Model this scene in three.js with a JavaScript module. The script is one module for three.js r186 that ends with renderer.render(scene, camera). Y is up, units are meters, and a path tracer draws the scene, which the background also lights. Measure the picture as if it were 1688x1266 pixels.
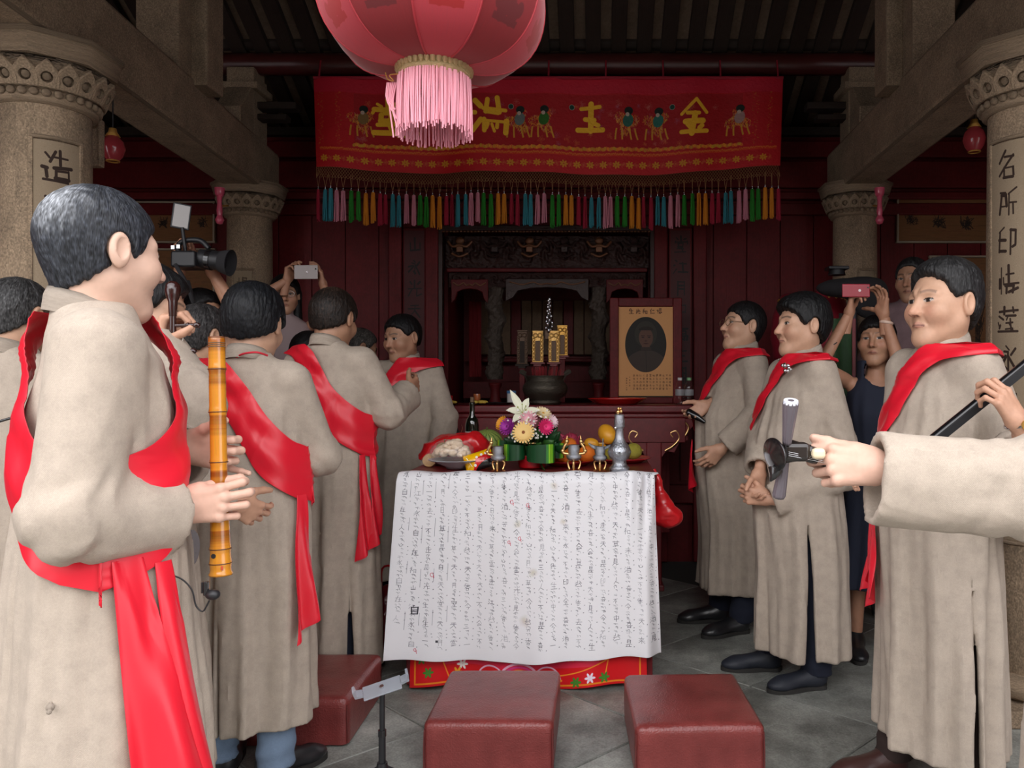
import * as THREE from 'three';
import { mergeGeometries, mergeVertices, toCreasedNormals } from 'three/addons/utils/BufferGeometryUtils.js';
import { RoundedBoxGeometry } from 'three/addons/geometries/RoundedBoxGeometry.js';
import { ImprovedNoise } from 'three/addons/math/ImprovedNoise.js';
import { RectAreaLightUniformsLib } from 'three/addons/lights/RectAreaLightUniformsLib.js';

// ---------------------------------------------------------------- camera, sky, light, exposure
const FOCAL = 1325, EYE = [0.36, 1.32], VANISH = [985, 633];     // focal length in pixels of 1688 x 1266, eye x and height, vanishing point of the hall's axis
const scene = new THREE.Scene();
const camera = new THREE.PerspectiveCamera(2 * Math.atan(633 / FOCAL) * 180 / Math.PI, 1688 / 1266, 0.05, 60);
camera.position.set(EYE[0], EYE[1], 0);
camera.setViewOffset(1688, 1266, 844 - VANISH[0], 0, 1688, 1266);
const renderer = new THREE.WebGLRenderer({ antialias: true });
renderer.toneMapping = THREE.LinearToneMapping;
renderer.toneMappingExposure = 3.2;
renderer.shadowMap.enabled = true;
scene.background = new THREE.Color().setRGB(1.0, 1.0, 1.04);      // overcast sky over the courtyard
RectAreaLightUniformsLib.init();
const skyOpening = new THREE.RectAreaLight(new THREE.Color().setRGB(1.0, 0.97, 0.93), 0.6, 7, 4);   // bright cloud over the courtyard in front of the hall
skyOpening.position.set(-0.8, 5.2, 4.6); skyOpening.lookAt(0, 1.0, -2.6);
scene.add(skyOpening);

// ---------------------------------------------------------------- helpers
const V = (x, y, z) => new THREE.Vector3(x, y, z);
const at = (px, py, d) => V(EYE[0] + (px - VANISH[0]) * d / FOCAL, EYE[1] - (py - VANISH[1]) * d / FOCAL, -d);
function rng(seed) { let a = seed >>> 0; return () => { a = (a + 0x6D2B79F5) | 0; let t = Math.imul(a ^ (a >>> 15), 1 | a); t = (t + Math.imul(t ^ (t >>> 7), 61 | t)) ^ t; return ((t ^ (t >>> 14)) >>> 0) / 4294967296; }; }
const perlin = new ImprovedNoise(), noise = (x, y, z) => perlin.noise(x + 31.7, y + 17.3, z + 7.9);
const clamp = (x, a, b) => Math.min(b, Math.max(a, x)), lerp = (a, b, t) => a + (b - a) * t;
const smooth = (a, b, x) => { const t = clamp((x - a) / (b - a), 0, 1); return t * t * (3 - 2 * t); };
const hex = (h) => new THREE.Color(h);
const names = new Map();
function numbered(n) { const k = names.get(n) ?? 0; names.set(n, k + 1); return k ? n + '_' + String(k).padStart(3, '0') : n; }
function shade(o) { o.traverse((m) => { if (m.isMesh) { m.castShadow = true; m.receiveShadow = true; } }); return o; }
function tag(o, label, category, group, kind) { o.userData.label = label; o.userData.category = category; if (group) o.userData.group = group; if (kind) o.userData.kind = kind; return o; }
function thing(name, label, category, p = [0, 0, 0], group) { const g = new THREE.Group(); g.name = numbered(name); g.position.set(p.x ?? p[0], p.y ?? p[1], p.z ?? p[2]); scene.add(g); return tag(g, label, category, group); }
function part(parent, name, geo, mat, label) { const m = new THREE.Mesh(geo, mat); m.name = name; m.castShadow = m.receiveShadow = true; if (label) m.userData.label = label; parent.add(m); return m; }
function single(name, geo, mat, label, category, p = [0, 0, 0], group) { const m = part(scene, numbered(name), geo, mat); m.position.set(p.x ?? p[0], p.y ?? p[1], p.z ?? p[2]); return tag(m, label, category, group); }
function struct(name, geo, mat, label, category = 'structure') { const m = part(scene, name, geo, mat); m.userData.kind = 'structure'; m.userData.label = label; m.userData.category = category; return m; }
function structGroup(name, label, category = 'structure') { const g = new THREE.Group(); g.name = name; g.userData = { kind: 'structure', label, category }; scene.add(g); return g; }
// geometry
const move = (g, x = 0, y = 0, z = 0) => g.translate(x, y, z);
function box(w, h, d, x = 0, y = 0, z = 0, r = 0.004) { const g = r > 0 ? new RoundedBoxGeometry(w, h, d, 1, Math.min(r, w / 2.1, h / 2.1, d / 2.1)) : new THREE.BoxGeometry(w, h, d); boxUV(g); return g.translate(x, y, z); }
function boxUV(g) { const p = g.attributes.position, n = g.attributes.normal, uv = new Float32Array(p.count * 2); for (let i = 0; i < p.count; i++) { const ax = Math.abs(n.getX(i)), ay = Math.abs(n.getY(i)), az = Math.abs(n.getZ(i)); let u, v; if (az >= ax && az >= ay) { u = p.getX(i); v = p.getY(i); } else if (ax >= ay) { u = p.getZ(i); v = p.getY(i); } else { u = p.getX(i); v = p.getZ(i); } uv[2 * i] = u; uv[2 * i + 1] = v; } g.setAttribute('uv', new THREE.BufferAttribute(uv, 2)); return g; }
const lathe = (pts, seg = 32) => new THREE.LatheGeometry(pts.map((p) => new THREE.Vector2(p[0], p[1])), seg);
const ball = (r, x = 0, y = 0, z = 0, sx = 1, sy = 1, sz = 1, seg = 18) => new THREE.SphereGeometry(r, seg, Math.ceil(seg * 0.7)).scale(sx, sy, sz).translate(x, y, z);
const cyl = (r1, r2, h, x = 0, y = 0, z = 0, seg = 20) => new THREE.CylinderGeometry(r2, r1, h, seg).translate(x, y, z);
function tube(pts, r, seg = 24, rs = 8) { return new THREE.TubeGeometry(new THREE.CatmullRomCurve3(pts.map((p) => p.isVector3 ? p : V(...p))), seg, r, rs, false); }
function rod(a, b, r1, r2 = r1, seg = 14) { const d = b.clone().sub(a), g = new THREE.CylinderGeometry(r2, r1, d.length(), seg); g.applyQuaternion(new THREE.Quaternion().setFromUnitVectors(V(0, 1, 0), d.clone().normalize())); const m = a.clone().add(b).multiplyScalar(0.5); return g.translate(m.x, m.y, m.z); }
function taperTube(pts, radii, seg = 24, rs = 10) {   // swept tube whose radius changes along the path, closed ends
  const c = new THREE.CatmullRomCurve3(pts.map((p) => p.isVector3 ? p : V(...p))), fr = c.computeFrenetFrames(seg), pos = [], idx = [], uv = [];
  for (let i = 0; i <= seg; i++) { const t = i / seg, p = c.getPointAt(t), k = t * (radii.length - 1), a = Math.floor(Math.min(k, radii.length - 2)), r = lerp(radii[a], radii[a + 1], k - a); for (let j = 0; j <= rs; j++) { const w = j / rs * Math.PI * 2, n = fr.normals[i].clone().multiplyScalar(Math.cos(w) * r).addScaledVector(fr.binormals[i], Math.sin(w) * r).add(p); pos.push(n.x, n.y, n.z); uv.push(j / rs, t); } }
  for (let i = 0; i < seg; i++) for (let j = 0; j < rs; j++) { const a = i * (rs + 1) + j, b = a + rs + 1; idx.push(a, a + 1, b, b, a + 1, b + 1); }
  const g = new THREE.BufferGeometry(); g.setAttribute('position', new THREE.Float32BufferAttribute(pos, 3)); g.setAttribute('uv', new THREE.Float32BufferAttribute(uv, 2)); g.setIndex(idx); g.computeVertexNormals(); return g;
}
function extrude(pts, depth, bevel = 0, curve = false) { const s = new THREE.Shape(); if (curve) { s.moveTo(...pts[0]); s.splineThru(pts.slice(1).map((p) => new THREE.Vector2(...p))); } else pts.forEach((p, i) => i ? s.lineTo(...p) : s.moveTo(...p)); return new THREE.ExtrudeGeometry(s, { depth, bevelEnabled: bevel > 0, bevelSize: bevel, bevelThickness: bevel, bevelSegments: 1, curveSegments: 10, steps: 1 }); }
function clean(g) { const h = g.index ? g.toNonIndexed() : g, n = new THREE.BufferGeometry(); n.setAttribute('position', h.attributes.position); n.setAttribute('normal', h.attributes.normal); n.setAttribute('uv', h.attributes.uv ?? new THREE.Float32BufferAttribute(new Float32Array(h.attributes.position.count * 2), 2)); if (h.attributes.color) n.setAttribute('color', h.attributes.color); return n; }
const merge = (...gs) => mergeGeometries(gs.flat().map(clean));
function gridSurface(nu, nv, fn, closeU = false) {   // fn(u, v) -> Vector3
  const pos = [], uv = [], idx = []; for (let j = 0; j <= nv; j++) for (let i = 0; i <= nu; i++) { const p = fn(i / nu, j / nv); pos.push(p.x, p.y, p.z); uv.push(i / nu, j / nv); }
  for (let j = 0; j < nv; j++) for (let i = 0; i < nu; i++) { const a = j * (nu + 1) + i, b = a + nu + 1; idx.push(a, a + 1, b, b, a + 1, b + 1); }
  const g = new THREE.BufferGeometry(); g.setAttribute('position', new THREE.Float32BufferAttribute(pos, 3)); g.setAttribute('uv', new THREE.Float32BufferAttribute(uv, 2)); g.setIndex(idx); g.computeVertexNormals();
  if (closeU) { const n = g.attributes.normal; for (let j = 0; j <= nv; j++) { const a = j * (nu + 1), b = a + nu, m = V(n.getX(a) + n.getX(b), n.getY(a) + n.getY(b), n.getZ(a) + n.getZ(b)).normalize(); n.setXYZ(a, m.x, m.y, m.z); n.setXYZ(b, m.x, m.y, m.z); } }
  return g;
}
function sheet(nu, nv, fn, t = 0.003) {   // a cloth sheet with thickness: both faces and the rim
  const a = gridSurface(nu, nv, fn), n = a.attributes.normal, p = a.attributes.position, N = p.count, pos = [], uv = [], idx = [...a.index.array];
  for (let s = 0; s < 2; s++) for (let i = 0; i < N; i++) { const k = s ? -t : 0; pos.push(p.getX(i) + n.getX(i) * k, p.getY(i) + n.getY(i) * k, p.getZ(i) + n.getZ(i) * k); uv.push(a.attributes.uv.getX(i), a.attributes.uv.getY(i)); }
  for (let i = 0; i < a.index.count; i += 3) idx.push(N + a.index.array[i], N + a.index.array[i + 2], N + a.index.array[i + 1]);
  const rim = []; for (let i = 0; i <= nu; i++) rim.push(i); for (let j = 1; j <= nv; j++) rim.push(j * (nu + 1) + nu); for (let i = nu - 1; i >= 0; i--) rim.push(nv * (nu + 1) + i); for (let j = nv - 1; j > 0; j--) rim.push(j * (nu + 1));
  rim.forEach((a1, k) => { const b1 = rim[(k + 1) % rim.length]; idx.push(a1, N + a1, b1, b1, N + a1, N + b1); });
  const g = new THREE.BufferGeometry(); g.setAttribute('position', new THREE.Float32BufferAttribute(pos, 3)); g.setAttribute('uv', new THREE.Float32BufferAttribute(uv, 2)); g.setIndex(idx); g.computeVertexNormals(); return g;
}
// textures
function dataTex(w, h, fn, srgb = true, rep = [1, 1]) { const d = new Uint8Array(w * h * 4); for (let y = 0; y < h; y++) for (let x = 0; x < w; x++) { const c = fn(x / w, y / h, x, y), o = (y * w + x) * 4; d[o] = clamp(c[0], 0, 1) * 255; d[o + 1] = clamp(c[1], 0, 1) * 255; d[o + 2] = clamp(c[2], 0, 1) * 255; d[o + 3] = 255; } const t = new THREE.DataTexture(d, w, h); t.magFilter = THREE.LinearFilter; t.wrapS = t.wrapT = THREE.RepeatWrapping; if (srgb) t.colorSpace = THREE.SRGBColorSpace; t.repeat.set(...rep); t.needsUpdate = true; return t; }
function tnoise(u, v, f, seed = 0) {   // noise that repeats over the unit square
  const x = u * f, y = v * f, xi = Math.floor(x), yi = Math.floor(y), fx = x - xi, fy = y - yi, h = (a, b) => { let n = (((a % f) + f) % f) * 374761393 + (((b % f) + f) % f) * 668265263 + seed * 1442695041; n = (n ^ (n >>> 13)) * 1274126177; return ((n ^ (n >>> 16)) >>> 0) / 4294967296; };
  const sx = fx * fx * (3 - 2 * fx), sy = fy * fy * (3 - 2 * fy); return lerp(lerp(h(xi, yi), h(xi + 1, yi), sx), lerp(h(xi, yi + 1), h(xi + 1, yi + 1), sx), sy);
}
const tfbm = (u, v, f, s = 0, o = 4) => { let a = 0, w = 0.5, t = 0; for (let i = 0; i < o; i++) { a += w * tnoise(u, v, f << i, s + i); t += w; w *= 0.55; } return a / t; };
const grey = (x) => [x, x, x];
function canvasTex(w, h, draw, srgb = true) { const c = document.createElement('canvas'); c.width = w; c.height = h; const g = c.getContext('2d'); draw(g, w, h); const t = new THREE.CanvasTexture(c); if (srgb) t.colorSpace = THREE.SRGBColorSpace; return t; }
function texRep(t, a, b) { const c = t.clone(); c.repeat.set(a, b); c.needsUpdate = true; return c; }

// ---------------------------------------------------------------- shared materials
const T = {
  weave: dataTex(256, 256, (u, v) => { const a = Math.sin(u * Math.PI * 2 * 64) * Math.sin(v * Math.PI * 2 * 64); return grey(0.9 + 0.05 * (tfbm(u, v * 0.99, 8, 3, 3) - 0.5) * 2 + 0.03 * a * tnoise(u, v, 64, 9) + 0.05 * (tnoise(u, v, 128, 4) - 0.5)); }),
  weaveBump: dataTex(256, 256, (u, v) => grey(0.5 + 0.25 * Math.sin(u * Math.PI * 2 * 64) * Math.sin(v * Math.PI * 2 * 64) + 0.4 * (tfbm(u, v, 8, 5, 4) - 0.5)), false),
  granite: dataTex(512, 512, (u, v) => { const n = tfbm(u, v, 6, 11, 5), s = tnoise(u, v, 190, 3), k = 0.8 + 0.25 * (n - 0.5) + 0.26 * (s - 0.5) + (s > 0.93 ? 0.08 : 0) - (tnoise(u, v, 150, 8) > 0.92 ? 0.18 : 0); return [k, k * 0.985, k * 0.96]; }),
  grain: dataTex(512, 512, (u, v) => { const n = tfbm(u, v, 4, 21, 4), g = tnoise(u, v * 0.5, 128, 22) * 0.5 + tnoise(u + 0.2 * n, v, 32, 23) * 0.5; const k = 0.82 + 0.2 * (n - 0.5) + 0.16 * (g - 0.5); return grey(k); }),
  woodBump: dataTex(256, 256, (u, v) => grey(0.4 * tnoise(u, Math.floor(v * 3) / 3, 96, 5) + 0.6 * tfbm(u, v, 6, 9, 4)), false),
  leather: dataTex(512, 512, (u, v) => { const n = tfbm(u, v, 5, 41, 5); return [0.93 + 0.3 * (n - 0.5), 0.9 + 0.42 * (n - 0.5), 0.9 + 0.42 * (n - 0.5)]; }),
  leatherBump: dataTex(256, 256, (u, v) => grey(Math.abs(tnoise(u, v, 64, 6) - 0.5) + Math.abs(tnoise(u, v, 40, 7) - 0.5)), false),
  floor: dataTex(1024, 1024, (u, v) => { const n = tfbm(u, v, 5, 61, 6), m = tfbm(u, v, 14, 62, 5), s = tnoise(u, v, 256, 63); const k = 0.72 + 0.5 * (n - 0.5) + 0.36 * (m - 0.5) + 0.14 * (s - 0.5) - (m > 0.66 ? 0.08 : 0); return [k, k * 1.0, k * 0.985]; }),
  strands: dataTex(1024, 64, (u, v) => { const a = tnoise(u, v * 0.2, 512, 91), b = tnoise(u, v, 128, 92), c = tnoise(u, v, 32, 93); return grey(0.62 + 0.5 * (a - 0.5) + 0.3 * (b - 0.5) + 0.2 * (c - 0.5)); }),
  strandsBump: dataTex(1024, 64, (u, v) => grey(0.5 + 0.7 * (tnoise(u, v * 0.2, 512, 91) - 0.5) + 0.5 * (tnoise(u, v, 128, 92) - 0.5)), false),
  rough: dataTex(512, 512, (u, v) => grey(0.62 + 0.5 * (tfbm(u, v, 7, 71, 5) - 0.5)), false),
  bump: dataTex(512, 512, (u, v) => grey(tfbm(u, v, 24, 81, 5)), false),
};
const std = (o) => new THREE.MeshStandardMaterial(o), phys = (o) => new THREE.MeshPhysicalMaterial(o);
const lin = (r, g, b) => new THREE.Color().setRGB(r, g, b);
const M = {
  linen: std({ color: lin(0.54, 0.45, 0.365), map: texRep(T.weave, 5, 5), bumpMap: texRep(T.weaveBump, 5, 5), bumpScale: 0.0012, roughness: 0.92, side: THREE.DoubleSide }),
  sash: phys({ color: lin(0.72, 0.012, 0.03), roughness: 0.36, sheen: 0.5, sheenRoughness: 0.4, sheenColor: lin(0.9, 0.25, 0.3), side: THREE.DoubleSide }),
  skin: phys({ color: 0xffffff, vertexColors: true, roughness: 0.52, sheen: 0.15 }),
  hair: phys({ color: lin(1.5, 1.5, 1.5), map: T.strands, bumpMap: T.strandsBump, bumpScale: 0.0016, vertexColors: true, roughness: 0.55, specularIntensity: 0.6 }),
  shoe: phys({ color: lin(0.012, 0.012, 0.014), roughness: 0.4, clearcoat: 0.3, clearcoatRoughness: 0.3 }),
  shoeBrown: phys({ color: lin(0.05, 0.018, 0.015), roughness: 0.4, clearcoat: 0.3, clearcoatRoughness: 0.35 }),
  sole: std({ color: lin(0.02, 0.018, 0.016), roughness: 0.8 }),
  navy: std({ color: lin(0.010, 0.014, 0.032), map: texRep(T.weave, 5, 5), roughness: 0.9, side: THREE.DoubleSide }),
  jeans: std({ color: lin(0.20, 0.28, 0.40), map: texRep(T.weave, 4, 4), bumpMap: texRep(T.weaveBump, 6, 6), bumpScale: 0.001, roughness: 0.9, side: THREE.DoubleSide }),
  black: std({ color: lin(0.012, 0.012, 0.014), roughness: 0.45 }),
  blackGloss: phys({ color: lin(0.008, 0.007, 0.008), roughness: 0.22, clearcoat: 0.6, clearcoatRoughness: 0.15 }),
  blackCloth: std({ color: lin(0.015, 0.014, 0.016), roughness: 0.95, side: THREE.DoubleSide }),
  silver: std({ color: lin(0.7, 0.7, 0.72), metalness: 1, roughness: 0.25 }),
  pewter: std({ color: lin(0.42, 0.44, 0.48), metalness: 0.95, roughness: 0.33, bumpMap: texRep(T.bump, 3, 3), bumpScale: 0.002 }),
  gold: std({ color: lin(0.95, 0.6, 0.25), metalness: 1, roughness: 0.28 }),
  gilt: std({ color: lin(0.75, 0.42, 0.10), metalness: 0.75, roughness: 0.38, bumpMap: texRep(T.bump, 3, 3), bumpScale: 0.002 }),
  granite: std({ color: lin(0.43, 0.322, 0.222), map: texRep(T.granite, 1.3, 1.3), bumpMap: texRep(T.bump, 2, 2), bumpScale: 0.003, roughness: 0.88 }),
  redWood: phys({ specularIntensity: 0.45, color: lin(0.185, 0.015, 0.0175), map: texRep(T.grain, 1.5, 1.5), bumpMap: texRep(T.woodBump, 2, 1), bumpScale: 0.0015, roughness: 0.5 }),
  redLacquer: phys({ color: lin(0.26, 0.018, 0.024), map: texRep(T.grain, 1.2, 1.2), roughness: 0.42, clearcoat: 0.25, clearcoatRoughness: 0.35 }),
  darkWood: std({ color: lin(0.040, 0.022, 0.014), map: texRep(T.grain, 2, 2), bumpMap: texRep(T.woodBump, 2, 1), bumpScale: 0.002, roughness: 0.75 }),
  paleWood: std({ color: lin(0.22, 0.13, 0.07), map: texRep(T.grain, 2, 2), roughness: 0.7 }),
};
// ---------------------------------------------------------------- brush characters as strokes on a 10 x 10 grid (pairs of digits: x, y downwards)
const GLYPH = {
  金: '5014 5084 3464 2676 5449 3748 7768 1989', 玉: '2272 3565 5158 1888 6677', 滿: '1122 0414 0926 3393 4044 7074 4474 3639 3696 9699 5769 4748 7778', 堂: '5053 2132 8172 1413 1393 9394 3436 3464 6466 3666 5669 2777 1989',
  楊: '0333 2029 2415 2435 5054 5080 8084 5282 5484 4696 5648 566896 87 5869', 仁: '3014 2329 5383 4898', 和: '3011 0333 2119 2406 2446 5459 5484 8489 5888', 先: '3013 2383 5055 1595 3719 3517 6569 6998', 生: '3013 2383 5059 2676 1999',
  造: '1122 0515 1518 0989 4023 3282 5054 3595 4649 4686 8688 4888', 自: '5041 2229 2282 8289 2585 2787 2989', 在: '1383 4019 2639 4686 6469 4999', 走: '5054 2272 1494 5459 3519 5676 1989', 永: '4152 335359 5948 1544 4518 8264 5489', 江: '1122 0414 0926 4383 6368 3898',
  山: '5158 2428 2888 8488', 去: '2272 5055 1595 4528 2878 6789', 一: '1595', 不: '1282 5226 5359 5577', 天: '2272 1484 525519 5589', 大: '1484 515519 5589', 人: '504519 4689', 三: '2272 3565 1888', 心: '1427 35387876 5354 7586', 月: '3139 3171 7179 3373 3575', 木: '1383 5059 5327 5387',
  日: '3139 3171 7179 3575 3979', 中: '2226 2282 8286 2686 5059', 是: '3034 3070 7074 3272 3474 1696 5669 5779 3619 1989', 來: '1282 3334 7364 1595 5059 5518 5598', 今: '5014 5095 4454 3676 7659', 見: '3036 3070 7076 3272 3474 3676 3719 6769 6998', 香: '3011 0383 5055 5316 5386 3639 3666 6669 3767 3969', 酒: '1122 0414 0926 3393 4449 4494 9499 5054 7074 4797 4999',
  苦: '1292 3133 7173 1595 5356 3639 3666 6669 3969', 雲: '2070 1213 1292 9293 5055 3334 6364 2676 1898 5829 2989', 起: '3033 1333 0555 3508 3959 1999 6194 6373 6494 6498', 命: '5014 5095 3565 2729 2747 4749 2949 6769 6787 8788', 喜: '2272 5053 3373 3435 7475 1696 3739 3777 7779 3979', 草: '1292 3133 7173 3437 3474 7477 3575 3777 1898 5759',
  光: '5055 2132 8172 1595 3519 6569 6998', 年: '3013 2383 2525 2585 1797 5259 2527', 福: '1122 0333 3316 2329 4393 5456 5484 8486 5686 5759 5797 9799 5979 7779', 印: '3011 1118 1848 1444 6169 6181 8186 8677', 名: '4014 3272 7218 3639 3676 7679 3979', 所: '1141 2218 2242 4246 2646 8052 5259 5585 7579', 懷: '1417 2029 3436 4373 5056 3696 4749 4777 7779 5998', 蓬: '1292 3133 7173 1435 0617 1718 0999 5445 4484 5679 4676 4878 6569',
  朝: '0232 2024 0404 0444 4448 0848 0646 1808 0949 2029 6069 6080 8089 6383 6686', 觀: '1141 1333 0555 1619 1747 1949 5056 5080 8086 5282 5484 5686 5619 7689', 聖: '1050 1155 4145 1343 6164 6181 8184 6484 2676 1989 5659', 德: '3013 3316 2429 4292 6063 4484 4446 8486 4686 4999 4748 6768 8788',
};
function glyph(g, ch, x, y, s, w, jitter) {   // a character with its box's corner at x, y
  const st = GLYPH[ch]; if (!st) return; g.lineCap = 'round'; g.lineJoin = 'round';
  for (const q of st.split(' ')) { const pts = []; for (let i = 0; i + 1 < q.length; i += 2) pts.push([x + (+q[i] + 0.5) / 10 * s + (jitter ? (jitter() - 0.5) * s * 0.07 : 0), y + (+q[i + 1] + 0.5) / 10 * s + (jitter ? (jitter() - 0.5) * s * 0.07 : 0)]); if (pts.length === 1) pts.push([pts[0][0] + s * 0.05, pts[0][1] + s * 0.05]); g.lineWidth = w * (jitter ? 0.65 + 0.7 * jitter() : 1); g.beginPath(); pts.forEach((p, i) => i ? g.lineTo(...p) : g.moveTo(...p)); g.stroke(); }
}
// ---------------------------------------------------------------- distance fields and their mesher
const smin = (a, b, k) => { const h = Math.max(k - Math.abs(a - b), 0) / k; return Math.min(a, b) - h * h * k * 0.25; };
const smax = (a, b, k) => -smin(-a, -b, k);
const ell = (x, y, z, c, r) => { const ax = (x - c[0]) / r[0], ay = (y - c[1]) / r[1], az = (z - c[2]) / r[2], k0 = Math.hypot(ax, ay, az), k1 = Math.hypot(ax / r[0], ay / r[1], az / r[2]); return k1 > 1e-9 ? k0 * (k0 - 1) / k1 : -Math.min(...r); };
const sph = (x, y, z, c, r) => Math.hypot(x - c[0], y - c[1], z - c[2]) - r;
function cap(a, b, r1, r2) {   // tapered capsule as a function
  const ax = a.x ?? a[0], ay = a.y ?? a[1], az = a.z ?? a[2], dx = (b.x ?? b[0]) - ax, dy = (b.y ?? b[1]) - ay, dz = (b.z ?? b[2]) - az, L = dx * dx + dy * dy + dz * dz || 1e-9;
  return (x, y, z) => { const px = x - ax, py = y - ay, pz = z - az, t = clamp((px * dx + py * dy + pz * dz) / L, 0, 1); return Math.hypot(px - dx * t, py - dy * t, pz - dz * t) - (r1 + (r2 - r1) * t); };
}
function netMesh(f, lo, hi, h, color, uvScale) {   // surface nets over a box of cells of size h
  const nx = Math.ceil((hi[0] - lo[0]) / h) + 2, ny = Math.ceil((hi[1] - lo[1]) / h) + 2, nz = Math.ceil((hi[2] - lo[2]) / h) + 2, F = new Float32Array(nx * ny * nz), B = 4, reach = h * (B / 2 + 1) * 1.75 * 1.5;
  for (let k0 = 0; k0 < nz; k0 += B) for (let j0 = 0; j0 < ny; j0 += B) for (let i0 = 0; i0 < nx; i0 += B) {
    const c = f(lo[0] + (i0 + 1.5) * h, lo[1] + (j0 + 1.5) * h, lo[2] + (k0 + 1.5) * h), far = Math.abs(c) > reach, v = c > 0 ? 1 : -1;
    for (let k = k0; k < Math.min(nz, k0 + B); k++) for (let j = j0; j < Math.min(ny, j0 + B); j++) for (let i = i0; i < Math.min(nx, i0 + B); i++) F[(k * ny + j) * nx + i] = far ? v : f(lo[0] + i * h, lo[1] + j * h, lo[2] + k * h);
  }
  const id = new Int32Array(nx * ny * nz).fill(-1), pos = [], idx = [], at8 = [0, 1, nx, nx + 1, nx * ny, nx * ny + 1, nx * ny + nx, nx * ny + nx + 1], E = [[0, 1], [2, 3], [4, 5], [6, 7], [0, 2], [1, 3], [4, 6], [5, 7], [0, 4], [1, 5], [2, 6], [3, 7]];
  for (let k = 0; k < nz - 1; k++) for (let j = 0; j < ny - 1; j++) for (let i = 0; i < nx - 1; i++) {
    const o = (k * ny + j) * nx + i; let m = 0; for (let q = 0; q < 8; q++) if (F[o + at8[q]] < 0) m |= 1 << q; if (m === 0 || m === 255) continue;
    let sx = 0, sy = 0, sz = 0, n = 0; for (const [a, b] of E) { if (((m >> a) & 1) === ((m >> b) & 1)) continue; const fa = F[o + at8[a]], fb = F[o + at8[b]], t = fa / (fa - fb); sx += (a & 1) + ((b & 1) - (a & 1)) * t; sy += ((a >> 1) & 1) + (((b >> 1) & 1) - ((a >> 1) & 1)) * t; sz += (a >> 2) + ((b >> 2) - (a >> 2)) * t; n++; }
    id[o] = pos.length / 3; pos.push(lo[0] + (i + sx / n) * h, lo[1] + (j + sy / n) * h, lo[2] + (k + sz / n) * h);
  }
  const st = [1, nx, nx * ny];
  for (let k = 1; k < nz - 1; k++) for (let j = 1; j < ny - 1; j++) for (let i = 1; i < nx - 1; i++) {
    const o = (k * ny + j) * nx + i, s = F[o] < 0;
    for (let a = 0; a < 3; a++) { if ((F[o + st[a]] < 0) === s) continue; const u = st[(a + 1) % 3], v = st[(a + 2) % 3], q = [id[o - u - v], id[o - v], id[o], id[o - u]]; if (q.some((e) => e < 0)) continue; if (s) idx.push(q[0], q[1], q[2], q[0], q[2], q[3]); else idx.push(q[0], q[2], q[1], q[0], q[3], q[2]); }
  }
  const g = new THREE.BufferGeometry(); g.setAttribute('position', new THREE.Float32BufferAttribute(pos, 3)); g.setIndex(idx); g.computeVertexNormals();
  if (!color) { const q = g.toNonIndexed(), p = q.attributes.position, uv = new Float32Array(p.count * 2); for (let i = 0; i < p.count; i += 3) { const ux = p.getX(i + 1) - p.getX(i), uz = p.getZ(i + 1) - p.getZ(i), uy = p.getY(i + 1) - p.getY(i), vx = p.getX(i + 2) - p.getX(i), vy = p.getY(i + 2) - p.getY(i), vz = p.getZ(i + 2) - p.getZ(i), ax = Math.abs(uy * vz - uz * vy), ay = Math.abs(uz * vx - ux * vz), az = Math.abs(ux * vy - uy * vx); for (let k = i; k < i + 3; k++) { uv[2 * k] = ax > az && ax >= ay ? p.getZ(k) : p.getX(k); uv[2 * k + 1] = ay > ax && ay > az ? p.getZ(k) : p.getY(k); } } q.setAttribute('uv', new THREE.BufferAttribute(uv, 2)); return q; }
  const N = pos.length / 3, col = new Float32Array(N * 3), nn = g.attributes.normal;
  for (let i = 0; i < N; i++) col.set(color(pos[3 * i], pos[3 * i + 1], pos[3 * i + 2], nn.getX(i), nn.getY(i), nn.getZ(i)), 3 * i);
  g.setAttribute('color', new THREE.BufferAttribute(col, 3)); return g;
}
function loft(levels) {   // stacked ellipses [y, rx, rz, cx, cz] -> value of each at a height
  levels = levels.map((r) => [r[0], r[1], r[2], r[3] ?? 0, r[4] ?? 0]); const n = levels.length; return (y) => { if (y <= levels[0][0]) return levels[0]; if (y >= levels[n - 1][0]) return levels[n - 1]; let i = 0; while (levels[i + 1][0] < y) i++; const a = levels[i], b = levels[i + 1], t0 = (y - a[0]) / (b[0] - a[0]), t = t0 * t0 * (3 - 2 * t0) * 0.5 + t0 * 0.5; return [y, lerp(a[1], b[1], t), lerp(a[2], b[2], t), lerp(a[3] ?? 0, b[3] ?? 0, t), lerp(a[4] ?? 0, b[4] ?? 0, t)]; };
}

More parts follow.
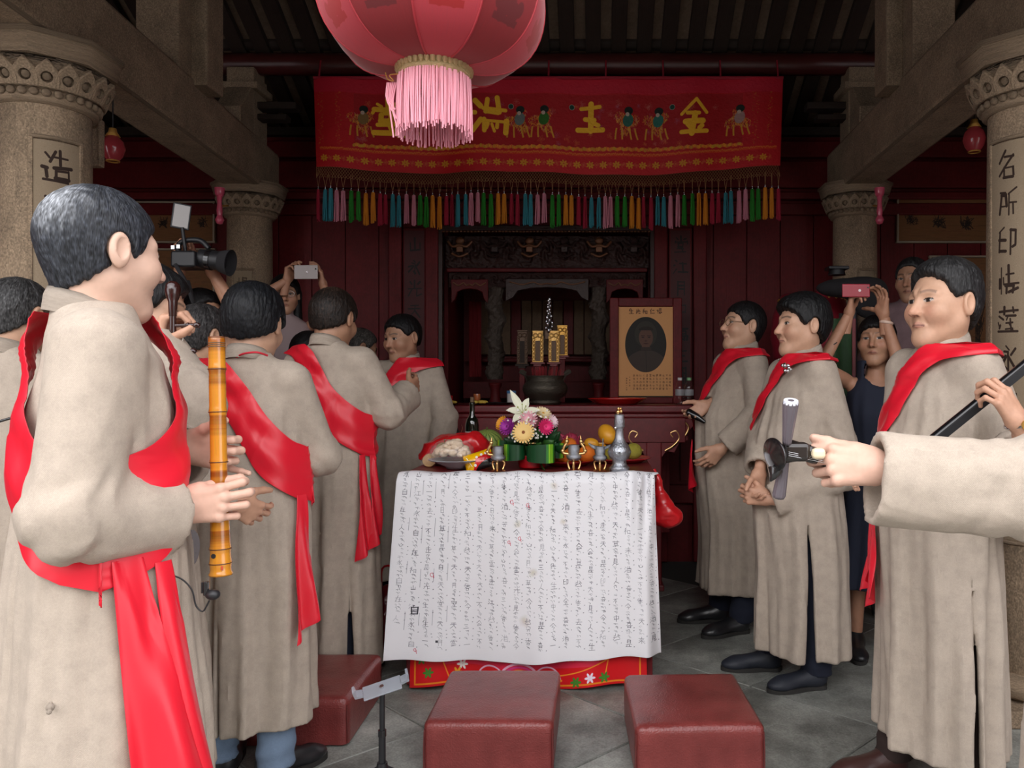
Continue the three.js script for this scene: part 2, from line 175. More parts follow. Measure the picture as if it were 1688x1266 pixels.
// ---------------------------------------------------------------- people
const mixc = (a, b, t) => [lerp(a[0], b[0], t), lerp(a[1], b[1], t), lerp(a[2], b[2], t)];
function headField(o = {}) {
  const w = o.wide ?? 1, jaw = o.jaw ?? 1, nose = o.nose ?? 1, fem = o.female ?? 0;
  const chin = fem ? 0.019 : 0.024, j1 = cap([0.042 * w * jaw, -0.045, 0.0], [0.02, -0.095, 0.055], 0.03, 0.02), br = cap([0.012, 0.031, 0.083], [0.045, 0.029, 0.066], 0.011, 0.009), ns = cap([0, 0.018, 0.084], [0, -0.024, 0.108 * nose], 0.008, 0.0125), lip = cap([0, -0.0575, 0.090], [0.019, -0.060, 0.079], 0.0085, 0.005), crease = cap([0, -0.0585, 0.101], [0.021, -0.0605, 0.088], 0.0016, 0.0016), nk = cap([0, -0.05, -0.022], [0, -0.15, -0.026], fem ? 0.046 : 0.053, fem ? 0.047 : 0.052), fold = cap([0.02, -0.03, 0.098], [0.030, -0.055, 0.082], 0.002, 0.002);
  return (x, y, z) => {
    const ax = Math.abs(x);
    let d = ell(ax, y, z, [0, 0.036, -0.014], [0.077 * w, 0.088, 0.096]);
    d = smin(d, ell(ax, y, z, [0, -0.022, 0.02], [0.066 * w, 0.088, 0.073]), 0.03);
    d = smin(d, j1(ax, y, z), 0.03); d = smin(d, sph(ax, y, z, [0, -0.098, 0.066], chin), 0.03);
    d = smin(d, sph(ax, y, z, [0.043 * w, -0.022, 0.056], 0.029), 0.025); d = smin(d, br(ax, y, z), 0.016);
    d = smax(d, -sph(ax, y, z, [0.032, 0.012, 0.098], 0.0165), 0.016);
    d = smin(d, ell(ax, y, z, [0.032, 0.0115, 0.0735], [0.0165, 0.0115, 0.0125]), 0.006);
    d = smin(d, ns(ax, y, z), 0.012); d = smin(d, sph(ax, y, z, [0.0125, -0.0265, 0.0925], 0.0085), 0.008);
    d = smin(d, lip(ax, y, z), 0.009); d = smax(d, -crease(ax, y, z), 0.004); if (!fem) d = smax(d, -fold(ax, y, z), 0.008);
    let e = ell(ax, y, z, [0.083 * w, 0.004, -0.012], [0.010, 0.034, 0.020]); e = Math.max(e, -ell(ax, y, z, [0.092 * w, 0.008, -0.009], [0.007, 0.022, 0.0125])); d = smin(d, e, 0.008);
    return smin(d, nk(x, y, z), 0.03);
  };
}
const SKIN = { pale: [0.62, 0.40, 0.30], tan: [0.55, 0.32, 0.21], deep: [0.44, 0.235, 0.145] };
function faceColor(o, base) {
  const lipc = mixc(base, [0.33, 0.09, 0.08], 0.6), dark = [0.012, 0.009, 0.008], white = [0.5, 0.44, 0.40];
  return (x, y, z) => {
    const ax = Math.abs(x), n = noise(x * 40, y * 40, z * 40), m = noise(x * 140, y * 140, z * 140); let c = base.map((b) => b * (1 + 0.07 * n + 0.05 * m));
    if (z > 0.03) {
      const red = smooth(0.035, 0.0, Math.hypot(ax - 0.04, y + 0.02)) + smooth(0.022, 0, Math.hypot(ax, y + 0.022)); c = [c[0] * (1 + 0.05 * red), c[1] * (1 - 0.10 * red), c[2] * (1 - 0.10 * red)];
      const bx = clamp((ax - 0.014) / 0.036, 0, 1), by = 0.034 + 0.006 * Math.sin(bx * 2.6) - 0.004 * bx, brow = smooth(0.0055, 0.002, Math.abs(y - by)) * (ax > 0.012 && ax < 0.052 ? 1 : 0); c = mixc(c, [0.03, 0.024, 0.02], brow * (o.brow ?? 0.75));
      const ex = (ax - 0.032) / 0.0155, eo = 0.0042 * (1 - ex * ex), dy = y - 0.011; if (Math.abs(ex) < 1) { if (Math.abs(dy) < eo + 0.0016) c = Math.abs(ex) < 0.48 ? dark : white; if (dy > eo && dy < eo + 0.0036) c = dark; }
      const my = -0.0585 - 0.002 * (ax / 0.02) ** 2; if (ax < 0.023 && Math.abs(y - my) < 0.0095 * (1 - (ax / 0.026) ** 2)) c = mixc(c, lipc, o.lips ?? 0.7); if (ax < 0.023 && Math.abs(y - my) < 0.0016) c = mixc(c, [0.1, 0.03, 0.03], 0.8);
      if (y < -0.031 && y > -0.036 && ax > 0.004 && ax < 0.013 && z > 0.085) c = mixc(c, [0.08, 0.03, 0.025], 0.7);
    }
    return c;
  };
}
function hairField(o) {   // o: front, nape (heights of the hairline), thick, style
  const w = o.wide ?? 1, f0 = o.front ?? 0.068, n0 = o.nape ?? -0.078, b = (f0 - n0) / 0.165, a = n0 + b * 0.08, th = o.thick ?? 0.011, nkh = cap([0, -0.03, -0.022], [0, -0.21, -0.040], 0.053, 0.056);
  return (x, y, z) => {
    const ax = Math.abs(x); let d = smin(ell(ax, y, z, [0, 0.036, -0.014], [0.077 * w, 0.088, 0.096]), ell(ax, y, z, [0, -0.022, -0.005], [0.068 * w, 0.07, 0.078]), 0.03); d = smin(d, nkh(x, y, z) + 0.006, 0.03) - th * smooth(-0.10, -0.02, y) - 0.004 - (o.top ?? 0) * smooth(0.05, 0.12, y) - (o.fringe ?? 0) * smooth(0.04, 0.09, z) * smooth(0.03, 0.07, y);
    const ang = Math.atan2(x, z + 0.014), s = noise(ang * 26, y * 18, z * 8), s2 = noise(x * 150, y * 40, z * 150); d += (o.messy ?? 0.0025) * s + 0.0014 * s2;
    const line = a + b * z - y + 0.007 * noise(ang * 9, 3, y * 4) - (o.side ?? 0.0) * smooth(0.05, 0.075, ax) - 0.018 * smooth(0.02, 0.008, Math.abs(z - 0.032)) * smooth(0.055, 0.065, ax);
    d = smax(d, line * 0.75, 0.012); d = smax(d, -ell(ax, y, z, [0.087 * w, 0.002, -0.010], [0.022, 0.036, 0.026]), 0.006);
    if (o.tail) d = smin(d, o.tail(x, y, z) + 0.003 * s, 0.03);
    return d;
  };
}
function handField(W, f, s, n, o = {}) {   // W wrist, f towards the fingers, s towards the thumb, n the way the palm faces
  const k = o.size ?? 1, P = (a, b, c) => W.clone().addScaledVector(f, a * k).addScaledVector(s, b * k).addScaledVector(n, c * k), caps = [], knuck = [];
  const base = [[0.088, 0.029], [0.094, 0.0095], [0.089, -0.0105], [0.080, -0.029]], len = [[0.042, 0.026, 0.021], [0.047, 0.029, 0.022], [0.043, 0.027, 0.021], [0.034, 0.021, 0.019]], rad = [0.0092, 0.0095, 0.0090, 0.0080];
  const curls = o.curls ?? [[20, 25, 15], [22, 28, 18], [25, 30, 20], [28, 32, 20]], spread = o.spread ?? 4;
  curls.forEach((c, i) => { let p = P(base[i][0], base[i][1], 0.0), a = 0; const sp = (1.5 - i) * spread * Math.PI / 180, dir0 = f.clone().multiplyScalar(Math.cos(sp)).addScaledVector(s, Math.sin(sp)); caps.push(cap(P(0.03, base[i][1] * 0.75, 0), p, 0.0115 * k, 0.0105 * k)); knuck.push([p.x - n.x * 0.003 * k, p.y - n.y * 0.003 * k, p.z - n.z * 0.003 * k]); for (let j = 0; j < 3; j++) { a += c[j] * Math.PI / 180; const d = dir0.clone().multiplyScalar(Math.cos(a)).addScaledVector(n, Math.sin(a)), q = p.clone().addScaledVector(d, len[i][j] * k); caps.push(cap(p, q, rad[i] * k * (1 - 0.08 * j), rad[i] * k * (0.95 - 0.09 * j))); p = q; } });
  const t = o.thumb ?? [0.75, 0.6, 0.3, 30]; let p = P(0.022, 0.026, 0.006), d = f.clone().multiplyScalar(t[0]).addScaledVector(s, t[1]).addScaledVector(n, t[2]).normalize(), d2 = d.clone(); const th = [];
  [[0.045, 0.014, 0.0115], [0.032, 0.0115, 0.0105], [0.026, 0.0105, 0.0085]].forEach(([l, r1, r2], j) => { if (j) { const bend = t[3] * Math.PI / 180 * 0.8, side = o.thumbBend ?? f; d2 = d2.clone().multiplyScalar(Math.cos(bend)).addScaledVector(side, Math.sin(bend)).normalize(); } const q = p.clone().addScaledVector(d2, l * k); th.push(cap(p, q, r1 * k, r2 * k)); p = q; });
  const pal = [cap(P(0.012, 0.018, 0.002), P(0.078, 0.024, 0), 0.017 * k, 0.0125 * k), cap(P(0.012, -0.016, 0.002), P(0.074, -0.022, 0), 0.0165 * k, 0.0115 * k), cap(P(0.01, 0, 0), P(0.08, 0.001, -0.001), 0.0175 * k, 0.0125 * k), cap(P(0.018, 0.022, 0.008), P(0.045, 0.034, 0.008), 0.017 * k, 0.0135 * k)], wr = cap(P(-0.10, 0, 0), P(0.012, 0, 0), 0.027 * k, 0.024 * k);
  const fn = (x, y, z) => { let m = 1; for (const q of pal) m = smin(m, q(x, y, z), 0.018 * k); m = smin(m, wr(x, y, z), 0.02 * k); let g = 1; for (let i = 0; i < 4; i++) { let e = 1; for (let j = 0; j < 4; j++) e = smin(e, caps[i * 4 + j](x, y, z), 0.004); g = Math.min(g, e); } m = smin(m, g, 0.007 * k); let e = 1; for (const q of th) e = smin(e, q(x, y, z), 0.006); m = smin(m, e, 0.010 * k); for (const q of knuck) m = smin(m, Math.hypot(x - q[0], y - q[1], z - q[2]) - 0.0085 * k, 0.008); return m; };
  fn.center = P(0.06, 0, 0.02); fn.size = 0.16 * k; return fn;
}
function handFrame(f, n, right) {   // right-handed person's frame: thumb side from finger direction and palm normal
  const F = f.clone().normalize(), N = n.clone().addScaledVector(F, -n.dot(F)).normalize(), S = right ? F.clone().cross(N) : N.clone().cross(F); return [F, S, N];
}
const shoeGeo = (() => { const heel = cap([0, 0.045, -0.06], [0, 0.05, -0.02], 0.036, 0.037), mid = cap([0, 0.05, -0.03], [0, 0.032, 0.11], 0.04, 0.032), ank = cap([0, 0.05, -0.05], [0, 0.11, -0.055], 0.037, 0.04); return netMesh((x, y, z) => { let d = smin(smin(heel(x, y, z), mid(x * 0.95, y, z), 0.03), ell(x, y, z, [0.004, 0.028, 0.12], [0.044, 0.028, 0.062]), 0.03); d = smin(d, ank(x, y, z), 0.03); d = Math.max(d, y - 0.105, 0.014 - y); return Math.max(d, -ell(x, y, z, [0, 0.12, -0.052], [0.033, 0.04, 0.036])); }, [-0.07, 0, -0.12], [0.07, 0.13, 0.2], 0.006); })();
const soleGeo = (() => { const s = new THREE.Shape(); s.moveTo(0, -0.102); s.splineThru([[0.036, -0.075], [0.033, -0.01], [0.046, 0.09], [0.03, 0.16], [0.0, 0.183], [-0.03, 0.16], [-0.044, 0.09], [-0.034, -0.01], [-0.036, -0.075], [0, -0.102]].map((p) => new THREE.Vector2(...p))); return new THREE.ExtrudeGeometry(s, { depth: 0.018, bevelEnabled: false }).rotateX(-Math.PI / 2).scale(1, 1, -1); })(); 
{ const i = soleGeo.index; if (!i) { const p = soleGeo.attributes.position.array; for (let k = 0; k < p.length; k += 9) for (let j = 0; j < 3; j++) { const t = p[k + 3 + j]; p[k + 3 + j] = p[k + 6 + j]; p[k + 6 + j] = t; } soleGeo.computeVertexNormals(); } }

function makePerson(o) {
  const g = thing('person', o.label, 'person', [o.pos[0], o.y ?? 0, o.pos[1]], o.group), S = (o.height ?? 1.7) / 1.7; g.rotation.y = (o.yaw ?? 0) * Math.PI / 180; g.scale.setScalar(S); g.updateMatrixWorld(true);
  const inv = g.matrixWorld.clone().invert(), rot = new THREE.Matrix4().extractRotation(inv), L = (v) => v.isVector3 ? v.clone().applyMatrix4(inv) : V(...v), D = (v) => v.isVector3 ? v.clone().applyMatrix4(rot).normalize() : V(...v).normalize();
  const base = SKIN[o.skin ?? 'tan'], gw = o.girth ?? 1, lean = o.lean ?? 0, belly = o.belly ?? 0, shw = o.shoulder ?? 1;
  const leanAt = (y) => lean * smooth(0.85, 1.5, y) ;
  // torso of the garment
  const hem = o.hem ?? 0.2, fl = o.flare ?? 1, lv = loft(o.levels ?? [[0.05, 0.262 * fl * gw, 0.21 * fl * gw], [0.5, 0.232 * gw * (0.5 + 0.5 * fl), 0.182 * gw * (0.5 + 0.5 * fl)], [0.9, 0.2 * gw, 0.155 * gw + belly * 0.6, 0, belly * 0.6], [1.08, 0.188 * gw, 0.142 * gw + belly * 0.8, 0, belly * 0.7], [1.25, 0.192 * gw * shw, 0.127 * gw + belly * 0.2, 0, belly * 0.2], [1.35, 0.188 * shw, 0.108], [1.40, 0.162 * shw, 0.092, 0, -0.01], [1.435, 0.115, 0.08, 0, -0.015], [1.47, 0.07, 0.072, 0, -0.018]].map((r) => [...r.slice(0, 3), r[3] ?? 0, (r[4] ?? 0) + leanAt(r[0])]));
  const seed = (o.seed ?? 1) * 7.31, folds = o.folds ?? 1;
  let fine = 1;
  const torso = (x, y, z, inset = 0) => {
    const l = lv(y), dx = x - l[3], dz = z - l[4], th = Math.atan2(dz, dx), k = smooth(1.2, 0.2, y) * folds, k2 = smooth(1.45, 1.15, y) * folds;
    let fo = k * (0.013 * Math.sin(6 * th + seed + 0.9 * Math.sin(y * 2.1 + seed)) + 0.010 * Math.sin(11 * th - seed * 2 + 1.2 * Math.sin(y * 1.7)) + 0.004 * Math.sin(19 * th + seed + y * 1.5));
    const cx2 = Math.cos(th), sx2 = Math.sin(th); fo += k2 * (0.009 * noise(cx2 * 2.6 + seed, y * 1.3, sx2 * 2.6) + (0.35 + 0.65 * fine) * 0.012 * noise(cx2 * 5.5 + seed + y * 0.8, y * 1.9, sx2 * 5.5) + fine * 0.006 * noise(cx2 * 9 + seed + y * 2.2, y * 5 + cx2 * 4, sx2 * 9));
    const rx = l[1] - inset, rz = l[2] - inset, q = Math.hypot(dx / rx, dz / rz), m = Math.min(rx, rz), r = Math.hypot(dx, dz); const d = q > 1e-4 ? (q - 1) * lerp(m, r / q, 0.75) : -m; return Math.max((d + fo) * (y > 1.28 ? lerp(1, 0.42, smooth(1.28, 1.4, y)) : 1), y - 1.475);
  };
  // arms
  const arms = [];
  for (const side of [1, -1]) {
    const a = side > 0 ? o.left : o.right; if (!a) continue; const SH = V(side * 0.158 * shw, 1.375, leanAt(1.38) - 0.005), W = L(a.wrist); let E;
    if (a.elbow) E = L(a.elbow); else { const d = W.clone().sub(SH), l = Math.min(d.length(), 0.53), A = 0.29, Bq = 0.255, c = (A * A - Bq * Bq + l * l) / (2 * l), hgt = Math.sqrt(Math.max(0.0004, A * A - c * c)), pole = D(a.pole ?? [side * 0.9, -0.8, -0.1]), u = d.normalize(), pp = pole.clone().addScaledVector(u, -pole.dot(u)).normalize(); E = SH.clone().addScaledVector(u, c).addScaledVector(pp, hgt); }
    const fo = W.clone().sub(E).normalize(), [F, Sd, N] = handFrame(a.f ? D(a.f) : fo, a.n ? D(a.n) : V(-side, 0, 0), side < 0);
    arms.push({ a, side, SH, E, W, fo, F, Sd, N, hand: handField(W, F, Sd, N, { size: (a.size ?? 1) * (o.handSize ?? 1) / S * 1.0, ...a }) });
  }
  // body: head, neck, limbs and hands as one skin mesh
  const hs = (o.headScale ?? 1.06), hp = o.head ?? [0, 0, 0], HM = new THREE.Matrix4().makeTranslation(0, 1.442, -0.028 + leanAt(1.5) + (o.headFwd ?? 0.012)).multiply(new THREE.Matrix4().makeRotationFromEuler(new THREE.Euler(hp[1] * Math.PI / 180, hp[0] * Math.PI / 180, (hp[2] ?? 0) * Math.PI / 180, 'YXZ'))).multiply(new THREE.Matrix4().makeTranslation(0, 0.12 * hs, 0.012)).multiply(new THREE.Matrix4().makeScale(hs, hs, hs));
  const hc = o.cell ?? 0.0034, skinGeos = [], fc = faceColor(o, base);
  skinGeos.push(netMesh(headField(o), [-0.105, -0.2, -0.13], [0.105, 0.14, 0.125], hc, fc).applyMatrix4(HM));
  const plain = (x, y, z) => { const n = noise(x * 45, y * 45, z * 45), m = noise(x * 130, y * 130, z * 130); return base.map((b, i) => b * (1 + 0.08 * n + 0.06 * m + (i ? -0.03 : 0.03))); };
  for (const m of arms) if (!m.a.noHand) { const c = m.hand.center, q = m.hand.size; skinGeos.push(netMesh(m.hand, [c.x - q, c.y - q, c.z - q], [c.x + q, c.y + q, c.z + q], m.a.cell ?? o.handCell ?? 0.004, plain)); }
  { const parts = [cap([0, 0.95, leanAt(0.95)], [0, 1.25, leanAt(1.25)], 0.085, 0.095), cap([-0.1, 1.34, leanAt(1.35) - 0.01], [0.1, 1.34, leanAt(1.35) - 0.01], 0.05, 0.05), cap([0, 1.25, leanAt(1.25)], [0, 1.44, leanAt(1.44) - 0.03], 0.07, 0.045)]; for (const s of [-1, 1]) parts.push(cap([s * 0.07, 0.92, 0], [s * 0.09, 0.5, 0], 0.065, 0.045), cap([s * 0.09, 0.5, 0], [s * 0.1, 0.1, -0.02], 0.045, 0.032));
    for (const m of arms) { const b = m.a.bare ? 1 : 0; parts.push(cap(m.SH, m.E, b ? (m.a.ra ?? 0.04) : 0.034, b ? 0.034 : 0.03), cap(m.E, m.W, b ? 0.034 : 0.03, 0.023)); }
    const bare = arms.some((m) => m.a.bare), lo = [-0.3, 0.06, -0.3], hi = [0.3, 1.5, 0.3]; for (const m of arms) for (const p of [m.E, m.W]) ['x', 'y', 'z'].forEach((k, i) => { lo[i] = Math.min(lo[i], p[k] - 0.06); hi[i] = Math.max(hi[i], p[k] + 0.06); });
    skinGeos.push(netMesh((x, y, z) => { let d = 1; for (const p of parts) d = smin(d, p(x, y, z), 0.02); return d; }, lo, hi, bare ? 0.0095 : 0.018, plain)); }
  part(g, 'body', merge(skinGeos), M.skin);
  // hair
  if (o.hair !== null) { const h = o.hair ?? {}, hcA = h.color ?? [0.012, 0.011, 0.012], gr = h.grey ?? 0, gc = h.greyColor ?? [0.28, 0.28, 0.29], hf = hairField({ wide: o.wide, ...h }), lo = [-0.12, h.tail ? -0.34 : -0.13, -0.16], hi = [0.12, 0.18, 0.15];
    const hg = netMesh(hf, lo, hi, h.cell ?? hc * 1.15, (x, y, z) => { const ang = Math.atan2(x, z + 0.02), s = noise(ang * 30, y * 12, z * 12), s2 = noise(x * 260, y * 90, z * 260); let t = clamp(gr + gr * 1.4 * s + 0.35 * gr * s2, 0, 1); if (h.whorl) { const dd = Math.hypot(x - h.whorl[0], y - h.whorl[1], z - h.whorl[2]), rad = Math.atan2(x - h.whorl[0], z - h.whorl[2]); t = clamp(t + h.whorl[3] * smooth(0.075, 0.004, dd * (1 + 0.5 * noise(rad * 7, dd * 20, 1) + 0.3 * s2)), 0, 1); } const v = 1 + 0.5 * s2; return mixc(hcA, gc, t).map((c) => c * v); }); { const q = hg.attributes.position, uv = new Float32Array(q.count * 2); for (let i = 0; i < q.count; i++) { uv[2 * i] = Math.atan2(q.getX(i), -(q.getZ(i) + 0.01)) / (Math.PI * 2); uv[2 * i + 1] = q.getY(i) * 3; } hg.setAttribute('uv', new THREE.BufferAttribute(uv, 2)); hg.applyMatrix4(HM); }
    part(g, 'hair', hg, M.hair); }
  // garment
  const sleeves = arms.filter((m) => !m.a.bare), sl = sleeves.map((m) => { const r0 = m.a.r0 ?? 0.068, r1 = m.a.r1 ?? 0.064, r2 = m.a.r2 ?? 0.062, C = m.W.clone().addScaledVector(m.fo, m.a.cuff ?? -0.03), dr = m.a.droop ?? 0.02, dv = D(V(0, -1, 0)), C2 = C.clone().addScaledVector(dv, dr), E2 = m.E.clone().addScaledVector(dv, dr * 0.5); return { u: cap(m.SH, m.E, r0, r1), l: cap(m.E, C.clone().addScaledVector(m.fo, 0.05), r1, r2), l2: cap(E2, C2.clone().addScaledVector(m.fo, 0.05), r1, r2), h1: cap(C.clone().addScaledVector(m.fo, -0.07), C.clone().addScaledVector(m.fo, 0.12), r2 - 0.02, r2 - 0.012), h2: cap(C2.clone().addScaledVector(m.fo, -0.07), C2.clone().addScaledVector(m.fo, 0.12), r2 - 0.02, r2 - 0.012), C, fo: m.fo, E: m.E, SH: m.SH, dr, ud: m.E.clone().sub(m.SH).normalize() }; });
  const cell = o.robeCell ?? 0.0115, slit = o.slit;
  const robe = (x, y, z, upper = false) => {
    let t = torso(x, y, z);
    if (!upper && y < hem + 0.6 && y < 0.95) { t = Math.max(t, -torso(x, y, z, 0.026), hem - y + 0.012 * Math.sin(x * 9 + seed)); if (slit) for (const [ang, top, w] of slit) { const l = lv(y), th = Math.atan2(z - l[4], x - l[3]); let da = Math.abs(((th - ang + Math.PI * 3) % (Math.PI * 2)) - Math.PI); const r = Math.hypot(x, z); t = Math.max(t, Math.min((w * clamp((top - y) / top, -0.2, 1) - da) * r, 0.05)); } }
    for (const s of sl) {
      const px = x - s.E.x, py = y - s.E.y, pz = z - s.E.z, al = px * s.fo.x + py * s.fo.y + pz * s.fo.z; let u = s.u(x, y, z), l = smin(s.l(x, y, z), s.l2(x, y, z), 0.03);
      const near = smooth(0.16, 0.02, Math.abs(al)), qx = x - s.fo.x * al * 0.75, qy = y - s.fo.y * al * 0.75, qz = z - s.fo.z * al * 0.75, f1 = noise(qx * 17 + seed, qy * 17, qz * 17), f2 = 1 - 2 * Math.abs(noise(qx * 26 + seed, qy * 26, qz * 26 + al * 6)), f3 = Math.sin(al * 85 + 6 * noise(x * 11, y * 11, z * 11));
      l = l + 0.007 * f1 - 0.003 * (f2 > 0 ? f2 * f2 * (1 - 0.4 * f2) : 0) + 0.0045 * near * f3;
      const bl = (x - s.SH.x) * s.ud.x + (y - s.SH.y) * s.ud.y + (z - s.SH.z) * s.ud.z, ux = x - s.ud.x * bl * 0.8, uy = y - s.ud.y * bl * 0.8, uz = z - s.ud.z * bl * 0.8, g2 = 1 - 2 * Math.abs(noise(ux * 15 + seed, uy * 15, uz * 15 + bl * 3)); u = u + (0.006 * noise(ux * 13 + seed, uy * 13, uz * 13) - 0.004 * (g2 > 0 ? g2 * g2 * (1 - 0.4 * g2) : 0) + 0.004 * smooth(0.2, 0.3, bl) * f3);
      const kk = lerp(0.035, 0.006, smooth(0.06, 0.2, bl)); if (upper) { if (s.SH.x * upper > 0) t = smin(t, u, kk); continue; } const e = (x - s.C.x) * s.fo.x + (y - s.C.y) * s.fo.y + (z - s.C.z) * s.fo.z; l = Math.max(l, e, -Math.min(s.h1(x, y, z), s.h2(x, y, z))); t = smin(t, smin(u, l, 0.03), kk); t = Math.max(t, -Math.max(Math.min(s.h1(x, y, z), s.h2(x, y, z)), -e - 0.09));
    }
    if (o.openNeck) t = Math.max(t, -o.openNeck(x, y, z));
    return t;
  };
  const lo = [-0.33 * gw, hem - 0.04, -0.32], hi = [0.33 * gw, 1.5, 0.36 + lean]; for (const m of sleeves) for (const p of [m.E, m.W]) ['x', 'y', 'z'].forEach((k, i) => { lo[i] = Math.min(lo[i], p[k] - 0.15); hi[i] = Math.max(hi[i], p[k] + 0.13); }); lo[1] = Math.max(lo[1], hem - 0.04);
  if (o.garment !== null) {
    const robeMesh = part(g, o.garment ?? 'robe', netMesh(robe, lo, hi, cell), o.garmentMat ?? M.linen, o.garmentLabel);
    if (o.collar !== false) { const cz = leanAt(1.45) - 0.030, tilt = o.collarTilt ?? 0.28; const cg = gridSurface(40, 6, (u, v) => { const a = u * Math.PI * 2 + Math.PI / 2 + 0.12, gap = 1; const r = v < 0.5 ? 0.066 - 0.006 * v * 2 : 0.060 - 0.004 + 0.004 * (1 - v) * 2 - 0.004, yy = v < 0.5 ? v * 2 : (1 - v) * 2; return V(Math.cos(a) * (r + 0.006), 1.437 + yy * 0.048 - Math.sin(a) * 0.066 * tilt, cz + Math.sin(a) * (r + 0.006) * 1.08); }, true); const cm = part(robeMesh, 'collar', cg, o.garmentMat ?? M.linen);
      if (o.knots) for (const [kx, ky, kz] of o.knots) { const kg = merge(ball(0.007), rod(V(-0.022, 0, 0), V(0.022, 0, 0), 0.0028, 0.0028, 8), ball(0.0045, 0.022, 0, 0), ball(0.0045, -0.022, 0, 0)); const k = part(robeMesh, 'knot_button', kg, M.linen); k.position.set(kx, ky, kz); } }
  }
  g.userData.torso = undefined;
  // trousers and shoes
  if (o.trousers) { const fy = o.feet ?? [[0.11, 0.0, 8], [-0.11, 0.02, -8]]; fy.forEach(([fx, fz, fa]) => { const tl = loft([[0.05, 0.06, 0.068, fx, fz - 0.05], [0.3, 0.062, 0.066, fx * 0.92, fz * 0.3 - 0.02], [0.5, 0.064, 0.068, fx * 0.85, 0], [0.85, 0.075, 0.08, fx * 0.7, 0]]); part(g, 'trouser_leg', netMesh((x, y, z) => { const l = tl(y), dx = x - l[3], dz = z - l[4], q = Math.hypot(dx / l[1], dz / l[2]), m = Math.min(l[1], l[2]); let d = (q - 1) * m + 0.006 * noise(x * 12, y * 9 + seed, z * 12) + 0.004 * smooth(0.25, 0.05, y) * Math.sin(y * 90 + dx * 20); d = Math.max(d, y - 0.9, 0.055 - y); return d; }, [fx - 0.13, 0.03, fz - 0.2], [fx + 0.13, 0.93, fz + 0.18], 0.012), o.trousers); }); }
  if (o.feet || o.shoes) (o.feet ?? [[0.11, 0.0, 8], [-0.11, 0.02, -8]]).forEach(([fx, fz, fa]) => { const s = part(g, 'shoe', shoeGeo, o.shoes ?? M.shoe); s.position.set(fx, 0, fz); s.rotation.y = fa * Math.PI / 180; part(s, 'sole', soleGeo, M.sole); });
  // sash
  if (o.sash) {
    fine = 0;
    const sh = o.sash, sd = sh.side ?? 1, hy = sh.hy ?? 0.86, under = (x, y, z) => y > 1.16 ? robe(x, y, z, sd) : torso(x, y, z);
    const hit = (p0, d, f = under) => { let t = 0.5; for (let i = 0; i < 120; i++) { const p = p0.clone().addScaledVector(d, t), v = f(p.x, p.y, p.z); if (v < (sh.off ?? 0.0125)) break; t -= clamp(v * 0.5 - 0.003, 0.0025, 0.05); if (t < 0.02) break; } return p0.clone().addScaledVector(d, t); };
    const W = sh.width ?? 0.15, x0 = sh.x ?? 0.105, x1 = -(lv(hy)[1] + (sh.hipw ?? 0.42) * W * 0.5 + 0.012), ty = hy - 1.43, tx = x1 - x0, tl = Math.hypot(tx, ty), px = -ty / tl, py = tx / tl, NU = 130;
    const ribbon = sheet(NU, 9, (u, v) => { const back = u > 0.5, q = back ? 2 - 2 * u : 2 * u, gather = (0.8 + 0.2 * Math.sin(q * Math.PI) + 0.06 * Math.sin(q * 13 + seed)) * lerp(1, sh.hipw ?? 0.42, smooth(0.7, 1, q)), w = (v - 0.5) * W * gather * (sh.bw && back ? sh.bw : 1), xx = lerp(x0 + 0.03, x1, q) + px * w, yy = Math.min(lerp(1.45, hy, q) + (sh.bulge ?? 0.045) * Math.sin(q * Math.PI) + py * w * 1.0 + (back ? (sh.backDrop ?? 0) * Math.sin(q * Math.PI) : 0), 1.455), l = lv(yy), cth = clamp(xx / (l[1] + 0.006), -1, 1), th = Math.acos(cth) * (back ? -1 : 1), d = V(Math.cos(th) * sd, 0, Math.sin(th)), p = hit(V(l[3], yy, l[4]), d), rip = 0.005 * (1 + Math.sin(v * 8 + q * 9 + seed)) * Math.sin(v * Math.PI) + 0.002 * Math.sin(q * 24 + v * 6); return p.addScaledVector(d, rip + 0.004); }, 0.0025);
    const sm = part(g, 'sash', ribbon, M.sash);
    (sh.tails ?? []).forEach(([ang, len, wid, lean2, y0]) => { const ys = y0 ?? (sh.hy ?? 0.86) + 0.04; const tg = sheet(12, 26, (u, v) => { const y = ys - v * len, th = ang + (u - 0.5) * wid * (0.55 + 0.75 * v) / 0.2 + (lean2 ?? 0) * v, p0 = V(lv(y)[3], y, lv(y)[4]), d = V(Math.cos(th), 0, Math.sin(th)), p = hit(p0, d); return p.addScaledVector(d, 0.008 + 0.016 * v * (1 + Math.sin(u * 7 + v * 5 + seed)) + (sh.out ?? 0) * v).add(V(0, -0.03 * v * (u - 0.5) * (sh.skew ?? 2) , 0)); }, 0.0025); part(sm, 'sash_tail', tg, M.sash); });
    if (sh.knot) part(sm, 'sash_knot', ball(0.03, 0, 0, 0, 1.1, 0.8, 0.7), M.sash).position.copy(hit(V(0, (sh.hy ?? 0.86) + 0.03, 0), V(Math.cos(sh.knot), 0, Math.sin(sh.knot))));
  }
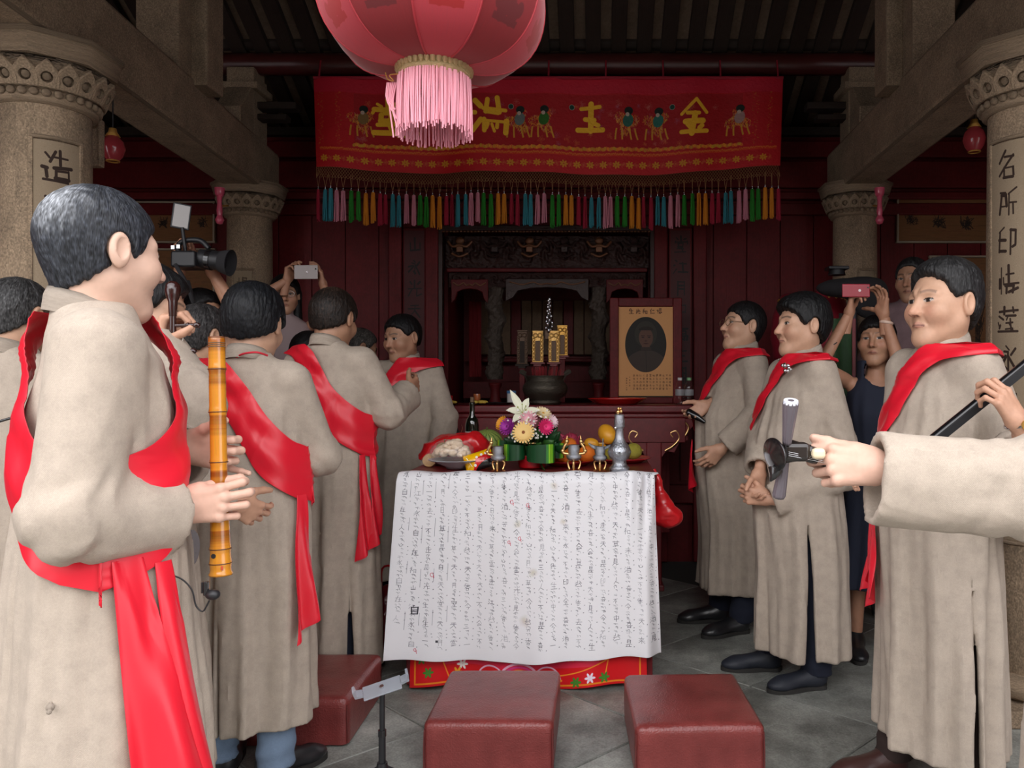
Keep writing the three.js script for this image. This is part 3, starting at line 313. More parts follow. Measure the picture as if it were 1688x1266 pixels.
  if (o.glasses) { const gl = new THREE.Group(); gl.name = 'glasses'; g.add(gl); gl.applyMatrix4(HM); const gm = o.glasses; for (const s of [-1, 1]) { part(gl, 'rim', new THREE.TorusGeometry(0.021, 0.0014, 8, 28).scale(1.15, 0.85, 1).translate(s * 0.033, 0.010, 0.099), gm); part(gl, 'lens', new THREE.CircleGeometry(0.021, 24).scale(1.15, 0.85, 1).translate(s * 0.033, 0.010, 0.099), lensMat); part(gl, 'temple_arm', rod(V(s * 0.057, 0.014, 0.098), V(s * 0.084, 0.016, 0.0), 0.0014, 0.0014, 6), gm); } part(gl, 'bridge', rod(V(-0.01, 0.012, 0.101), V(0.01, 0.012, 0.101), 0.0014, 0.0014, 6), gm); }
  return g;
}
const lensMat = phys({ color: 0xffffff, transmission: 1, thickness: 0, roughness: 0.02, ior: 1.5 });
// ---------------------------------------------------------------- the hall
const R = rng(11);
const floorMats = [0.92, 1.0, 1.08, 1.16].map((k) => std({ color: lin(0.50 * k, 0.51 * k, 0.475 * k), map: texRep(T.floor, 0.8, 0.8), roughnessMap: texRep(T.rough, 1, 1), roughness: 0.75, bumpMap: texRep(T.bump, 1.5, 1.5), bumpScale: 0.002 }));
{ const floor = struct('floor', box(9.4, 0.2, 16, 0, -0.112, 1.0, 0), std({ color: lin(0.05, 0.05, 0.045), roughness: 0.95 }), 'grey stone slab floor laid on the diagonal', 'floor');
  const s = 0.62, gap = 0.006, variants = [0, 1, 2, 3, 4, 5].map((k) => { const g = new RoundedBoxGeometry(s - gap, 0.03, s - gap, 1, 0.004); boxUV(g); const uv = g.attributes.uv; for (let i = 0; i < uv.count; i++) uv.setXY(i, uv.getX(i) + k * 0.37, uv.getY(i) + k * 0.61); return g; });
  const c = Math.SQRT1_2; for (let i = -16; i <= 16; i++) for (let j = -16; j <= 16; j++) { const x = (i * c + j * c) * s + 0.15, z = (-i * c + j * c) * s - 2.2; if (Math.abs(x) > 4.2 || z < -5.7 || z > 2.6) continue; const m = part(floor, 'slab', variants[Math.floor(R() * 6)], floorMats[Math.floor(R() * 4)]); m.position.set(x, -0.0155 - R() * 0.0012, z); m.rotation.y = Math.PI / 4; }
}
const WALLZ = -6.0, NICHE = [-0.817, 0.77, 1.1, 2.49];
{ // back wall with an opening for the shrine
  const w = struct('wall_back', merge(box(4.3 + NICHE[0], 3.25, 0.16, (-4.3 + NICHE[0]) / 2, 1.6, WALLZ - 0.11, 0), box(4.3 - NICHE[1], 3.25, 0.16, (4.3 + NICHE[1]) / 2, 1.6, WALLZ - 0.11, 0), box(NICHE[1] - NICHE[0], 3.225 - NICHE[3], 0.16, -0.02, (3.225 + NICHE[3]) / 2, WALLZ - 0.11, 0), box(NICHE[1] - NICHE[0], NICHE[2], 0.16, -0.02, NICHE[2] / 2, WALLZ - 0.11, 0)), M.redWood, 'dark red timber wall behind the altar', 'wall');
  const pg = [0, 1, 2].map((k) => { const g = box(0.245, 2.05, 0.024, 0, 0, 0, 0.004), uv = g.attributes.uv; for (let i = 0; i < uv.count; i++) uv.setXY(i, uv.getX(i) + k * 0.29, uv.getY(i) + k * 0.4); return g; });
  for (let x = -4.15; x < 4.2; x += 0.25) { if (x > -0.98 && x < 0.93) continue; if (Math.abs(x) > 2.5) continue; const m = part(w, 'plank', pg[Math.floor(R() * 3)], R() < 0.5 ? M.redWood : M.redWood); m.position.set(x, 1.62, WALLZ - 0.018 + R() * 0.003); }
  for (let x = -4.15; x < 4.2; x += 0.25) { if (Math.abs(x) <= 2.5) continue; const m = part(w, 'plank', pg[Math.floor(R() * 3)], M.redWood); m.position.set(x, 1.62, WALLZ - 0.018); }
  part(w, 'rail', box(8.6, 0.12, 0.07, 0, 3.06, WALLZ + 0.02, 0.01), M.redWood); part(w, 'rail', box(8.6, 0.2, 0.05, 0, 2.88, WALLZ, 0.01), M.redWood); part(w, 'rail', box(8.6, 0.06, 0.07, 0, 2.72, WALLZ + 0.01, 0.015), M.redWood); part(w, 'rail', box(8.6, 0.09, 0.07, 0, 2.62, WALLZ, 0.012), M.redWood); part(w, 'rail', box(8.6, 0.14, 0.06, 0, 0.5, WALLZ, 0.012), M.redWood);
  // door posts beside the shrine, and their painted verse boards
  for (const [x, n] of [[-1.14, 0], [-0.87, 1], [0.83, 2], [1.12, 3]]) part(w, 'post', box(0.1, 2.62, 0.09, x, 1.31, WALLZ + 0.01, 0.012), M.redWood);
}
function verseBoard(x, chars, label) { const g = thing('verse_board', label, 'verse board', [x, 1.85, WALLZ + 0.022], 'painted verse boards beside the shrine'); part(g, 'board', box(0.17, 1.26, 0.026, 0, 0, 0, 0.006), M.redWood); const t = canvasTex(128, 960, (c, w, h) => { c.fillStyle = '#4a1517'; c.fillRect(0, 0, w, h); const j = rng(5 + chars.length); for (let i = 0; i < 900; i++) { c.fillStyle = `rgba(${20 + j() * 40},${8 + j() * 12},10,0.12)`; c.fillRect(j() * w, j() * h, 1 + j() * 2, 4 + j() * 22); } c.strokeStyle = '#120a09'; [...chars].forEach((ch, i) => glyph(c, ch, 14, 30 + i * 128, 100, 9, j)); }); part(g, 'lettering', new THREE.PlaneGeometry(0.145, 1.22).translate(0, 0, 0.0135), std({ map: t, roughness: 0.6 })); return g; }
verseBoard(-1.0, '山永光天德人聖', 'dark red verse board with black characters, shrine side away from the framed portrait');
verseBoard(0.975, '堂江月中福生朝', 'dark red verse board with black characters behind the framed portrait');
// side walls and the courtyard's flanks
struct('wall_left', box(0.2, 3.6, 6.4, -4.42, 1.7, -3.3, 0), M.redWood, 'dark red side wall of the hall', 'wall');
struct('wall_right', box(0.2, 3.6, 6.4, 4.42, 1.7, -3.3, 0), M.redWood, 'dark red side wall on the phone photographers side', 'wall');
struct('wall_courtyard', box(12, 3.6, 0.3, 0, 1.8, 6.4, 0), std({ color: lin(0.34, 0.27, 0.21), map: texRep(T.granite, 0.6, 0.6), roughness: 0.95 }), 'plastered gatehouse wall across the open courtyard', 'wall');
// painted panels on the back wall's outer bays
function paintedPanel(px0, py0, px1, py1, label, seed) { const a = at(px0, py0, 5.95), b = at(px1, py1, 5.95), w = b.x - a.x, h = a.y - b.y, g = thing('painted_panel', label, 'painted panel', [(a.x + b.x) / 2, (a.y + b.y) / 2, WALLZ + 0.012]); const j = rng(seed), t = canvasTex(512, 320, (c, W, H) => { c.fillStyle = '#7a5230'; c.fillRect(0, 0, W, H); for (let i = 0; i < 700; i++) { c.fillStyle = `rgba(${40 + j() * 70},${25 + j() * 45},${12 + j() * 20},0.16)`; c.fillRect(j() * W, j() * H, 8 + j() * 60, 1 + j() * 3); } c.strokeStyle = 'rgba(25,16,10,0.75)'; for (let k = 0; k < 4; k++) { let x = W * (0.12 + 0.25 * k), y = H * (0.7 + 0.15 * (j() - 0.5)); for (let i = 0; i < 26; i++) { c.lineWidth = 1 + j() * 5; c.beginPath(); c.moveTo(x + (j() - 0.5) * 70, y - j() * 110); c.quadraticCurveTo(x + (j() - 0.5) * 70, y - j() * 90, x + (j() - 0.5) * 60, y - j() * 70); c.stroke(); } } }); part(g, 'panel_board', box(w, h, 0.03, 0, 0, -0.006, 0.003), M.darkWood); part(g, 'painting', new THREE.PlaneGeometry(w - 0.02, h - 0.02).translate(0, 0, 0.0105), std({ map: t, roughness: 0.75 })); const fr = std({ color: lin(0.32, 0.27, 0.2), roughness: 0.8 }); for (const [x, y, ww, hh] of [[0, h / 2, w + 0.02, 0.014], [0, -h / 2, w + 0.02, 0.014], [-w / 2, 0, 0.014, h], [w / 2, 0, 0.014, h]]) part(g, 'frame_strip', box(ww, hh, 0.03, x, y, 0.006, 0.003), fr); return g; }
paintedPanel(214, 332, 350, 398, 'long painted wood panel above the video cameraman', 1); paintedPanel(214, 410, 350, 620, 'tall painted wood panel behind the video cameraman', 2);
paintedPanel(1482, 323, 1668, 398, 'long painted wood panel above the bystander in the pink shirt', 3); paintedPanel(1536, 422, 1668, 640, 'tall painted wood panel behind the bystander in the pink shirt', 4);
// roof: two slopes with boards, rafters and tile strips, and round purlins
const RIDGE = [-3.35, 4.86], BACKEAVE = [-6.45, 3.2], FRONTEAVE = [-1.7, 3.0];
{ const roofMat = std({ color: lin(0.26, 0.175, 0.12), map: texRep(T.grain, 2, 2), roughness: 0.95 });
  const ceil = structGroup('ceiling', 'pitched timber roof with close-set dark rafters', 'ceiling');
  const slab = (a, b) => { const dz = b[0] - a[0], dy = b[1] - a[1], L = Math.hypot(dz, dy), g = box(9.2, 0.1, L, 0, 0.12, 0, 0); g.rotateX(-Math.atan2(dy, dz)); return g.translate(0, (a[1] + b[1]) / 2, (a[0] + b[0]) / 2); };
  part(ceil, 'roof_boards', merge(slab(BACKEAVE, RIDGE), slab(RIDGE, FRONTEAVE)), roofMat, 'dusty brown tile undersides between rafters');
  const mk = (a, b) => { const dz = b[0] - a[0], dy = b[1] - a[1], L = Math.hypot(dz, dy), g = box(0.105, 0.05, L, 0, 0.04, 0, 0.006); g.rotateX(-Math.atan2(dy, dz)); return g.translate(0, (a[1] + b[1]) / 2, (a[0] + b[0]) / 2); };
  const gb = mk(BACKEAVE, RIDGE), gf = mk(RIDGE, FRONTEAVE); for (let x = -4.3; x <= 4.3; x += 0.178) { part(ceil, 'rafter', gb, M.darkWood).position.set(x + (R() - 0.5) * 0.012, (R() - 0.5) * 0.008, 0); part(ceil, 'rafter', gf, M.darkWood).position.x = x; }
  const gable = extrude([[-6.4, 3.3], [-1.75, 3.05], [-3.35, 4.85]].map(([z, y]) => [-z, y]), 0.12); for (const x of [-4.5, 4.38]) { const g2 = gable.clone().rotateY(Math.PI / 2).translate(x, 0, 0); part(ceil, 'gable_wall', g2, M.redWood); }
  part(ceil, 'back_eave_wall', merge(box(8.8, 0.5, 0.1, 0, 3.3, -6.5, 0), box(8.8, 0.06, 0.62, 0, 3.2, -6.28, 0)), M.darkWood); part(ceil, 'ridge_cap', box(9.2, 0.2, 0.6, 0, RIDGE[1] + 0.24, RIDGE[0], 0), M.darkWood);
}
const purlin = (y, z, r, label, mat, x0 = -4.3, x1 = 4.3) => { const m = single('purlin', new THREE.CylinderGeometry(r, r, x1 - x0, 24).rotateZ(Math.PI / 2), mat, label, 'roof beam', [(x0 + x1) / 2, y, z]); m.userData.kind = 'structure'; m.name = 'trim_' + (names.get('trim') ?? 1); names.set('trim', (names.get('trim') ?? 1) + 1); return m; };
const redPole = phys({ color: lin(0.11, 0.018, 0.016), map: texRep(T.grain, 1, 4), roughness: 0.38, clearcoat: 0.2, clearcoatRoughness: 0.3 });
purlin(3.555, -5.62, 0.075, 'polished dark red round beam that the embroidered banner hangs from', redPole, -2.25, 2.3);
purlin(3.72, -5.66, 0.05, 'slim dark roof pole above the banner beam', M.darkWood, -4.3, 4.3);
purlin(4.72, -3.35, 0.09, 'ridge beam under the roof peak', M.darkWood);
purlin(2.93, -1.77, 0.07, 'front eave beam carrying the red lantern', redPole);
// ---------------------------------------------------------------- stone columns
const petalGeo = (() => { const s = new THREE.Shape(); s.moveTo(-0.034, 0); s.bezierCurveTo(-0.046, 0.045, -0.02, 0.07, 0, 0.088); s.bezierCurveTo(0.02, 0.07, 0.046, 0.045, 0.034, 0); s.lineTo(-0.034, 0); const h = new THREE.Path(); h.absarc(0, 0.033, 0.019, 0, Math.PI * 2, true); s.holes.push(h); const a = new THREE.ExtrudeGeometry(s, { depth: 0.014, bevelEnabled: true, bevelSize: 0.004, bevelThickness: 0.004, bevelSegments: 1, curveSegments: 6 }); return merge(a, ball(0.0145, 0, 0.033, 0.006, 1, 1, 0.6, 10)); })();
const beadGeo = ball(0.017, 0, 0, 0, 1, 0.95, 0.8, 10);
function inscriptionPanel(parent, r, ang0, ang1, y0, y1, chars, ink, size, bg) {
  const w = (ang1 - ang0) * r, H = y1 - y0, TW = 256, TH = Math.min(2048, Math.round(256 * H / w)), t = canvasTex(TW, TH, (c) => { const j = rng(chars.length * 13 + TH); c.fillStyle = bg; c.fillRect(0, 0, TW, TH); for (let i = 0; i < 9000; i++) { const k = j(); c.fillStyle = k < 0.5 ? `rgba(40,30,20,${0.05 + 0.12 * j()})` : `rgba(255,240,215,${0.04 + 0.08 * j()})`; c.fillRect(j() * TW, j() * TH, 1 + j() * 3, 1 + j() * 3); } c.strokeStyle = ink; const n = chars.length, step = TH / (n + 0.3); [...chars].forEach((ch, i) => glyph(c, ch, (TW - size) / 2, step * (i + 0.2), size, size * 0.085, j)); });
  part(parent, 'inscription', gridSurface(12, 1, (u, v) => { const a = lerp(ang0, ang1, u); return V(Math.sin(a) * r * 1.004, lerp(y0, y1, v), Math.cos(a) * r * 1.004); }), std({ map: t, roughness: 0.9, side: THREE.DoubleSide }), 'incised character column');
  const fr = (a, yb, yt, w2) => gridSurface(4, 1, (u, v) => { const q = a + (u - 0.5) * w2 / r; return V(Math.sin(q) * (r + 0.006), lerp(yb, yt, v), Math.cos(q) * (r + 0.006)); });
  for (const [a, d] of [[ang0, -1], [ang1, 1]]) part(parent, 'frame_edge', (() => { const g = box(0.016, H + 0.04, 0.012, 0, (y0 + y1) / 2, r, 0.003); g.rotateY(a + d * 0.03); return g; })(), M.granite);
  for (const yy of [y0 - 0.012, y1 + 0.012]) part(parent, 'frame_edge', (() => { const c = []; for (let i = 0; i <= 10; i++) { const a = lerp(ang0 - 0.04, ang1 + 0.04, i / 10); c.push(V(Math.sin(a) * (r + 0.001), yy, Math.cos(a) * (r + 0.001))); } return new THREE.TubeGeometry(new THREE.CatmullRomCurve3(c), 12, 0.008, 6); })(), M.granite);
}
function column(x, z, r, top, label, ins) {
  const g = thing('stone_column', label, 'column', [x, 0, z]); g.userData.kind = 'structure'; const k = r / 0.17, capB = top - 0.255 * k;
  part(g, 'shaft', (() => { const q = lathe([[0, 0.16], [r * 0.98, 0.16], [r * 1.0, 0.9], [r * 0.99, 1.8], [r * 0.96, capB], [0, capB]], 56), uv = q.attributes.uv; for (let i = 0; i < uv.count; i++) uv.setXY(i, uv.getX(i) * 1.1, uv.getY(i) * 2.6); return q; })(), M.granite);
  part(g, 'base', merge(box(r * 2.7, 0.07, r * 2.7, 0, 0.035, 0, 0.008), lathe([[r * 1.05, 0.07], [r * 1.28, 0.09], [r * 1.32, 0.13], [r * 1.1, 0.17], [0, 0.17]], 40)), M.granite);
  const cp = part(g, 'capital', lathe([[r * 0.97, capB], [r * 1.08, capB + 0.005], [r * 1.1, capB + 0.02], [r * 1.08, capB + 0.05 * k], [r * 1.2, capB + 0.1 * k], [r * 1.36, capB + 0.165 * k], [0, capB + 0.165 * k]], 48), M.granite);
  const n = Math.round(20); for (let i = 0; i < n; i++) { const a = i / n * Math.PI * 2, p = part(cp, 'petal', petalGeo, M.granite); p.scale.setScalar(k * 1.12); p.rotation.set(0, a, 0, 'YXZ'); p.rotateX(0.42); p.position.set(Math.sin(a) * r * 1.13, capB + 0.062 * k, Math.cos(a) * r * 1.13); }
  const nb = 30; for (let i = 0; i < nb; i++) { const a = i / nb * Math.PI * 2, p = part(cp, 'bead', beadGeo, M.granite); p.scale.setScalar(k); p.rotation.y = a; p.position.set(Math.sin(a) * r * 1.12, capB + 0.038 * k, Math.cos(a) * r * 1.12); }
  const ab = new THREE.CylinderGeometry(r * 1.62, r * 1.5, 0.075 * k, 8).rotateY(Math.PI / 8).translate(0, capB + 0.205 * k, 0); part(g, 'abacus', merge(ab, new THREE.CylinderGeometry(r * 1.66, r * 1.66, 0.02 * k, 8).rotateY(Math.PI / 8).translate(0, capB + 0.248 * k, 0)), M.granite);
  if (ins) inscriptionPanel(g, r * 0.995, ins[0], ins[1], ins[2], ins[3], ins[4], ins[5], ins[6], ins[7]);
  return g;
}
const CF = -3.3, CB = -5.7, XLF = at(74, 0, 3.3).x, XRF = at(1701, 0, 3.3).x, XLB = at(412, 0, 5.7).x, XRB = at(1409, 0, 5.7).x;
column(XLF, CF, 0.172, 2.68, 'thick granite column with lotus capital behind the flute player', [0.36, 1.35, 0.7, 2.28, '造江聖天山永光人和', '#2a1a12', 165, '#8d7c66']);
column(XRF, CF, 0.172, 2.68, 'thick granite column with dark incised characters beside the sanxian player in brown shoes', [-1.5, -0.55, 0.7, 2.29, '名所印懷蓬永山江天和', '#2b1a10', 150, '#8d7c66']);
column(XLB, CB, 0.155, 2.72, 'granite column with incised panel behind the woman in glasses', [-0.35, 0.52, 0.8, 2.1, '楊觀朝德光人', '#4a3d2e', 150, '#8a7a64']);
column(XRB, CB, 0.155, 2.72, 'granite column behind the woman with the red phone', [-0.1, 0.75, 0.8, 2.1, '福年和仁先生', '#7a684f', 140, '#8a7a64']);
// stone tie beams with short posts and brackets
function tieBeam(xf, xb, label, s) {
  const g = thing('stone_beam', label, 'stone beam'); g.userData.kind = 'structure'; const z0 = -2.2, z1 = -5.95, xm = (t) => lerp(xf, xb, (-t - 3.3) / 2.4), h = 0.33, y0 = 2.685;
  const bm = box(0.27, h, z0 - z1, 0, 0, 0, 0.03); const ang = Math.atan2(xm(z0) - xm(z1), z0 - z1); bm.rotateY(ang); part(g, 'beam', bm.translate((xm(z0) + xm(z1)) / 2, y0 + h / 2, (z0 + z1) / 2), M.granite);
  part(g, 'short_post', box(0.235, 1.3, 0.235, xm(-4.42), y0 + h + 0.6, -4.42, 0.015), M.granite); part(g, 'post_collar', box(0.1, 1.3, 0.2, xm(-4.42) + s * 0.16, y0 + h + 0.6, -4.53, 0.015), M.granite);
  // curved bracket and stub over the back column
  const br = extrude([[0, 0], [0.42, 0], [0.42, 0.16], [0.36, 0.22], [0.26, 0.34], [0.1, 0.44], [0, 0.46]], 0.16, 0.008); br.rotateY(-Math.PI / 2).translate(xm(-5.5) + 0.08, y0 + h - 0.02, -5.74); part(g, 'bracket', br, M.granite);
  part(g, 'bearing_block', merge(box(0.2, 0.34, 0.2, xm(-5.62), y0 + h + 0.16, -5.62, 0.01), box(0.27, 0.05, 0.27, xm(-5.62), y0 + h + 0.35, -5.62, 0.008), box(0.19, 0.12, 0.19, xm(-5.62), y0 + h + 0.43, -5.62, 0.01)), M.granite);
  part(g, 'side_bracket', merge(box(0.34, 0.05, 0.1, xm(-5.62) + s * 0.2, y0 + h + 0.24, -5.62, 0.01), box(0.26, 0.04, 0.1, xm(-5.62) + s * 0.17, y0 + h + 0.16, -5.62, 0.01)), M.darkWood);
  return g;
}
tieBeam(XLF, XLB, 'long stone beam from the flute players column back to the altar wall', 1); tieBeam(XRF, XRB, 'long stone beam above the man in brown shoes', -1);
// small hanging plaque and lamps
{ const p = at(154, 237, 3.62), g = thing('hanging_plaque', 'narrow grey hanging plaque beside the flute players column', 'plaque', p); part(g, 'board', box(0.075, 0.205, 0.025, 0, 0, 0, 0.006), M.granite); part(g, 'rim', merge(box(0.08, 0.012, 0.034, 0, 0.1, 0, 0.003), box(0.08, 0.012, 0.034, 0, -0.1, 0, 0.003), box(0.012, 0.2, 0.034, -0.035, 0, 0, 0.003), box(0.012, 0.2, 0.034, 0.035, 0, 0, 0.003)), M.granite); part(g, 'knot', merge(new THREE.TorusGeometry(0.018, 0.004, 6, 16).translate(-0.008, 0.08, 0.016), new THREE.TorusGeometry(0.018, 0.004, 6, 16).translate(0.012, 0.085, 0.016)), M.paleWood); part(g, 'cord', rod(V(0, 0.1, 0), V(0, 0.32, 0), 0.004), M.black); }
const redGlass = phys({ color: lin(0.42, 0.05, 0.06), roughness: 0.12, transmission: 0.35, thickness: 0, ior: 1.45, side: THREE.DoubleSide });
function hangLamp(p, label, s = 1) { const g = thing('hanging_lamp', label, 'lamp', p, 'small red glass lamps hung from the beams'); part(g, 'glass_shade', lathe([[0.006, 0.07], [0.03, 0.062], [0.055, 0.03], [0.062, -0.01], [0.05, -0.05], [0.03, -0.075]], 24).scale(s, s, s), redGlass); part(g, 'lamp_cap', lathe([[0, 0.11], [0.018, 0.105], [0.022, 0.085], [0.038, 0.06], [0, 0.06]], 20).scale(s, s, s), M.gilt); part(g, 'ring', new THREE.TorusGeometry(0.031 * s, 0.004, 8, 24).rotateX(Math.PI / 2).translate(0, -0.076 * s, 0), M.gilt); part(g, 'cord', rod(V(0, 0.11 * s, 0), V(0, 0.32, 0), 0.003), M.black); return g; }
hangLamp(at(186, 243, 3.8), 'small red glass lamp hung beside the grey plaque', 0.85); hangLamp(at(1606, 228, 4.3), 'small red glass lamp hung under the beam by the dark-lettered column', 0.95);
const pinkGlass = phys({ color: lin(0.62, 0.09, 0.16), roughness: 0.3, clearcoat: 0.4 });
function wallLamp(p, label) { const g = thing('column_lamp', label, 'lamp', p, 'pink candle lamps fixed to the columns'); part(g, 'cup', lathe([[0, -0.02], [0.024, -0.018], [0.03, 0.0], [0.034, 0.035], [0.026, 0.036], [0, 0.01]], 20).translate(0, 0.085, 0), pinkGlass); part(g, 'stem', lathe([[0, -0.09], [0.014, -0.09], [0.02, -0.03], [0.014, 0.02], [0.02, 0.07], [0, 0.07]], 18), pinkGlass); part(g, 'tassel_cup', lathe([[0, -0.12], [0.018, -0.115], [0.028, -0.09], [0.016, -0.06], [0, -0.06]], 18), pinkGlass); part(g, 'bracket', rod(V(0, 0.0, 0), V(0.0, 0.03, -0.12), 0.007), M.gilt); return g; }
wallLamp(at(362, 340, 5.3), 'pink candle lamp fixed to column by the video cameraman'); wallLamp(at(1450, 340, 5.3), 'pink candle lamp fixed to column above the red phone');
// ---------------------------------------------------------------- red lantern
{ const c = at(716, -8, 1.77), g = thing('red_lantern', 'large red cloth lantern with gold collar and pink fringe', 'lantern', [c.x, c.y, c.z]);
  const N = 10, RX = 0.25, prof = (v) => { const a = lerp(-0.5, 0.5, v) * Math.PI; return [0.068 + (RX - 0.068) * Math.pow(Math.max(0, Math.cos(a)), 0.72), 0.165 * Math.sin(a)]; };
  const pt = (idx) => canvasTex(256, 512, (x, w, h) => { const j = rng(idx + 3); x.fillStyle = idx % 2 ? '#8c161d' : '#bb3440'; x.fillRect(0, 0, w, h); for (let i = 0; i < 600; i++) { x.fillStyle = `rgba(${j() < 0.5 ? 90 : 255},${j() * 60},${40 + j() * 40},0.05)`; x.fillRect(j() * w, j() * h, 2, 8 + j() * 30); } x.fillStyle = idx % 2 ? '#6a0c12' : '#a81416'; const scroll = (cx, cy, s) => { for (const q of [-1, 1]) { x.beginPath(); x.arc(cx + q * 26 * s, cy, 24 * s, 0, 7); x.fill(); x.beginPath(); x.arc(cx + q * 50 * s, cy - 14 * s, 16 * s, 0, 7); x.fill(); } x.beginPath(); x.arc(cx, cy - 20 * s, 26 * s, 0, 7); x.fill(); x.fillRect(cx - 60 * s, cy + 8 * s, 120 * s, 14 * s); }; scroll(w / 2, h * 0.42, 1.5); scroll(w / 2, h * 0.7, 1.1); x.strokeStyle = idx % 2 ? '#8c161d' : '#cf5a5a'; x.lineWidth = 4; x.beginPath(); x.moveTo(w * 0.3, h * 0.55); x.bezierCurveTo(w * 0.4, h * 0.5, w * 0.6, h * 0.6, w * 0.7, h * 0.55); x.stroke(); });
  const mats = [0, 1].map((i) => phys({ map: pt(i), transmission: 0.32, thickness: 0, roughness: 0.85, side: THREE.DoubleSide }));
  for (let i = 0; i < N; i++) { const a0 = i / N * Math.PI * 2, a1 = (i + 1) / N * Math.PI * 2; part(g, 'cloth_panel', gridSurface(8, 24, (u, v) => { const [r, y] = prof(v), a = lerp(a0, a1, u), sag = 1 - 0.035 * Math.sin(u * Math.PI) * Math.cos((v - 0.5) * Math.PI); return V(Math.sin(a) * r * sag, y, Math.cos(a) * r * sag); }), mats[i % 2]); part(g, 'rib', (() => { const p = []; for (let k = 0; k <= 14; k++) { const [r, y] = prof(k / 14); p.push(V(Math.sin(a0) * r, y, Math.cos(a0) * r)); } return tube(p, 0.0026, 24, 6); })(), std({ color: lin(0.35, 0.02, 0.03), roughness: 0.5 })); }
  const goldFoil = std({ color: lin(0.95, 0.72, 0.38), metalness: 0.55, roughness: 0.2, bumpMap: texRep(T.bump, 4, 4), bumpScale: 0.004 });
  const ring = (y, name) => part(g, name, lathe([[0.066, y - 0.02], [0.074, y - 0.018], [0.079, y - 0.008], [0.076, y], [0.079, y + 0.008], [0.072, y + 0.018], [0.064, y + 0.02]], 48), goldFoil);
  ring(-0.172, 'gold_collar'); ring(0.172, 'gold_collar'); part(g, 'braid', (() => { const gs = []; for (let i = 0; i < 40; i++) { const a = i / 40 * Math.PI * 2; gs.push(ball(0.0066, Math.sin(a) * 0.0795, -0.166, Math.cos(a) * 0.0795, 1, 1.6, 1, 8)); } return merge(gs); })(), goldFoil).userData.kind = 'stuff';
  const fr = rng(8), gs = []; for (let i = 0; i < 240; i++) { const a = i / 240 * Math.PI * 2 + fr() * 0.01, r = 0.071 + fr() * 0.008, L = 0.112 + fr() * 0.02, w = (fr() - 0.5) * 0.008, w2 = (fr() - 0.5) * 0.01; gs.push(tube([V(Math.sin(a) * r, -0.185, Math.cos(a) * r), V(Math.sin(a) * (r + 0.002) + w * 0.5, -0.185 - L * 0.5, Math.cos(a) * (r + 0.002)), V(Math.sin(a) * (r + 0.001) + w, -0.185 - L, Math.cos(a) * (r + 0.001) + w2)], 0.0017, 4, 5)); }
  for (let i = 0; i < 6; i++) gs.push(tube([V(-0.078 - i * 0.004, -0.2, 0.02), V(-0.085 - i * 0.003, -0.235, 0.02), V(-0.084 + (i % 3) * 0.004, -0.26 - (i % 4) * 0.02, 0.022)], 0.0019, 6, 5));
  const fringe = part(g, 'fringe', merge(gs), std({ color: lin(0.78, 0.33, 0.40), roughness: 0.75 }), 'pale pink thread fringe'); fringe.userData.kind = 'stuff';
  part(g, 'fringe_band', lathe([[0.070, -0.2], [0.0745, -0.2], [0.0745, -0.186], [0.070, -0.186], [0.070, -0.2]], 40), std({ color: lin(0.7, 0.3, 0.36), roughness: 0.8 }));
  part(g, 'loose_thread', tube([V(-0.07, -0.185, 0.03), V(-0.09, -0.19, 0.035), V(-0.082, -0.2, 0.03), V(-0.095, -0.196, 0.03), V(-0.1, -0.182, 0.03)], 0.0012, 20, 5), M.gilt);
  part(g, 'hanging_cord', rod(V(0, 0.18, 0), V(0, 2.87 - c.y, 0), 0.005), M.black);
}
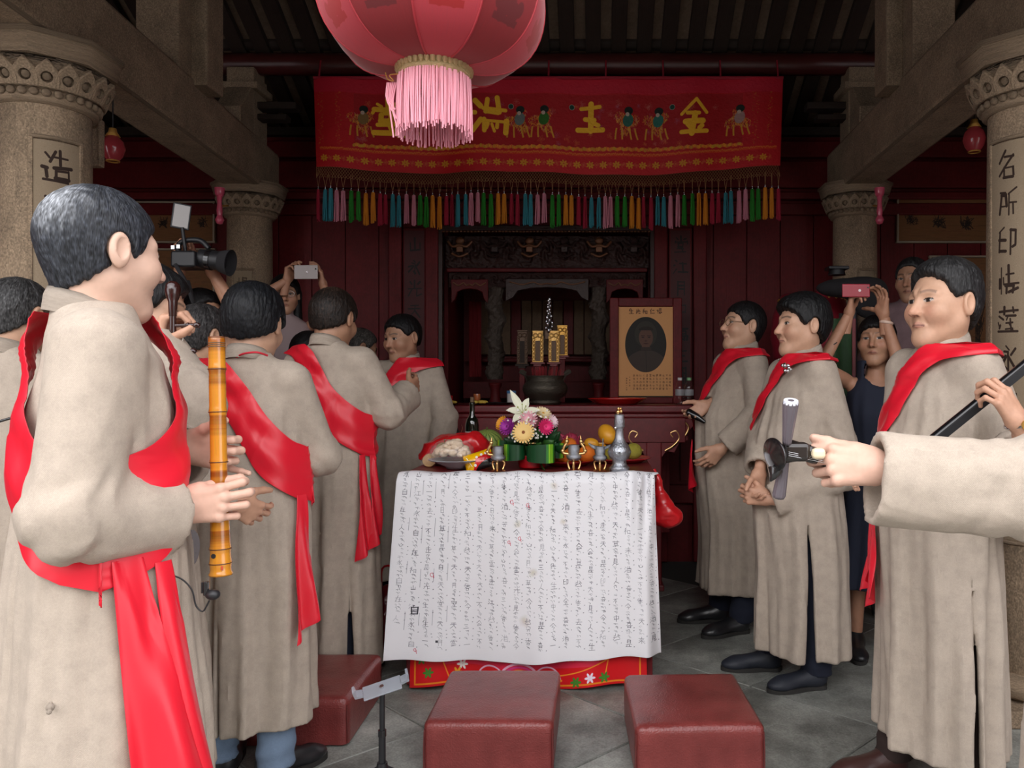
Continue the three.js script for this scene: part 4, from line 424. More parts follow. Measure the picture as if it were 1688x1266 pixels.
// ---------------------------------------------------------------- embroidered banner
{ const d = 5.5, a = at(517, 134, d), b = at(1291, 131, d), w = b.x - a.x, topY = a.y + 0.02, h = 0.60, cx = (a.x + b.x) / 2, g = thing('embroidered_banner', 'wide red embroidered valance with gold characters and rainbow tassels', 'banner', [cx, topY, -d]);
  const tex = canvasTex(2048, 400, (c, W, H) => {
    const j = rng(77); c.fillStyle = '#c4141e'; c.fillRect(0, 0, W, H); c.fillStyle = '#cc1c34'; c.fillRect(0, 0, W, H * 0.16); c.fillStyle = '#b01018'; c.fillRect(W * 0.085, H * 0.17, W * 0.83, H * 0.56);
    for (let i = 0; i < 4000; i++) { c.fillStyle = `rgba(${j() < 0.5 ? 60 : 220},${j() * 30},${j() * 30},0.06)`; c.fillRect(j() * W, j() * H, 1 + j() * 10, 1); }
    // side bands
    for (const x of [0.012, 0.052, 0.94, 0.972]) for (let y = 0.16; y < 0.74; y += 0.012) { c.fillStyle = `rgba(${170 + j() * 60},${100 + j() * 50},40,${0.35 + 0.4 * j()})`; c.fillRect(W * (x + (j() - 0.5) * 0.012), H * y, 3 + j() * 6, 2 + j() * 3); }
    // small scrolling flowers
    const flower = (x, y, s, col) => { c.strokeStyle = col; c.lineWidth = 1.6; for (let k = 0; k < 6; k++) { const q = k / 6 * 6.28 + j(); c.beginPath(); c.ellipse(x + Math.cos(q) * s * 0.55, y + Math.sin(q) * s * 0.55, s * 0.42, s * 0.2, q, 0, 7); c.stroke(); } };
    for (let i = 0; i < 70; i++) flower(W * (0.09 + 0.82 * j()), H * (0.22 + 0.48 * j()), 9 + j() * 10, ['rgba(200,130,110,0.55)', 'rgba(170,110,140,0.5)', 'rgba(220,150,60,0.5)'][i % 3]);
    // embroidered riders: plain clusters of couched thread
    const rider = (x, y, s, tint) => { for (let k = 0; k < 520; k++) { const q = j() * 6.28, r = Math.sqrt(j()) * (0.8 + 0.35 * Math.sin(q * 3 + x)), px = x + Math.cos(q) * r * 44 * s, py = y - 4 + Math.sin(q) * r * 40 * s; c.strokeStyle = j() < 0.72 ? `rgba(${200 + j() * 50},${130 + j() * 55},${25 + j() * 40},0.7)` : j() < 0.5 ? 'rgba(120,40,30,0.7)' : 'rgba(215,160,150,0.6)'; c.lineWidth = 2.2; c.beginPath(); c.moveTo(px, py); c.lineTo(px + (j() - 0.5) * 14, py + 4 + j() * 8); c.stroke(); } c.strokeStyle = '#d99a2c'; c.lineWidth = 6 * s; for (const q of [-34, -14, 12, 30]) { c.beginPath(); c.moveTo(x + q * s, y + 18 * s); c.quadraticCurveTo(x + q * s * 1.1, y + 36 * s, x + q * s * 1.25 + 5, y + 56 * s); c.stroke(); } c.fillStyle = tint; c.beginPath(); c.ellipse(x + 6 * s, y - 8 * s, 18 * s, 22 * s, 0.3, 0, 7); c.fill(); c.fillStyle = '#14201a'; c.beginPath(); c.ellipse(x + 8 * s, y - 40 * s, 15 * s, 13 * s, 0, 0, 7); c.fill(); c.fillStyle = '#c9b1a0'; c.beginPath(); c.arc(x + 4 * s, y - 28 * s, 7 * s, 0, 7); c.fill(); };
    for (const [x, t] of [[0.1, '#8a6a3a'], [0.20, '#7a5a3a'], [0.435, '#6f7a78'], [0.487, '#2f6a1c'], [0.667, '#2f6b5c'], [0.732, '#2c7468'], [0.905, '#b08a86']]) rider(W * x, H * 0.46, 1.25, t);
    for (const x of [0.42, 0.55, 0.765, 0.16]) { c.fillStyle = '#0e3d30'; c.beginPath(); c.arc(W * x, H * 0.3, 11, 0, 7); c.fill(); c.strokeStyle = '#9fb0a0'; c.lineWidth = 2; c.stroke(); }
    // the four gold characters, read from the portrait's side
    c.strokeStyle = '#ffc22a'; [['金', 0.81], ['玉', 0.588], ['滿', 0.373], ['堂', 0.152]].forEach(([ch, x]) => glyph(c, ch, W * x - 78, H * 0.2, 158, 19, j));
    // gold borders
    for (let x = 0.085; x < 0.915; x += 0.004) { c.fillStyle = `rgba(${205 + j() * 40},${130 + j() * 40},${30 + j() * 20},${0.6 + 0.4 * j()})`; c.beginPath(); c.ellipse(W * x, H * (0.735 + 0.006 * Math.sin(x * 400)), 7, 9, j() * 3, 0, 7); c.fill(); }
    c.fillStyle = '#d33a17'; c.fillRect(W * 0.01, H * 0.775, W * 0.98, 14); c.fillStyle = '#e08a2a'; for (let x = 0.01; x < 0.99; x += 0.0016) c.fillRect(W * x, H * (0.77 + 0.02 * j()), 2, 6);
    for (let x = 0.02; x < 0.985; x += 0.0285) { c.fillStyle = '#d5901f'; for (let k = 0; k < 7; k++) { const q = k / 7 * 6.28; c.beginPath(); c.ellipse(W * x + Math.cos(q) * 11, H * 0.9 + Math.sin(q) * 9, 8, 4, q, 0, 7); c.fill(); } flower(W * (x + 0.014), H * 0.9, 12, 'rgba(210,120,60,0.7)'); }
  });
  const sag = (u) => 0.055 * Math.sin(u * Math.PI) + 0.012 * Math.sin(u * Math.PI * 3 + 0.4), dep = (u, v) => 0.035 * Math.sin(u * 17 + 1.3 * Math.sin(u * 5)) * (0.25 + 0.75 * (1 - v)) + 0.015 * Math.sin(u * 41), shrink = (v) => 1 - 0.012 * (1 - v);
  const surf = (u, v) => V((u - 0.5) * w * shrink(v), -h * (1 - v) - sag(u) * (1 - v) * 1.0 - (1 - v) * 0.0 , dep(u, v));
  part(g, 'embroidered_cloth', sheet(120, 14, surf, 0.004), std({ map: tex, roughness: 0.62, side: THREE.DoubleSide, bumpMap: texRep(T.bump, 8, 2), bumpScale: 0.003 }));
  part(g, 'top_hem', new THREE.CylinderGeometry(0.012, 0.012, w, 12).rotateZ(Math.PI / 2).translate(0, 0.004, 0), std({ color: lin(0.35, 0.012, 0.03), roughness: 0.7 }));
  for (let i = 0; i < 9; i++) { const x = (i / 8 - 0.5) * w * 0.98; part(g, 'hanging_loop', tube([V(x, 0.0, -0.006), V(x, 0.09, -0.03), V(x, 0.14, -0.045)], 0.006, 8, 6), std({ color: lin(0.35, 0.012, 0.03), roughness: 0.7 })); }
  // knotted net and tassels
  const netGs = [], bot = (u) => surf(u, 0), n = 168; for (let i = 0; i < n; i++) for (const s of [1, -1]) { const u0 = i / n, u1 = clamp(u0 + s * 3 / n, 0, 1), p = bot(u0), q = bot(u1).add(V(0, -0.075, 0)); netGs.push(rod(p, q, 0.0016, 0.0016, 4)); }
  const net = part(g, 'knotted_net', merge(netGs), std({ color: lin(0.30, 0.13, 0.05), roughness: 0.85 }), 'brown knotted string net'); net.userData.kind = 'stuff';
  const TC = [['#2f7f8c', 'teal'], ['#c98091', 'pink'], ['#1c7a1c', 'green'], ['#cf7f17', 'orange'], ['#9b1230', 'red']].map(([c]) => std({ color: hex(c), roughness: 0.8 })), yarn = [0, 1, 2].map((k) => { const q = rng(k + 40), gs = [cyl(0.0135, 0.0115, 0.012, 0, -0.006, 0, 10)]; for (let i = 0; i < 9; i++) { const a = i / 9 * 6.28, r = i ? 0.0105 : 0; gs.push(taperTube([V(Math.sin(a) * r * 0.8, -0.004, Math.cos(a) * r * 0.8), V(Math.sin(a) * r * 1.15 + (q() - 0.5) * 0.004, -0.11, Math.cos(a) * r * 1.15), V(Math.sin(a) * r * 1.3 + (q() - 0.5) * 0.008, -0.195 - q() * 0.022, Math.cos(a) * r * 1.3)], [0.0052, 0.0056, 0.0046], 6, 5)); } return merge(gs); }), beadG = merge(ball(0.0065, 0, 0.006, 0, 1, 1, 1, 10), ball(0.0055, 0, 0.017, 0, 1, 1, 1, 10)), cordG = merge(rod(V(0, 0.02, 0), V(-0.018, 0.105, 0), 0.0018, 0.0018, 5), rod(V(0, 0.02, 0), V(0.018, 0.105, 0), 0.0018, 0.0018, 5)), cordM = std({ color: lin(0.32, 0.15, 0.06), roughness: 0.8 });
  const cnt = 70, start = 0; for (let i = 0; i < cnt; i++) { const u = 0.006 + 0.988 * i / (cnt - 1), p = bot(u).add(V((R() - 0.5) * 0.012, -0.155 + (R() - 0.5) * 0.012, 0)), ci = i === 0 ? 4 : [0, 0, 1, 1, 2, 2, 3, 3, 4, 4][(i - 1) % 10], t = part(g, 'tassel', yarn[i % 3], TC[ci]); t.position.copy(p); t.rotation.y = R() * 6; t.scale.set(ci === 4 ? 0.75 : 1, 0.94 + R() * 0.12, 1); part(t, 'bead', beadG, M.silver); part(t, 'cord', cordG, cordM); }
}
// ---------------------------------------------------------------- carved shrine in the niche
{ const g = thing('carved_shrine', 'deep carved dark wood shrine niche with twisted dragon posts', 'shrine', [-0.02, 0, WALLZ]);
  const W2 = (NICHE[1] - NICHE[0]) / 2, y0 = NICHE[2], y1 = NICHE[3], D = 0.75, carved = std({ color: lin(0.060, 0.022, 0.018), map: texRep(T.grain, 2, 2), roughness: 0.42, bumpMap: texRep(T.bump, 4, 4), bumpScale: 0.003 }), carvedGold = std({ color: lin(0.20, 0.085, 0.04), roughness: 0.4, metalness: 0.3 }), stoneDark = std({ color: lin(0.075, 0.055, 0.042), roughness: 0.6, bumpMap: texRep(T.bump, 5, 5), bumpScale: 0.004 });
  part(g, 'niche_case', merge(box(0.05, y1 - y0 + 0.05, D, -W2 - 0.0, (y0 + y1) / 2, -D / 2 - 0.18, 0), box(0.05, y1 - y0 + 0.05, D, W2 + 0.0, (y0 + y1) / 2, -D / 2 - 0.18, 0), box(W2 * 2, 0.05, D, 0, y1 + 0.025, -D / 2 - 0.18, 0), box(W2 * 2 + 0.04, 0.05, D, 0, y0 - 0.025, -D / 2 - 0.18, 0), box(W2 * 2 + 0.1, y1 - y0 + 0.1, 0.05, 0, (y0 + y1) / 2, -D - 0.18, 0)), M.redWood);
  // outer frame with beading
  for (const s of [-1, 1]) part(g, 'frame_stile', box(0.035, y1 - y0, 0.07, s * (W2 - 0.005), (y0 + y1) / 2, 0.0, 0.006), carved);
  part(g, 'frame_head', box(W2 * 2, 0.04, 0.08, 0, y1 - 0.012, 0.0, 0.006), carved); for (let i = 0; i < 60; i++) { const b = part(g, 'frame_bead', ball(0.0095, 0, 0, 0, 1.3, 0.8, 1, 8), carvedGold); b.position.set(-W2 + 0.03 + i * (W2 * 2 - 0.06) / 59, y1 - 0.038, 0.032); }
  // relief friezes: height fields of scrolls and rosettes
  const relief = (w, h, nx, ny, fn, amp) => { const gs = gridSurface(nx, ny, (u, v) => V((u - 0.5) * w, (v - 0.5) * h, amp * fn(u, v))); return gs; };
  const motif = (u, v, n, seed) => { const k = u * n, c = Math.floor(k), x = (k - c - 0.5) * 2 * (c % 2 ? -1 : 1), y = (v - 0.5) * 2, r = Math.hypot(x, y), a = Math.atan2(y, x); return clamp(0.5 + 0.5 * Math.sin(a * 2 + r * 7 + c) * smooth(1.25, 0.2, r) + 0.35 * noise(u * 60 + seed, v * 14, 1) + 0.25 * noise(u * 130, v * 30, seed), 0, 1); };
  part(g, 'upper_frieze', relief(W2 * 2 - 0.06, 0.24, 200, 36, (u, v) => motif(u, v, 11, 3), 0.035).translate(0, y1 - 0.175, -0.08), carved);
  for (let i = 0; i < 6; i++) { const x = -W2 + 0.14 + i * (W2 * 2 - 0.28) / 5; const s = part(g, 'bracket_set', merge(tube([V(-0.09, 0.03, 0), V(-0.05, -0.01, 0.01), V(0, 0.0, 0.015), V(0.05, -0.01, 0.01), V(0.09, 0.03, 0)], 0.011, 20, 6), box(0.05, 0.045, 0.04, 0, -0.03, 0, 0.006), ball(0.028, 0, 0.035, 0.004, 1.2, 1, 0.7, 10), tube([V(-0.06, -0.06, 0), V(0, -0.085, 0.012), V(0.06, -0.06, 0)], 0.009, 12, 6)), i % 2 ? carved : carvedGold); s.position.set(x, y1 - 0.13, -0.035); }
  part(g, 'lintel', box(W2 * 2 - 0.08, 0.03, 0.07, 0, y1 - 0.315, -0.06, 0.008), M.redWood); part(g, 'lower_frieze', relief(W2 * 2 - 0.1, 0.11, 180, 20, (u, v) => motif(u, v, 15, 8), 0.028).translate(0, y1 - 0.385, -0.09), carved);
  // three arched aprons
  const apron = (w, h, x, y, mat) => { const p = extrude([[-w / 2, h * 0.5], [w / 2, h * 0.5], [w / 2, -h * 0.5], [w * 0.42, -h * 0.35], [w * 0.36, -h * 0.02], [w * 0.2, h * 0.1], [0, h * 0.14], [-w * 0.2, h * 0.1], [-w * 0.36, -h * 0.02], [-w * 0.42, -h * 0.35], [-w / 2, -h * 0.5]], 0.025, 0.004); const m = part(g, 'arched_apron', p, mat); m.position.set(x, y, -0.09); for (const q of [-1, 1]) { const t = part(m, 'scroll', tube([V(q * w * 0.46, h * 0.38, 0.03), V(q * w * 0.3, h * 0.25, 0.032), V(q * w * 0.16, h * 0.36, 0.034), V(q * w * 0.1, h * 0.26, 0.032), V(0, h * 0.3, 0.034)], 0.006, 24, 6), carvedGold); } return m; };
  apron(0.27, 0.17, -0.585, y1 - 0.47, M.redWood); apron(0.27, 0.17, 0.585, y1 - 0.47, M.redWood); apron(0.62, 0.16, 0, y1 - 0.46, carved);
  // dragon posts and their red stands
  const dragon = gridSurface(48, 90, (u, v) => { const a = u * Math.PI * 2, w = 0.5 + 0.5 * Math.sin(a * 1 + v * 22), s = Math.max(0, Math.sin(a - v * 17)) ** 2, n = noise(Math.cos(a) * 3, v * 26, Math.sin(a) * 3), r = 0.05 + 0.022 * s + 0.014 * n + 0.006 * w + 0.006 * noise(Math.cos(a) * 9, v * 70, Math.sin(a) * 9); return V(Math.cos(a) * r, v * 0.70, Math.sin(a) * r); }, true);
  for (const px of [816, 987]) { const x = at(px, 0, 6.1).x + 0.02; part(g, 'dragon_post', dragon, stoneDark, 'grey twisted dragon carving').position.set(x, 1.355, -0.12); part(g, 'post_stand', lathe([[0.05, 0], [0.055, 0.02], [0.038, 0.05], [0.036, 0.12], [0.05, 0.15], [0.05, 0.17], [0, 0.17]], 20), M.redWood).position.set(x, 1.16, -0.12); }
  // inner altar steps and slatted back screen
  part(g, 'inner_step', box(W2 * 2 - 0.1, 0.06, 0.3, 0, y0 + 0.03, -0.75, 0.006), M.redWood); part(g, 'inner_step', box(W2 * 2 - 0.1, 0.14, 0.18, 0, y0 + 0.17, -0.80, 0.006), M.redWood); part(g, 'inner_rail', box(W2 * 2 - 0.1, 0.03, 0.05, 0, y0 + 0.42, -0.77, 0.01), M.redWood);
  for (let i = 0; i < 14; i++) part(g, 'screen_slat', box(0.083, 0.46, 0.02, -0.58 + i * 0.089, y0 + 0.70, -0.84, 0.004), i % 5 === 3 ? M.redWood : M.paleWood);
  for (const [x, ww] of [[-0.63, 0.1], [0.66, 0.1]]) part(g, 'red_drape', sheet(14, 8, (u, v) => V(x + (u - 0.5) * ww, y0 + 0.28 + v * 0.62, -0.62 + 0.015 * Math.sin(u * 18)), 0.003), std({ color: lin(0.22, 0.01, 0.014), roughness: 0.8, side: THREE.DoubleSide }));
}
// gilt spirit tablets and silver finial
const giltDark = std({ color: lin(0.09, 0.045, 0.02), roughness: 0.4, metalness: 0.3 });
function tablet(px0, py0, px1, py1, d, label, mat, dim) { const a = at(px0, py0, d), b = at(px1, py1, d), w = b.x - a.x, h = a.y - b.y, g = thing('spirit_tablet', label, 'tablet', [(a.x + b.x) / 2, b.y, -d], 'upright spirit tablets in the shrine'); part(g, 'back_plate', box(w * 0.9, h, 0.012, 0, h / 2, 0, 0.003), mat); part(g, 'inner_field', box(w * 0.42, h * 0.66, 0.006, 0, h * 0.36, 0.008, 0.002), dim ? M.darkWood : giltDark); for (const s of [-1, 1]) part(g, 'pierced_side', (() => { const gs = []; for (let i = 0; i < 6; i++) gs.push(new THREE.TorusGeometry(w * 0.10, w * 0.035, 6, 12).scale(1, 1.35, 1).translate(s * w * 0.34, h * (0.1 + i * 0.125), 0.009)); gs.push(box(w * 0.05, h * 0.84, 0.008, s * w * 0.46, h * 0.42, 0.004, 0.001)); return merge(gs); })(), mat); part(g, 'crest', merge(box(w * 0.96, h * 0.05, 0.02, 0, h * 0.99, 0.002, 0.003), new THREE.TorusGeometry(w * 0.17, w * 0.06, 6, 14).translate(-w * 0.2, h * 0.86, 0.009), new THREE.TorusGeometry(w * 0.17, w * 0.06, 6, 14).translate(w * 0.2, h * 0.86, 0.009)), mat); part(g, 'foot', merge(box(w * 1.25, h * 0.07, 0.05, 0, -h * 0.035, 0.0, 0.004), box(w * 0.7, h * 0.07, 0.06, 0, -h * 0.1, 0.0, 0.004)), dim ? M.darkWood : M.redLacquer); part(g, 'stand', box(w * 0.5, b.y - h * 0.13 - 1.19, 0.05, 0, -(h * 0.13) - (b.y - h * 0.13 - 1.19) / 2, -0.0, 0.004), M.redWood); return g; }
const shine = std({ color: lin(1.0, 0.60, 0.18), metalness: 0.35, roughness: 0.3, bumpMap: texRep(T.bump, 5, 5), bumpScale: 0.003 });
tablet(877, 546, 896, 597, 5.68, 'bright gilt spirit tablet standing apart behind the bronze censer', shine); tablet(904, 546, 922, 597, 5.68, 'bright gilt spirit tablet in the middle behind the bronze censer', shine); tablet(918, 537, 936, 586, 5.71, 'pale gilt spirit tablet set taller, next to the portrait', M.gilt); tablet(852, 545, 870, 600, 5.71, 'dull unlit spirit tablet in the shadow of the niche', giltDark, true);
{ const p = at(905, 545, 5.7), g = thing('silver_ornament', 'sparkling silver flame ornament above the gilt tablets', 'ornament', p); const q = rng(4), gs = []; for (let i = 0; i < 26; i++) { const y = i / 26 * 0.24, r = 0.032 * (1 - i / 30); gs.push(ball(0.008 + 0.006 * q(), Math.sin(i * 2.4) * r * (0.4 + q() * 0.6), y, Math.cos(i * 2.4) * r, 1, 1.5, 1, 8)); } part(g, 'flame_beads', merge(gs), M.silver); part(g, 'stem', rod(V(0, 1.187 - p.y, 0), V(0, 0.22, 0), 0.012, 0.006), M.darkWood); part(g, 'socket', box(0.06, 0.07, 0.05, 0, -0.03, 0, 0.006), giltDark); }
// ---------------------------------------------------------------- long altar table
const ALT = { z: -5.1, y: 1.185 };
{ const g = thing('altar_table', 'long red lacquered altar table with gilt scroll brackets', 'table', [0, 0, ALT.z - 0.32]), W = 0.97, zf = 0.32;
  part(g, 'tabletop', box(W * 2, 0.05, 0.64, 0, ALT.y - 0.025, 0, 0.012), M.redLacquer); part(g, 'edge_moulding', box(W * 2 - 0.03, 0.035, 0.62, 0, ALT.y - 0.068, 0, 0.014), M.redLacquer);
  part(g, 'apron', box(W * 2 - 0.1, 0.155, 0.03, 0, ALT.y - 0.16, zf - 0.03, 0.004), M.redLacquer); part(g, 'apron_lip', box(1.16, 0.012, 0.03, -0.08, ALT.y - 0.243, zf - 0.022, 0.005), M.gold, 'gilded edge'); part(g, 'apron_patch', box(0.05, 0.05, 0.004, 0.03, ALT.y - 0.05, zf + 0.001, 0.001), M.granite);
  for (const x of [-0.72, 0.72]) { for (const z of [zf - 0.068, -zf + 0.06]) part(g, 'leg', merge(box(0.1, ALT.y - 0.08, 0.09, x, (ALT.y - 0.08) / 2 + 0.0, z, 0.01), box(0.13, 0.04, 0.12, x, 0.02, z, 0.008)), M.redLacquer);
    for (const s of [-1, 1]) { const br = part(g, 'corner_bracket', extrude([[0, 0], [0.19, 0], [0.2, -0.04], [0.16, -0.09], [0.165, -0.13], [0.11, -0.15], [0.08, -0.21], [0.03, -0.20], [0, -0.24]].map(([a, b]) => [a * s, b]).sort(() => 0), 0.03, 0.003), M.redLacquer); br.position.set(x + s * 0.05, ALT.y - 0.09, zf - 0.06); part(br, 'gilt_scroll', merge(tube([V(s * 0.02, -0.2, 0.036), V(s * 0.07, -0.17, 0.038), V(s * 0.11, -0.12, 0.038), V(s * 0.09, -0.075, 0.038), V(s * 0.055, -0.09, 0.038), V(s * 0.07, -0.115, 0.038)], 0.009, 30, 6), tube([V(s * 0.11, -0.13, 0.036), V(s * 0.15, -0.1, 0.038), V(s * 0.17, -0.05, 0.038), V(s * 0.15, -0.02, 0.037)], 0.0075, 16, 6), ball(0.014, s * 0.075, 0.0 - 0.05, 0.034, 0.8, 1.5, 0.6, 8)), M.gold); } }
  part(g, 'rear_panel', box(W * 2 - 0.2, 0.7, 0.02, 0, 0.62, -zf + 0.05, 0.004), M.redWood);
}
// bronze censer with incense
{ const p = at(897, 664, 5.2), g = thing('bronze_censer', 'squat dark bronze incense censer with flared lip ears', 'censer', [p.x, ALT.y, -5.3]); const br = std({ color: lin(0.10, 0.085, 0.065), metalness: 0.7, roughness: 0.45, bumpMap: texRep(T.bump, 3, 3), bumpScale: 0.003 }); part(g, 'bowl', lathe([[0, 0.0], [0.1, 0.0], [0.105, 0.02], [0.09, 0.03], [0.135, 0.06], [0.15, 0.1], [0.145, 0.125], [0.125, 0.15], [0.118, 0.165], [0.128, 0.185], [0.132, 0.19], [0.118, 0.19], [0.108, 0.165], [0, 0.16]], 40), br); for (const s of [-1, 1]) part(g, 'ear', tube([V(s * 0.115, 0.16, 0), V(s * 0.135, 0.195, 0), V(s * 0.165, 0.215, 0), V(s * 0.155, 0.222, 0), V(s * 0.125, 0.205, 0)], 0.0095, 18, 8), br); const q = rng(9), gs = []; for (let i = 0; i < 46; i++) { const a = q() * 6.28, r = 0.095 * Math.sqrt(q()); gs.push(rod(V(Math.sin(a) * r, 0.15, Math.cos(a) * r), V(Math.sin(a) * r * 1.15, 0.225 + q() * 0.03, Math.cos(a) * r * 1.15), 0.0016, 0.0016, 5)); } part(g, 'incense_stubs', merge(gs), std({ color: lin(0.3, 0.015, 0.02), roughness: 0.8 }), 'burnt red incense stubs').userData.kind = 'stuff'; part(g, 'ash', new THREE.CircleGeometry(0.105, 30).rotateX(-Math.PI / 2).translate(0, 0.163, 0), std({ color: lin(0.2, 0.18, 0.16), roughness: 1 })); }
// framed portrait
{ const d = 5.53, a = at(1005, 490, d), b = at(1124, 668, d), w = b.x - a.x, h = a.y - ALT.y - 0.004, g = thing('framed_portrait', 'tall dark framed memorial print with an oval portrait and caption', 'portrait', [(a.x + b.x) / 2, ALT.y, -d]);
  const t = canvasTex(640, 1040, (c, W, H) => { const j = rng(31); c.fillStyle = '#d39a62'; c.fillRect(0, 0, W, H); for (let i = 0; i < 2500; i++) { c.fillStyle = `rgba(${120 + j() * 100},${70 + j() * 60},30,0.05)`; c.fillRect(j() * W, j() * H, 2 + j() * 20, 1); }
    c.strokeStyle = '#4a2a1c'; [...'生先和仁楊'].forEach((ch, i) => glyph(c, ch, 118 + i * 82, 36, 62, 6.5, j));
    c.save(); c.beginPath(); c.ellipse(320, 450, 240, 318, 0, 0, 7); c.clip(); c.fillStyle = '#1d1a15'; c.fillRect(0, 0, W, H); c.fillStyle = '#2d2a21'; c.beginPath(); c.ellipse(320, 330, 130, 150, 0, 0, 7); c.fill(); c.fillStyle = '#3a2f28'; c.beginPath(); c.moveTo(80, 800); c.lineTo(95, 640); c.quadraticCurveTo(130, 560, 250, 520); c.lineTo(400, 520); c.quadraticCurveTo(520, 560, 550, 640); c.lineTo(570, 800); c.fill(); c.fillStyle = '#5a3d30'; c.beginPath(); c.ellipse(322, 370, 82, 112, 0, 0, 7); c.fill(); c.fillRect(275, 440, 90, 70); c.fillStyle = '#20160f'; c.beginPath(); c.ellipse(322, 285, 86, 44, 0, Math.PI, 0); c.fill(); for (const s of [-1, 1]) { c.fillRect(322 + s * 36 - 22, 345, 44, 7); c.beginPath(); c.ellipse(322 + s * 36, 366, 16, 6, 0, 0, 7); c.fill(); } c.fillStyle = '#48302a'; c.beginPath(); c.ellipse(322, 408, 16, 10, 0, 0, 7); c.fill(); c.fillStyle = '#3c1f1c'; c.beginPath(); c.ellipse(322, 438, 30, 7, 0, 0, 7); c.fill(); c.fillStyle = '#30251e'; c.fillRect(262, 478, 120, 44); c.strokeStyle = '#1d1611'; c.lineWidth = 5; c.beginPath(); c.moveTo(322, 520); c.lineTo(330, 780); c.stroke(); c.restore();
    c.strokeStyle = 'rgba(84,46,26,0.85)'; const keys = Object.keys(GLYPH); for (let k = 0; k < 12; k++) for (let r = 0; r < 5; r++) glyph(c, keys[(k * 7 + r * 11) % keys.length], 170 + k * 38, 790 + r * 38, 26, 2.6, j); for (let r = 0; r < 6; r++) glyph(c, keys[(r * 5 + 2) % keys.length], 88, 830 + r * 26, 18, 2, j); for (let r = 0; r < 4; r++) glyph(c, keys[(r * 9 + 1) % keys.length], 124, 815 + r * 32, 18, 2, j); });
  const bd = 0.062; for (const [x, y, ww, hh] of [[0, bd * 0.35, w - bd * 1.96, bd * 0.7], [0, h - bd / 2, w - bd * 1.96, bd], [-w / 2 + bd / 2, h / 2, bd, h], [w / 2 - bd / 2, h / 2, bd, h]]) part(g, 'frame_side', box(ww, hh, 0.04, x, y, 0, 0.008), M.redWood); part(g, 'backing', box(w - 0.02, h - 0.02, 0.015, 0, h / 2, -0.012, 0), M.darkWood); part(g, 'print', new THREE.PlaneGeometry(w - bd * 1.9, h - bd * 1.7).translate(0, h / 2, 0.002), std({ map: t, roughness: 0.7 })); part(g, 'rear_strut', rod(V(0, h * 0.7, -0.02), V(0, 0.006, -0.16), 0.012), M.darkWood); }
// tray, bottles, jars, candle plates
{ const p = at(1018, 664, 5.2), g = thing('red_tray', 'round shallow red lacquer tray in front of the portrait', 'tray', [p.x, ALT.y, -5.3]); part(g, 'dish', lathe([[0, 0.004], [0.12, 0.004], [0.13, 0.0], [0.15, 0.012], [0.192, 0.036], [0.196, 0.042], [0.19, 0.044], [0.15, 0.024], [0, 0.02]], 48), phys({ color: lin(0.52, 0.014, 0.012), roughness: 0.2, clearcoat: 0.8, clearcoatRoughness: 0.12 })); }
const clearPlastic = phys({ color: 0xffffff, transmission: 1, thickness: 0, roughness: 0.05, ior: 1.45, side: THREE.DoubleSide });
function waterBottle(px, h, capColor, label) { const p = at(px, 668, 5.2), g = thing('water_bottle', label, 'bottle', [p.x, ALT.y, -5.2], 'clear plastic bottles on the altar table'); part(g, 'bottle_body', lathe([[0, 0.002], [0.026, 0.002], [0.03, 0.01], [0.03, 0.05], [0.027, 0.055], [0.03, 0.06], [0.03, 0.1], [0.027, 0.105], [0.03, 0.11], [0.022, 0.14], [0.013, 0.155], [0.013, h - 0.02]], 24), clearPlastic); part(g, 'cap', cyl(0.015, 0.015, 0.018, 0, h - 0.008, 0, 16), std({ color: capColor, roughness: 0.5 })); part(g, 'wrapper', new THREE.CylinderGeometry(0.0305, 0.0305, 0.04, 24, 1, true).translate(0, 0.08, 0), phys({ color: lin(0.5, 0.5, 0.52), transmission: 0.5, thickness: 0, roughness: 0.5, side: THREE.DoubleSide })); return g; }
waterBottle(1121, 0.175, lin(0.6, 0.6, 0.6), 'clear plastic bottle with white cap beside the portrait'); waterBottle(1136, 0.175, lin(0.2, 0.42, 0.2), 'clear plastic bottle with pale green cap at the table end');
{ const p = at(843, 664, 5.2), g = thing('white_jar', 'small white jar with a blue lid on the altar', 'jar', [p.x, ALT.y + 0.012, -5.2]); part(g, 'glass', cyl(0.028, 0.028, 0.062, 0, 0.031, 0, 22), std({ color: lin(0.55, 0.52, 0.5), roughness: 0.4 })); part(g, 'lid', cyl(0.03, 0.03, 0.018, 0, 0.071, 0, 22), std({ color: lin(0.06, 0.16, 0.32), roughness: 0.45 })); }
function blackPlate(px, w, label) { const p = at(px, 664, 5.2); return single('black_plate', lathe([[0, 0.003], [w * 0.7, 0.0], [w, 0.012], [w, 0.016], [w * 0.7, 0.008], [0, 0.008]], 32).scale(1, 1, 0.6), M.blackGloss, label, 'plate', [p.x, ALT.y + 0.001, -5.2]); }
blackPlate(737, 0.075, 'black oval plate under the red candles'); blackPlate(812, 0.14, 'wide black oval plate under the yellow sweets and jar');
function candleCup(px, c, label, h = 0.045, r = 0.026, z = -5.17) { const p = at(px, 664, 5.17), g = thing('candle_cup', label, 'candle', [p.x, ALT.y + 0.012, z]); part(g, 'cup', lathe([[0, 0], [r * 0.7, 0], [r, h * 0.5], [r * 0.9, h], [r * 0.8, h], [0, h * 0.6]], 22), phys({ color: c, roughness: 0.15, transmission: 0.3, thickness: 0, side: THREE.DoubleSide })); part(g, 'wax', cyl(r * 0.75, r * 0.8, h * 0.5, 0, h * 0.4, 0, 18), std({ color: c, roughness: 0.5 })); return g; }
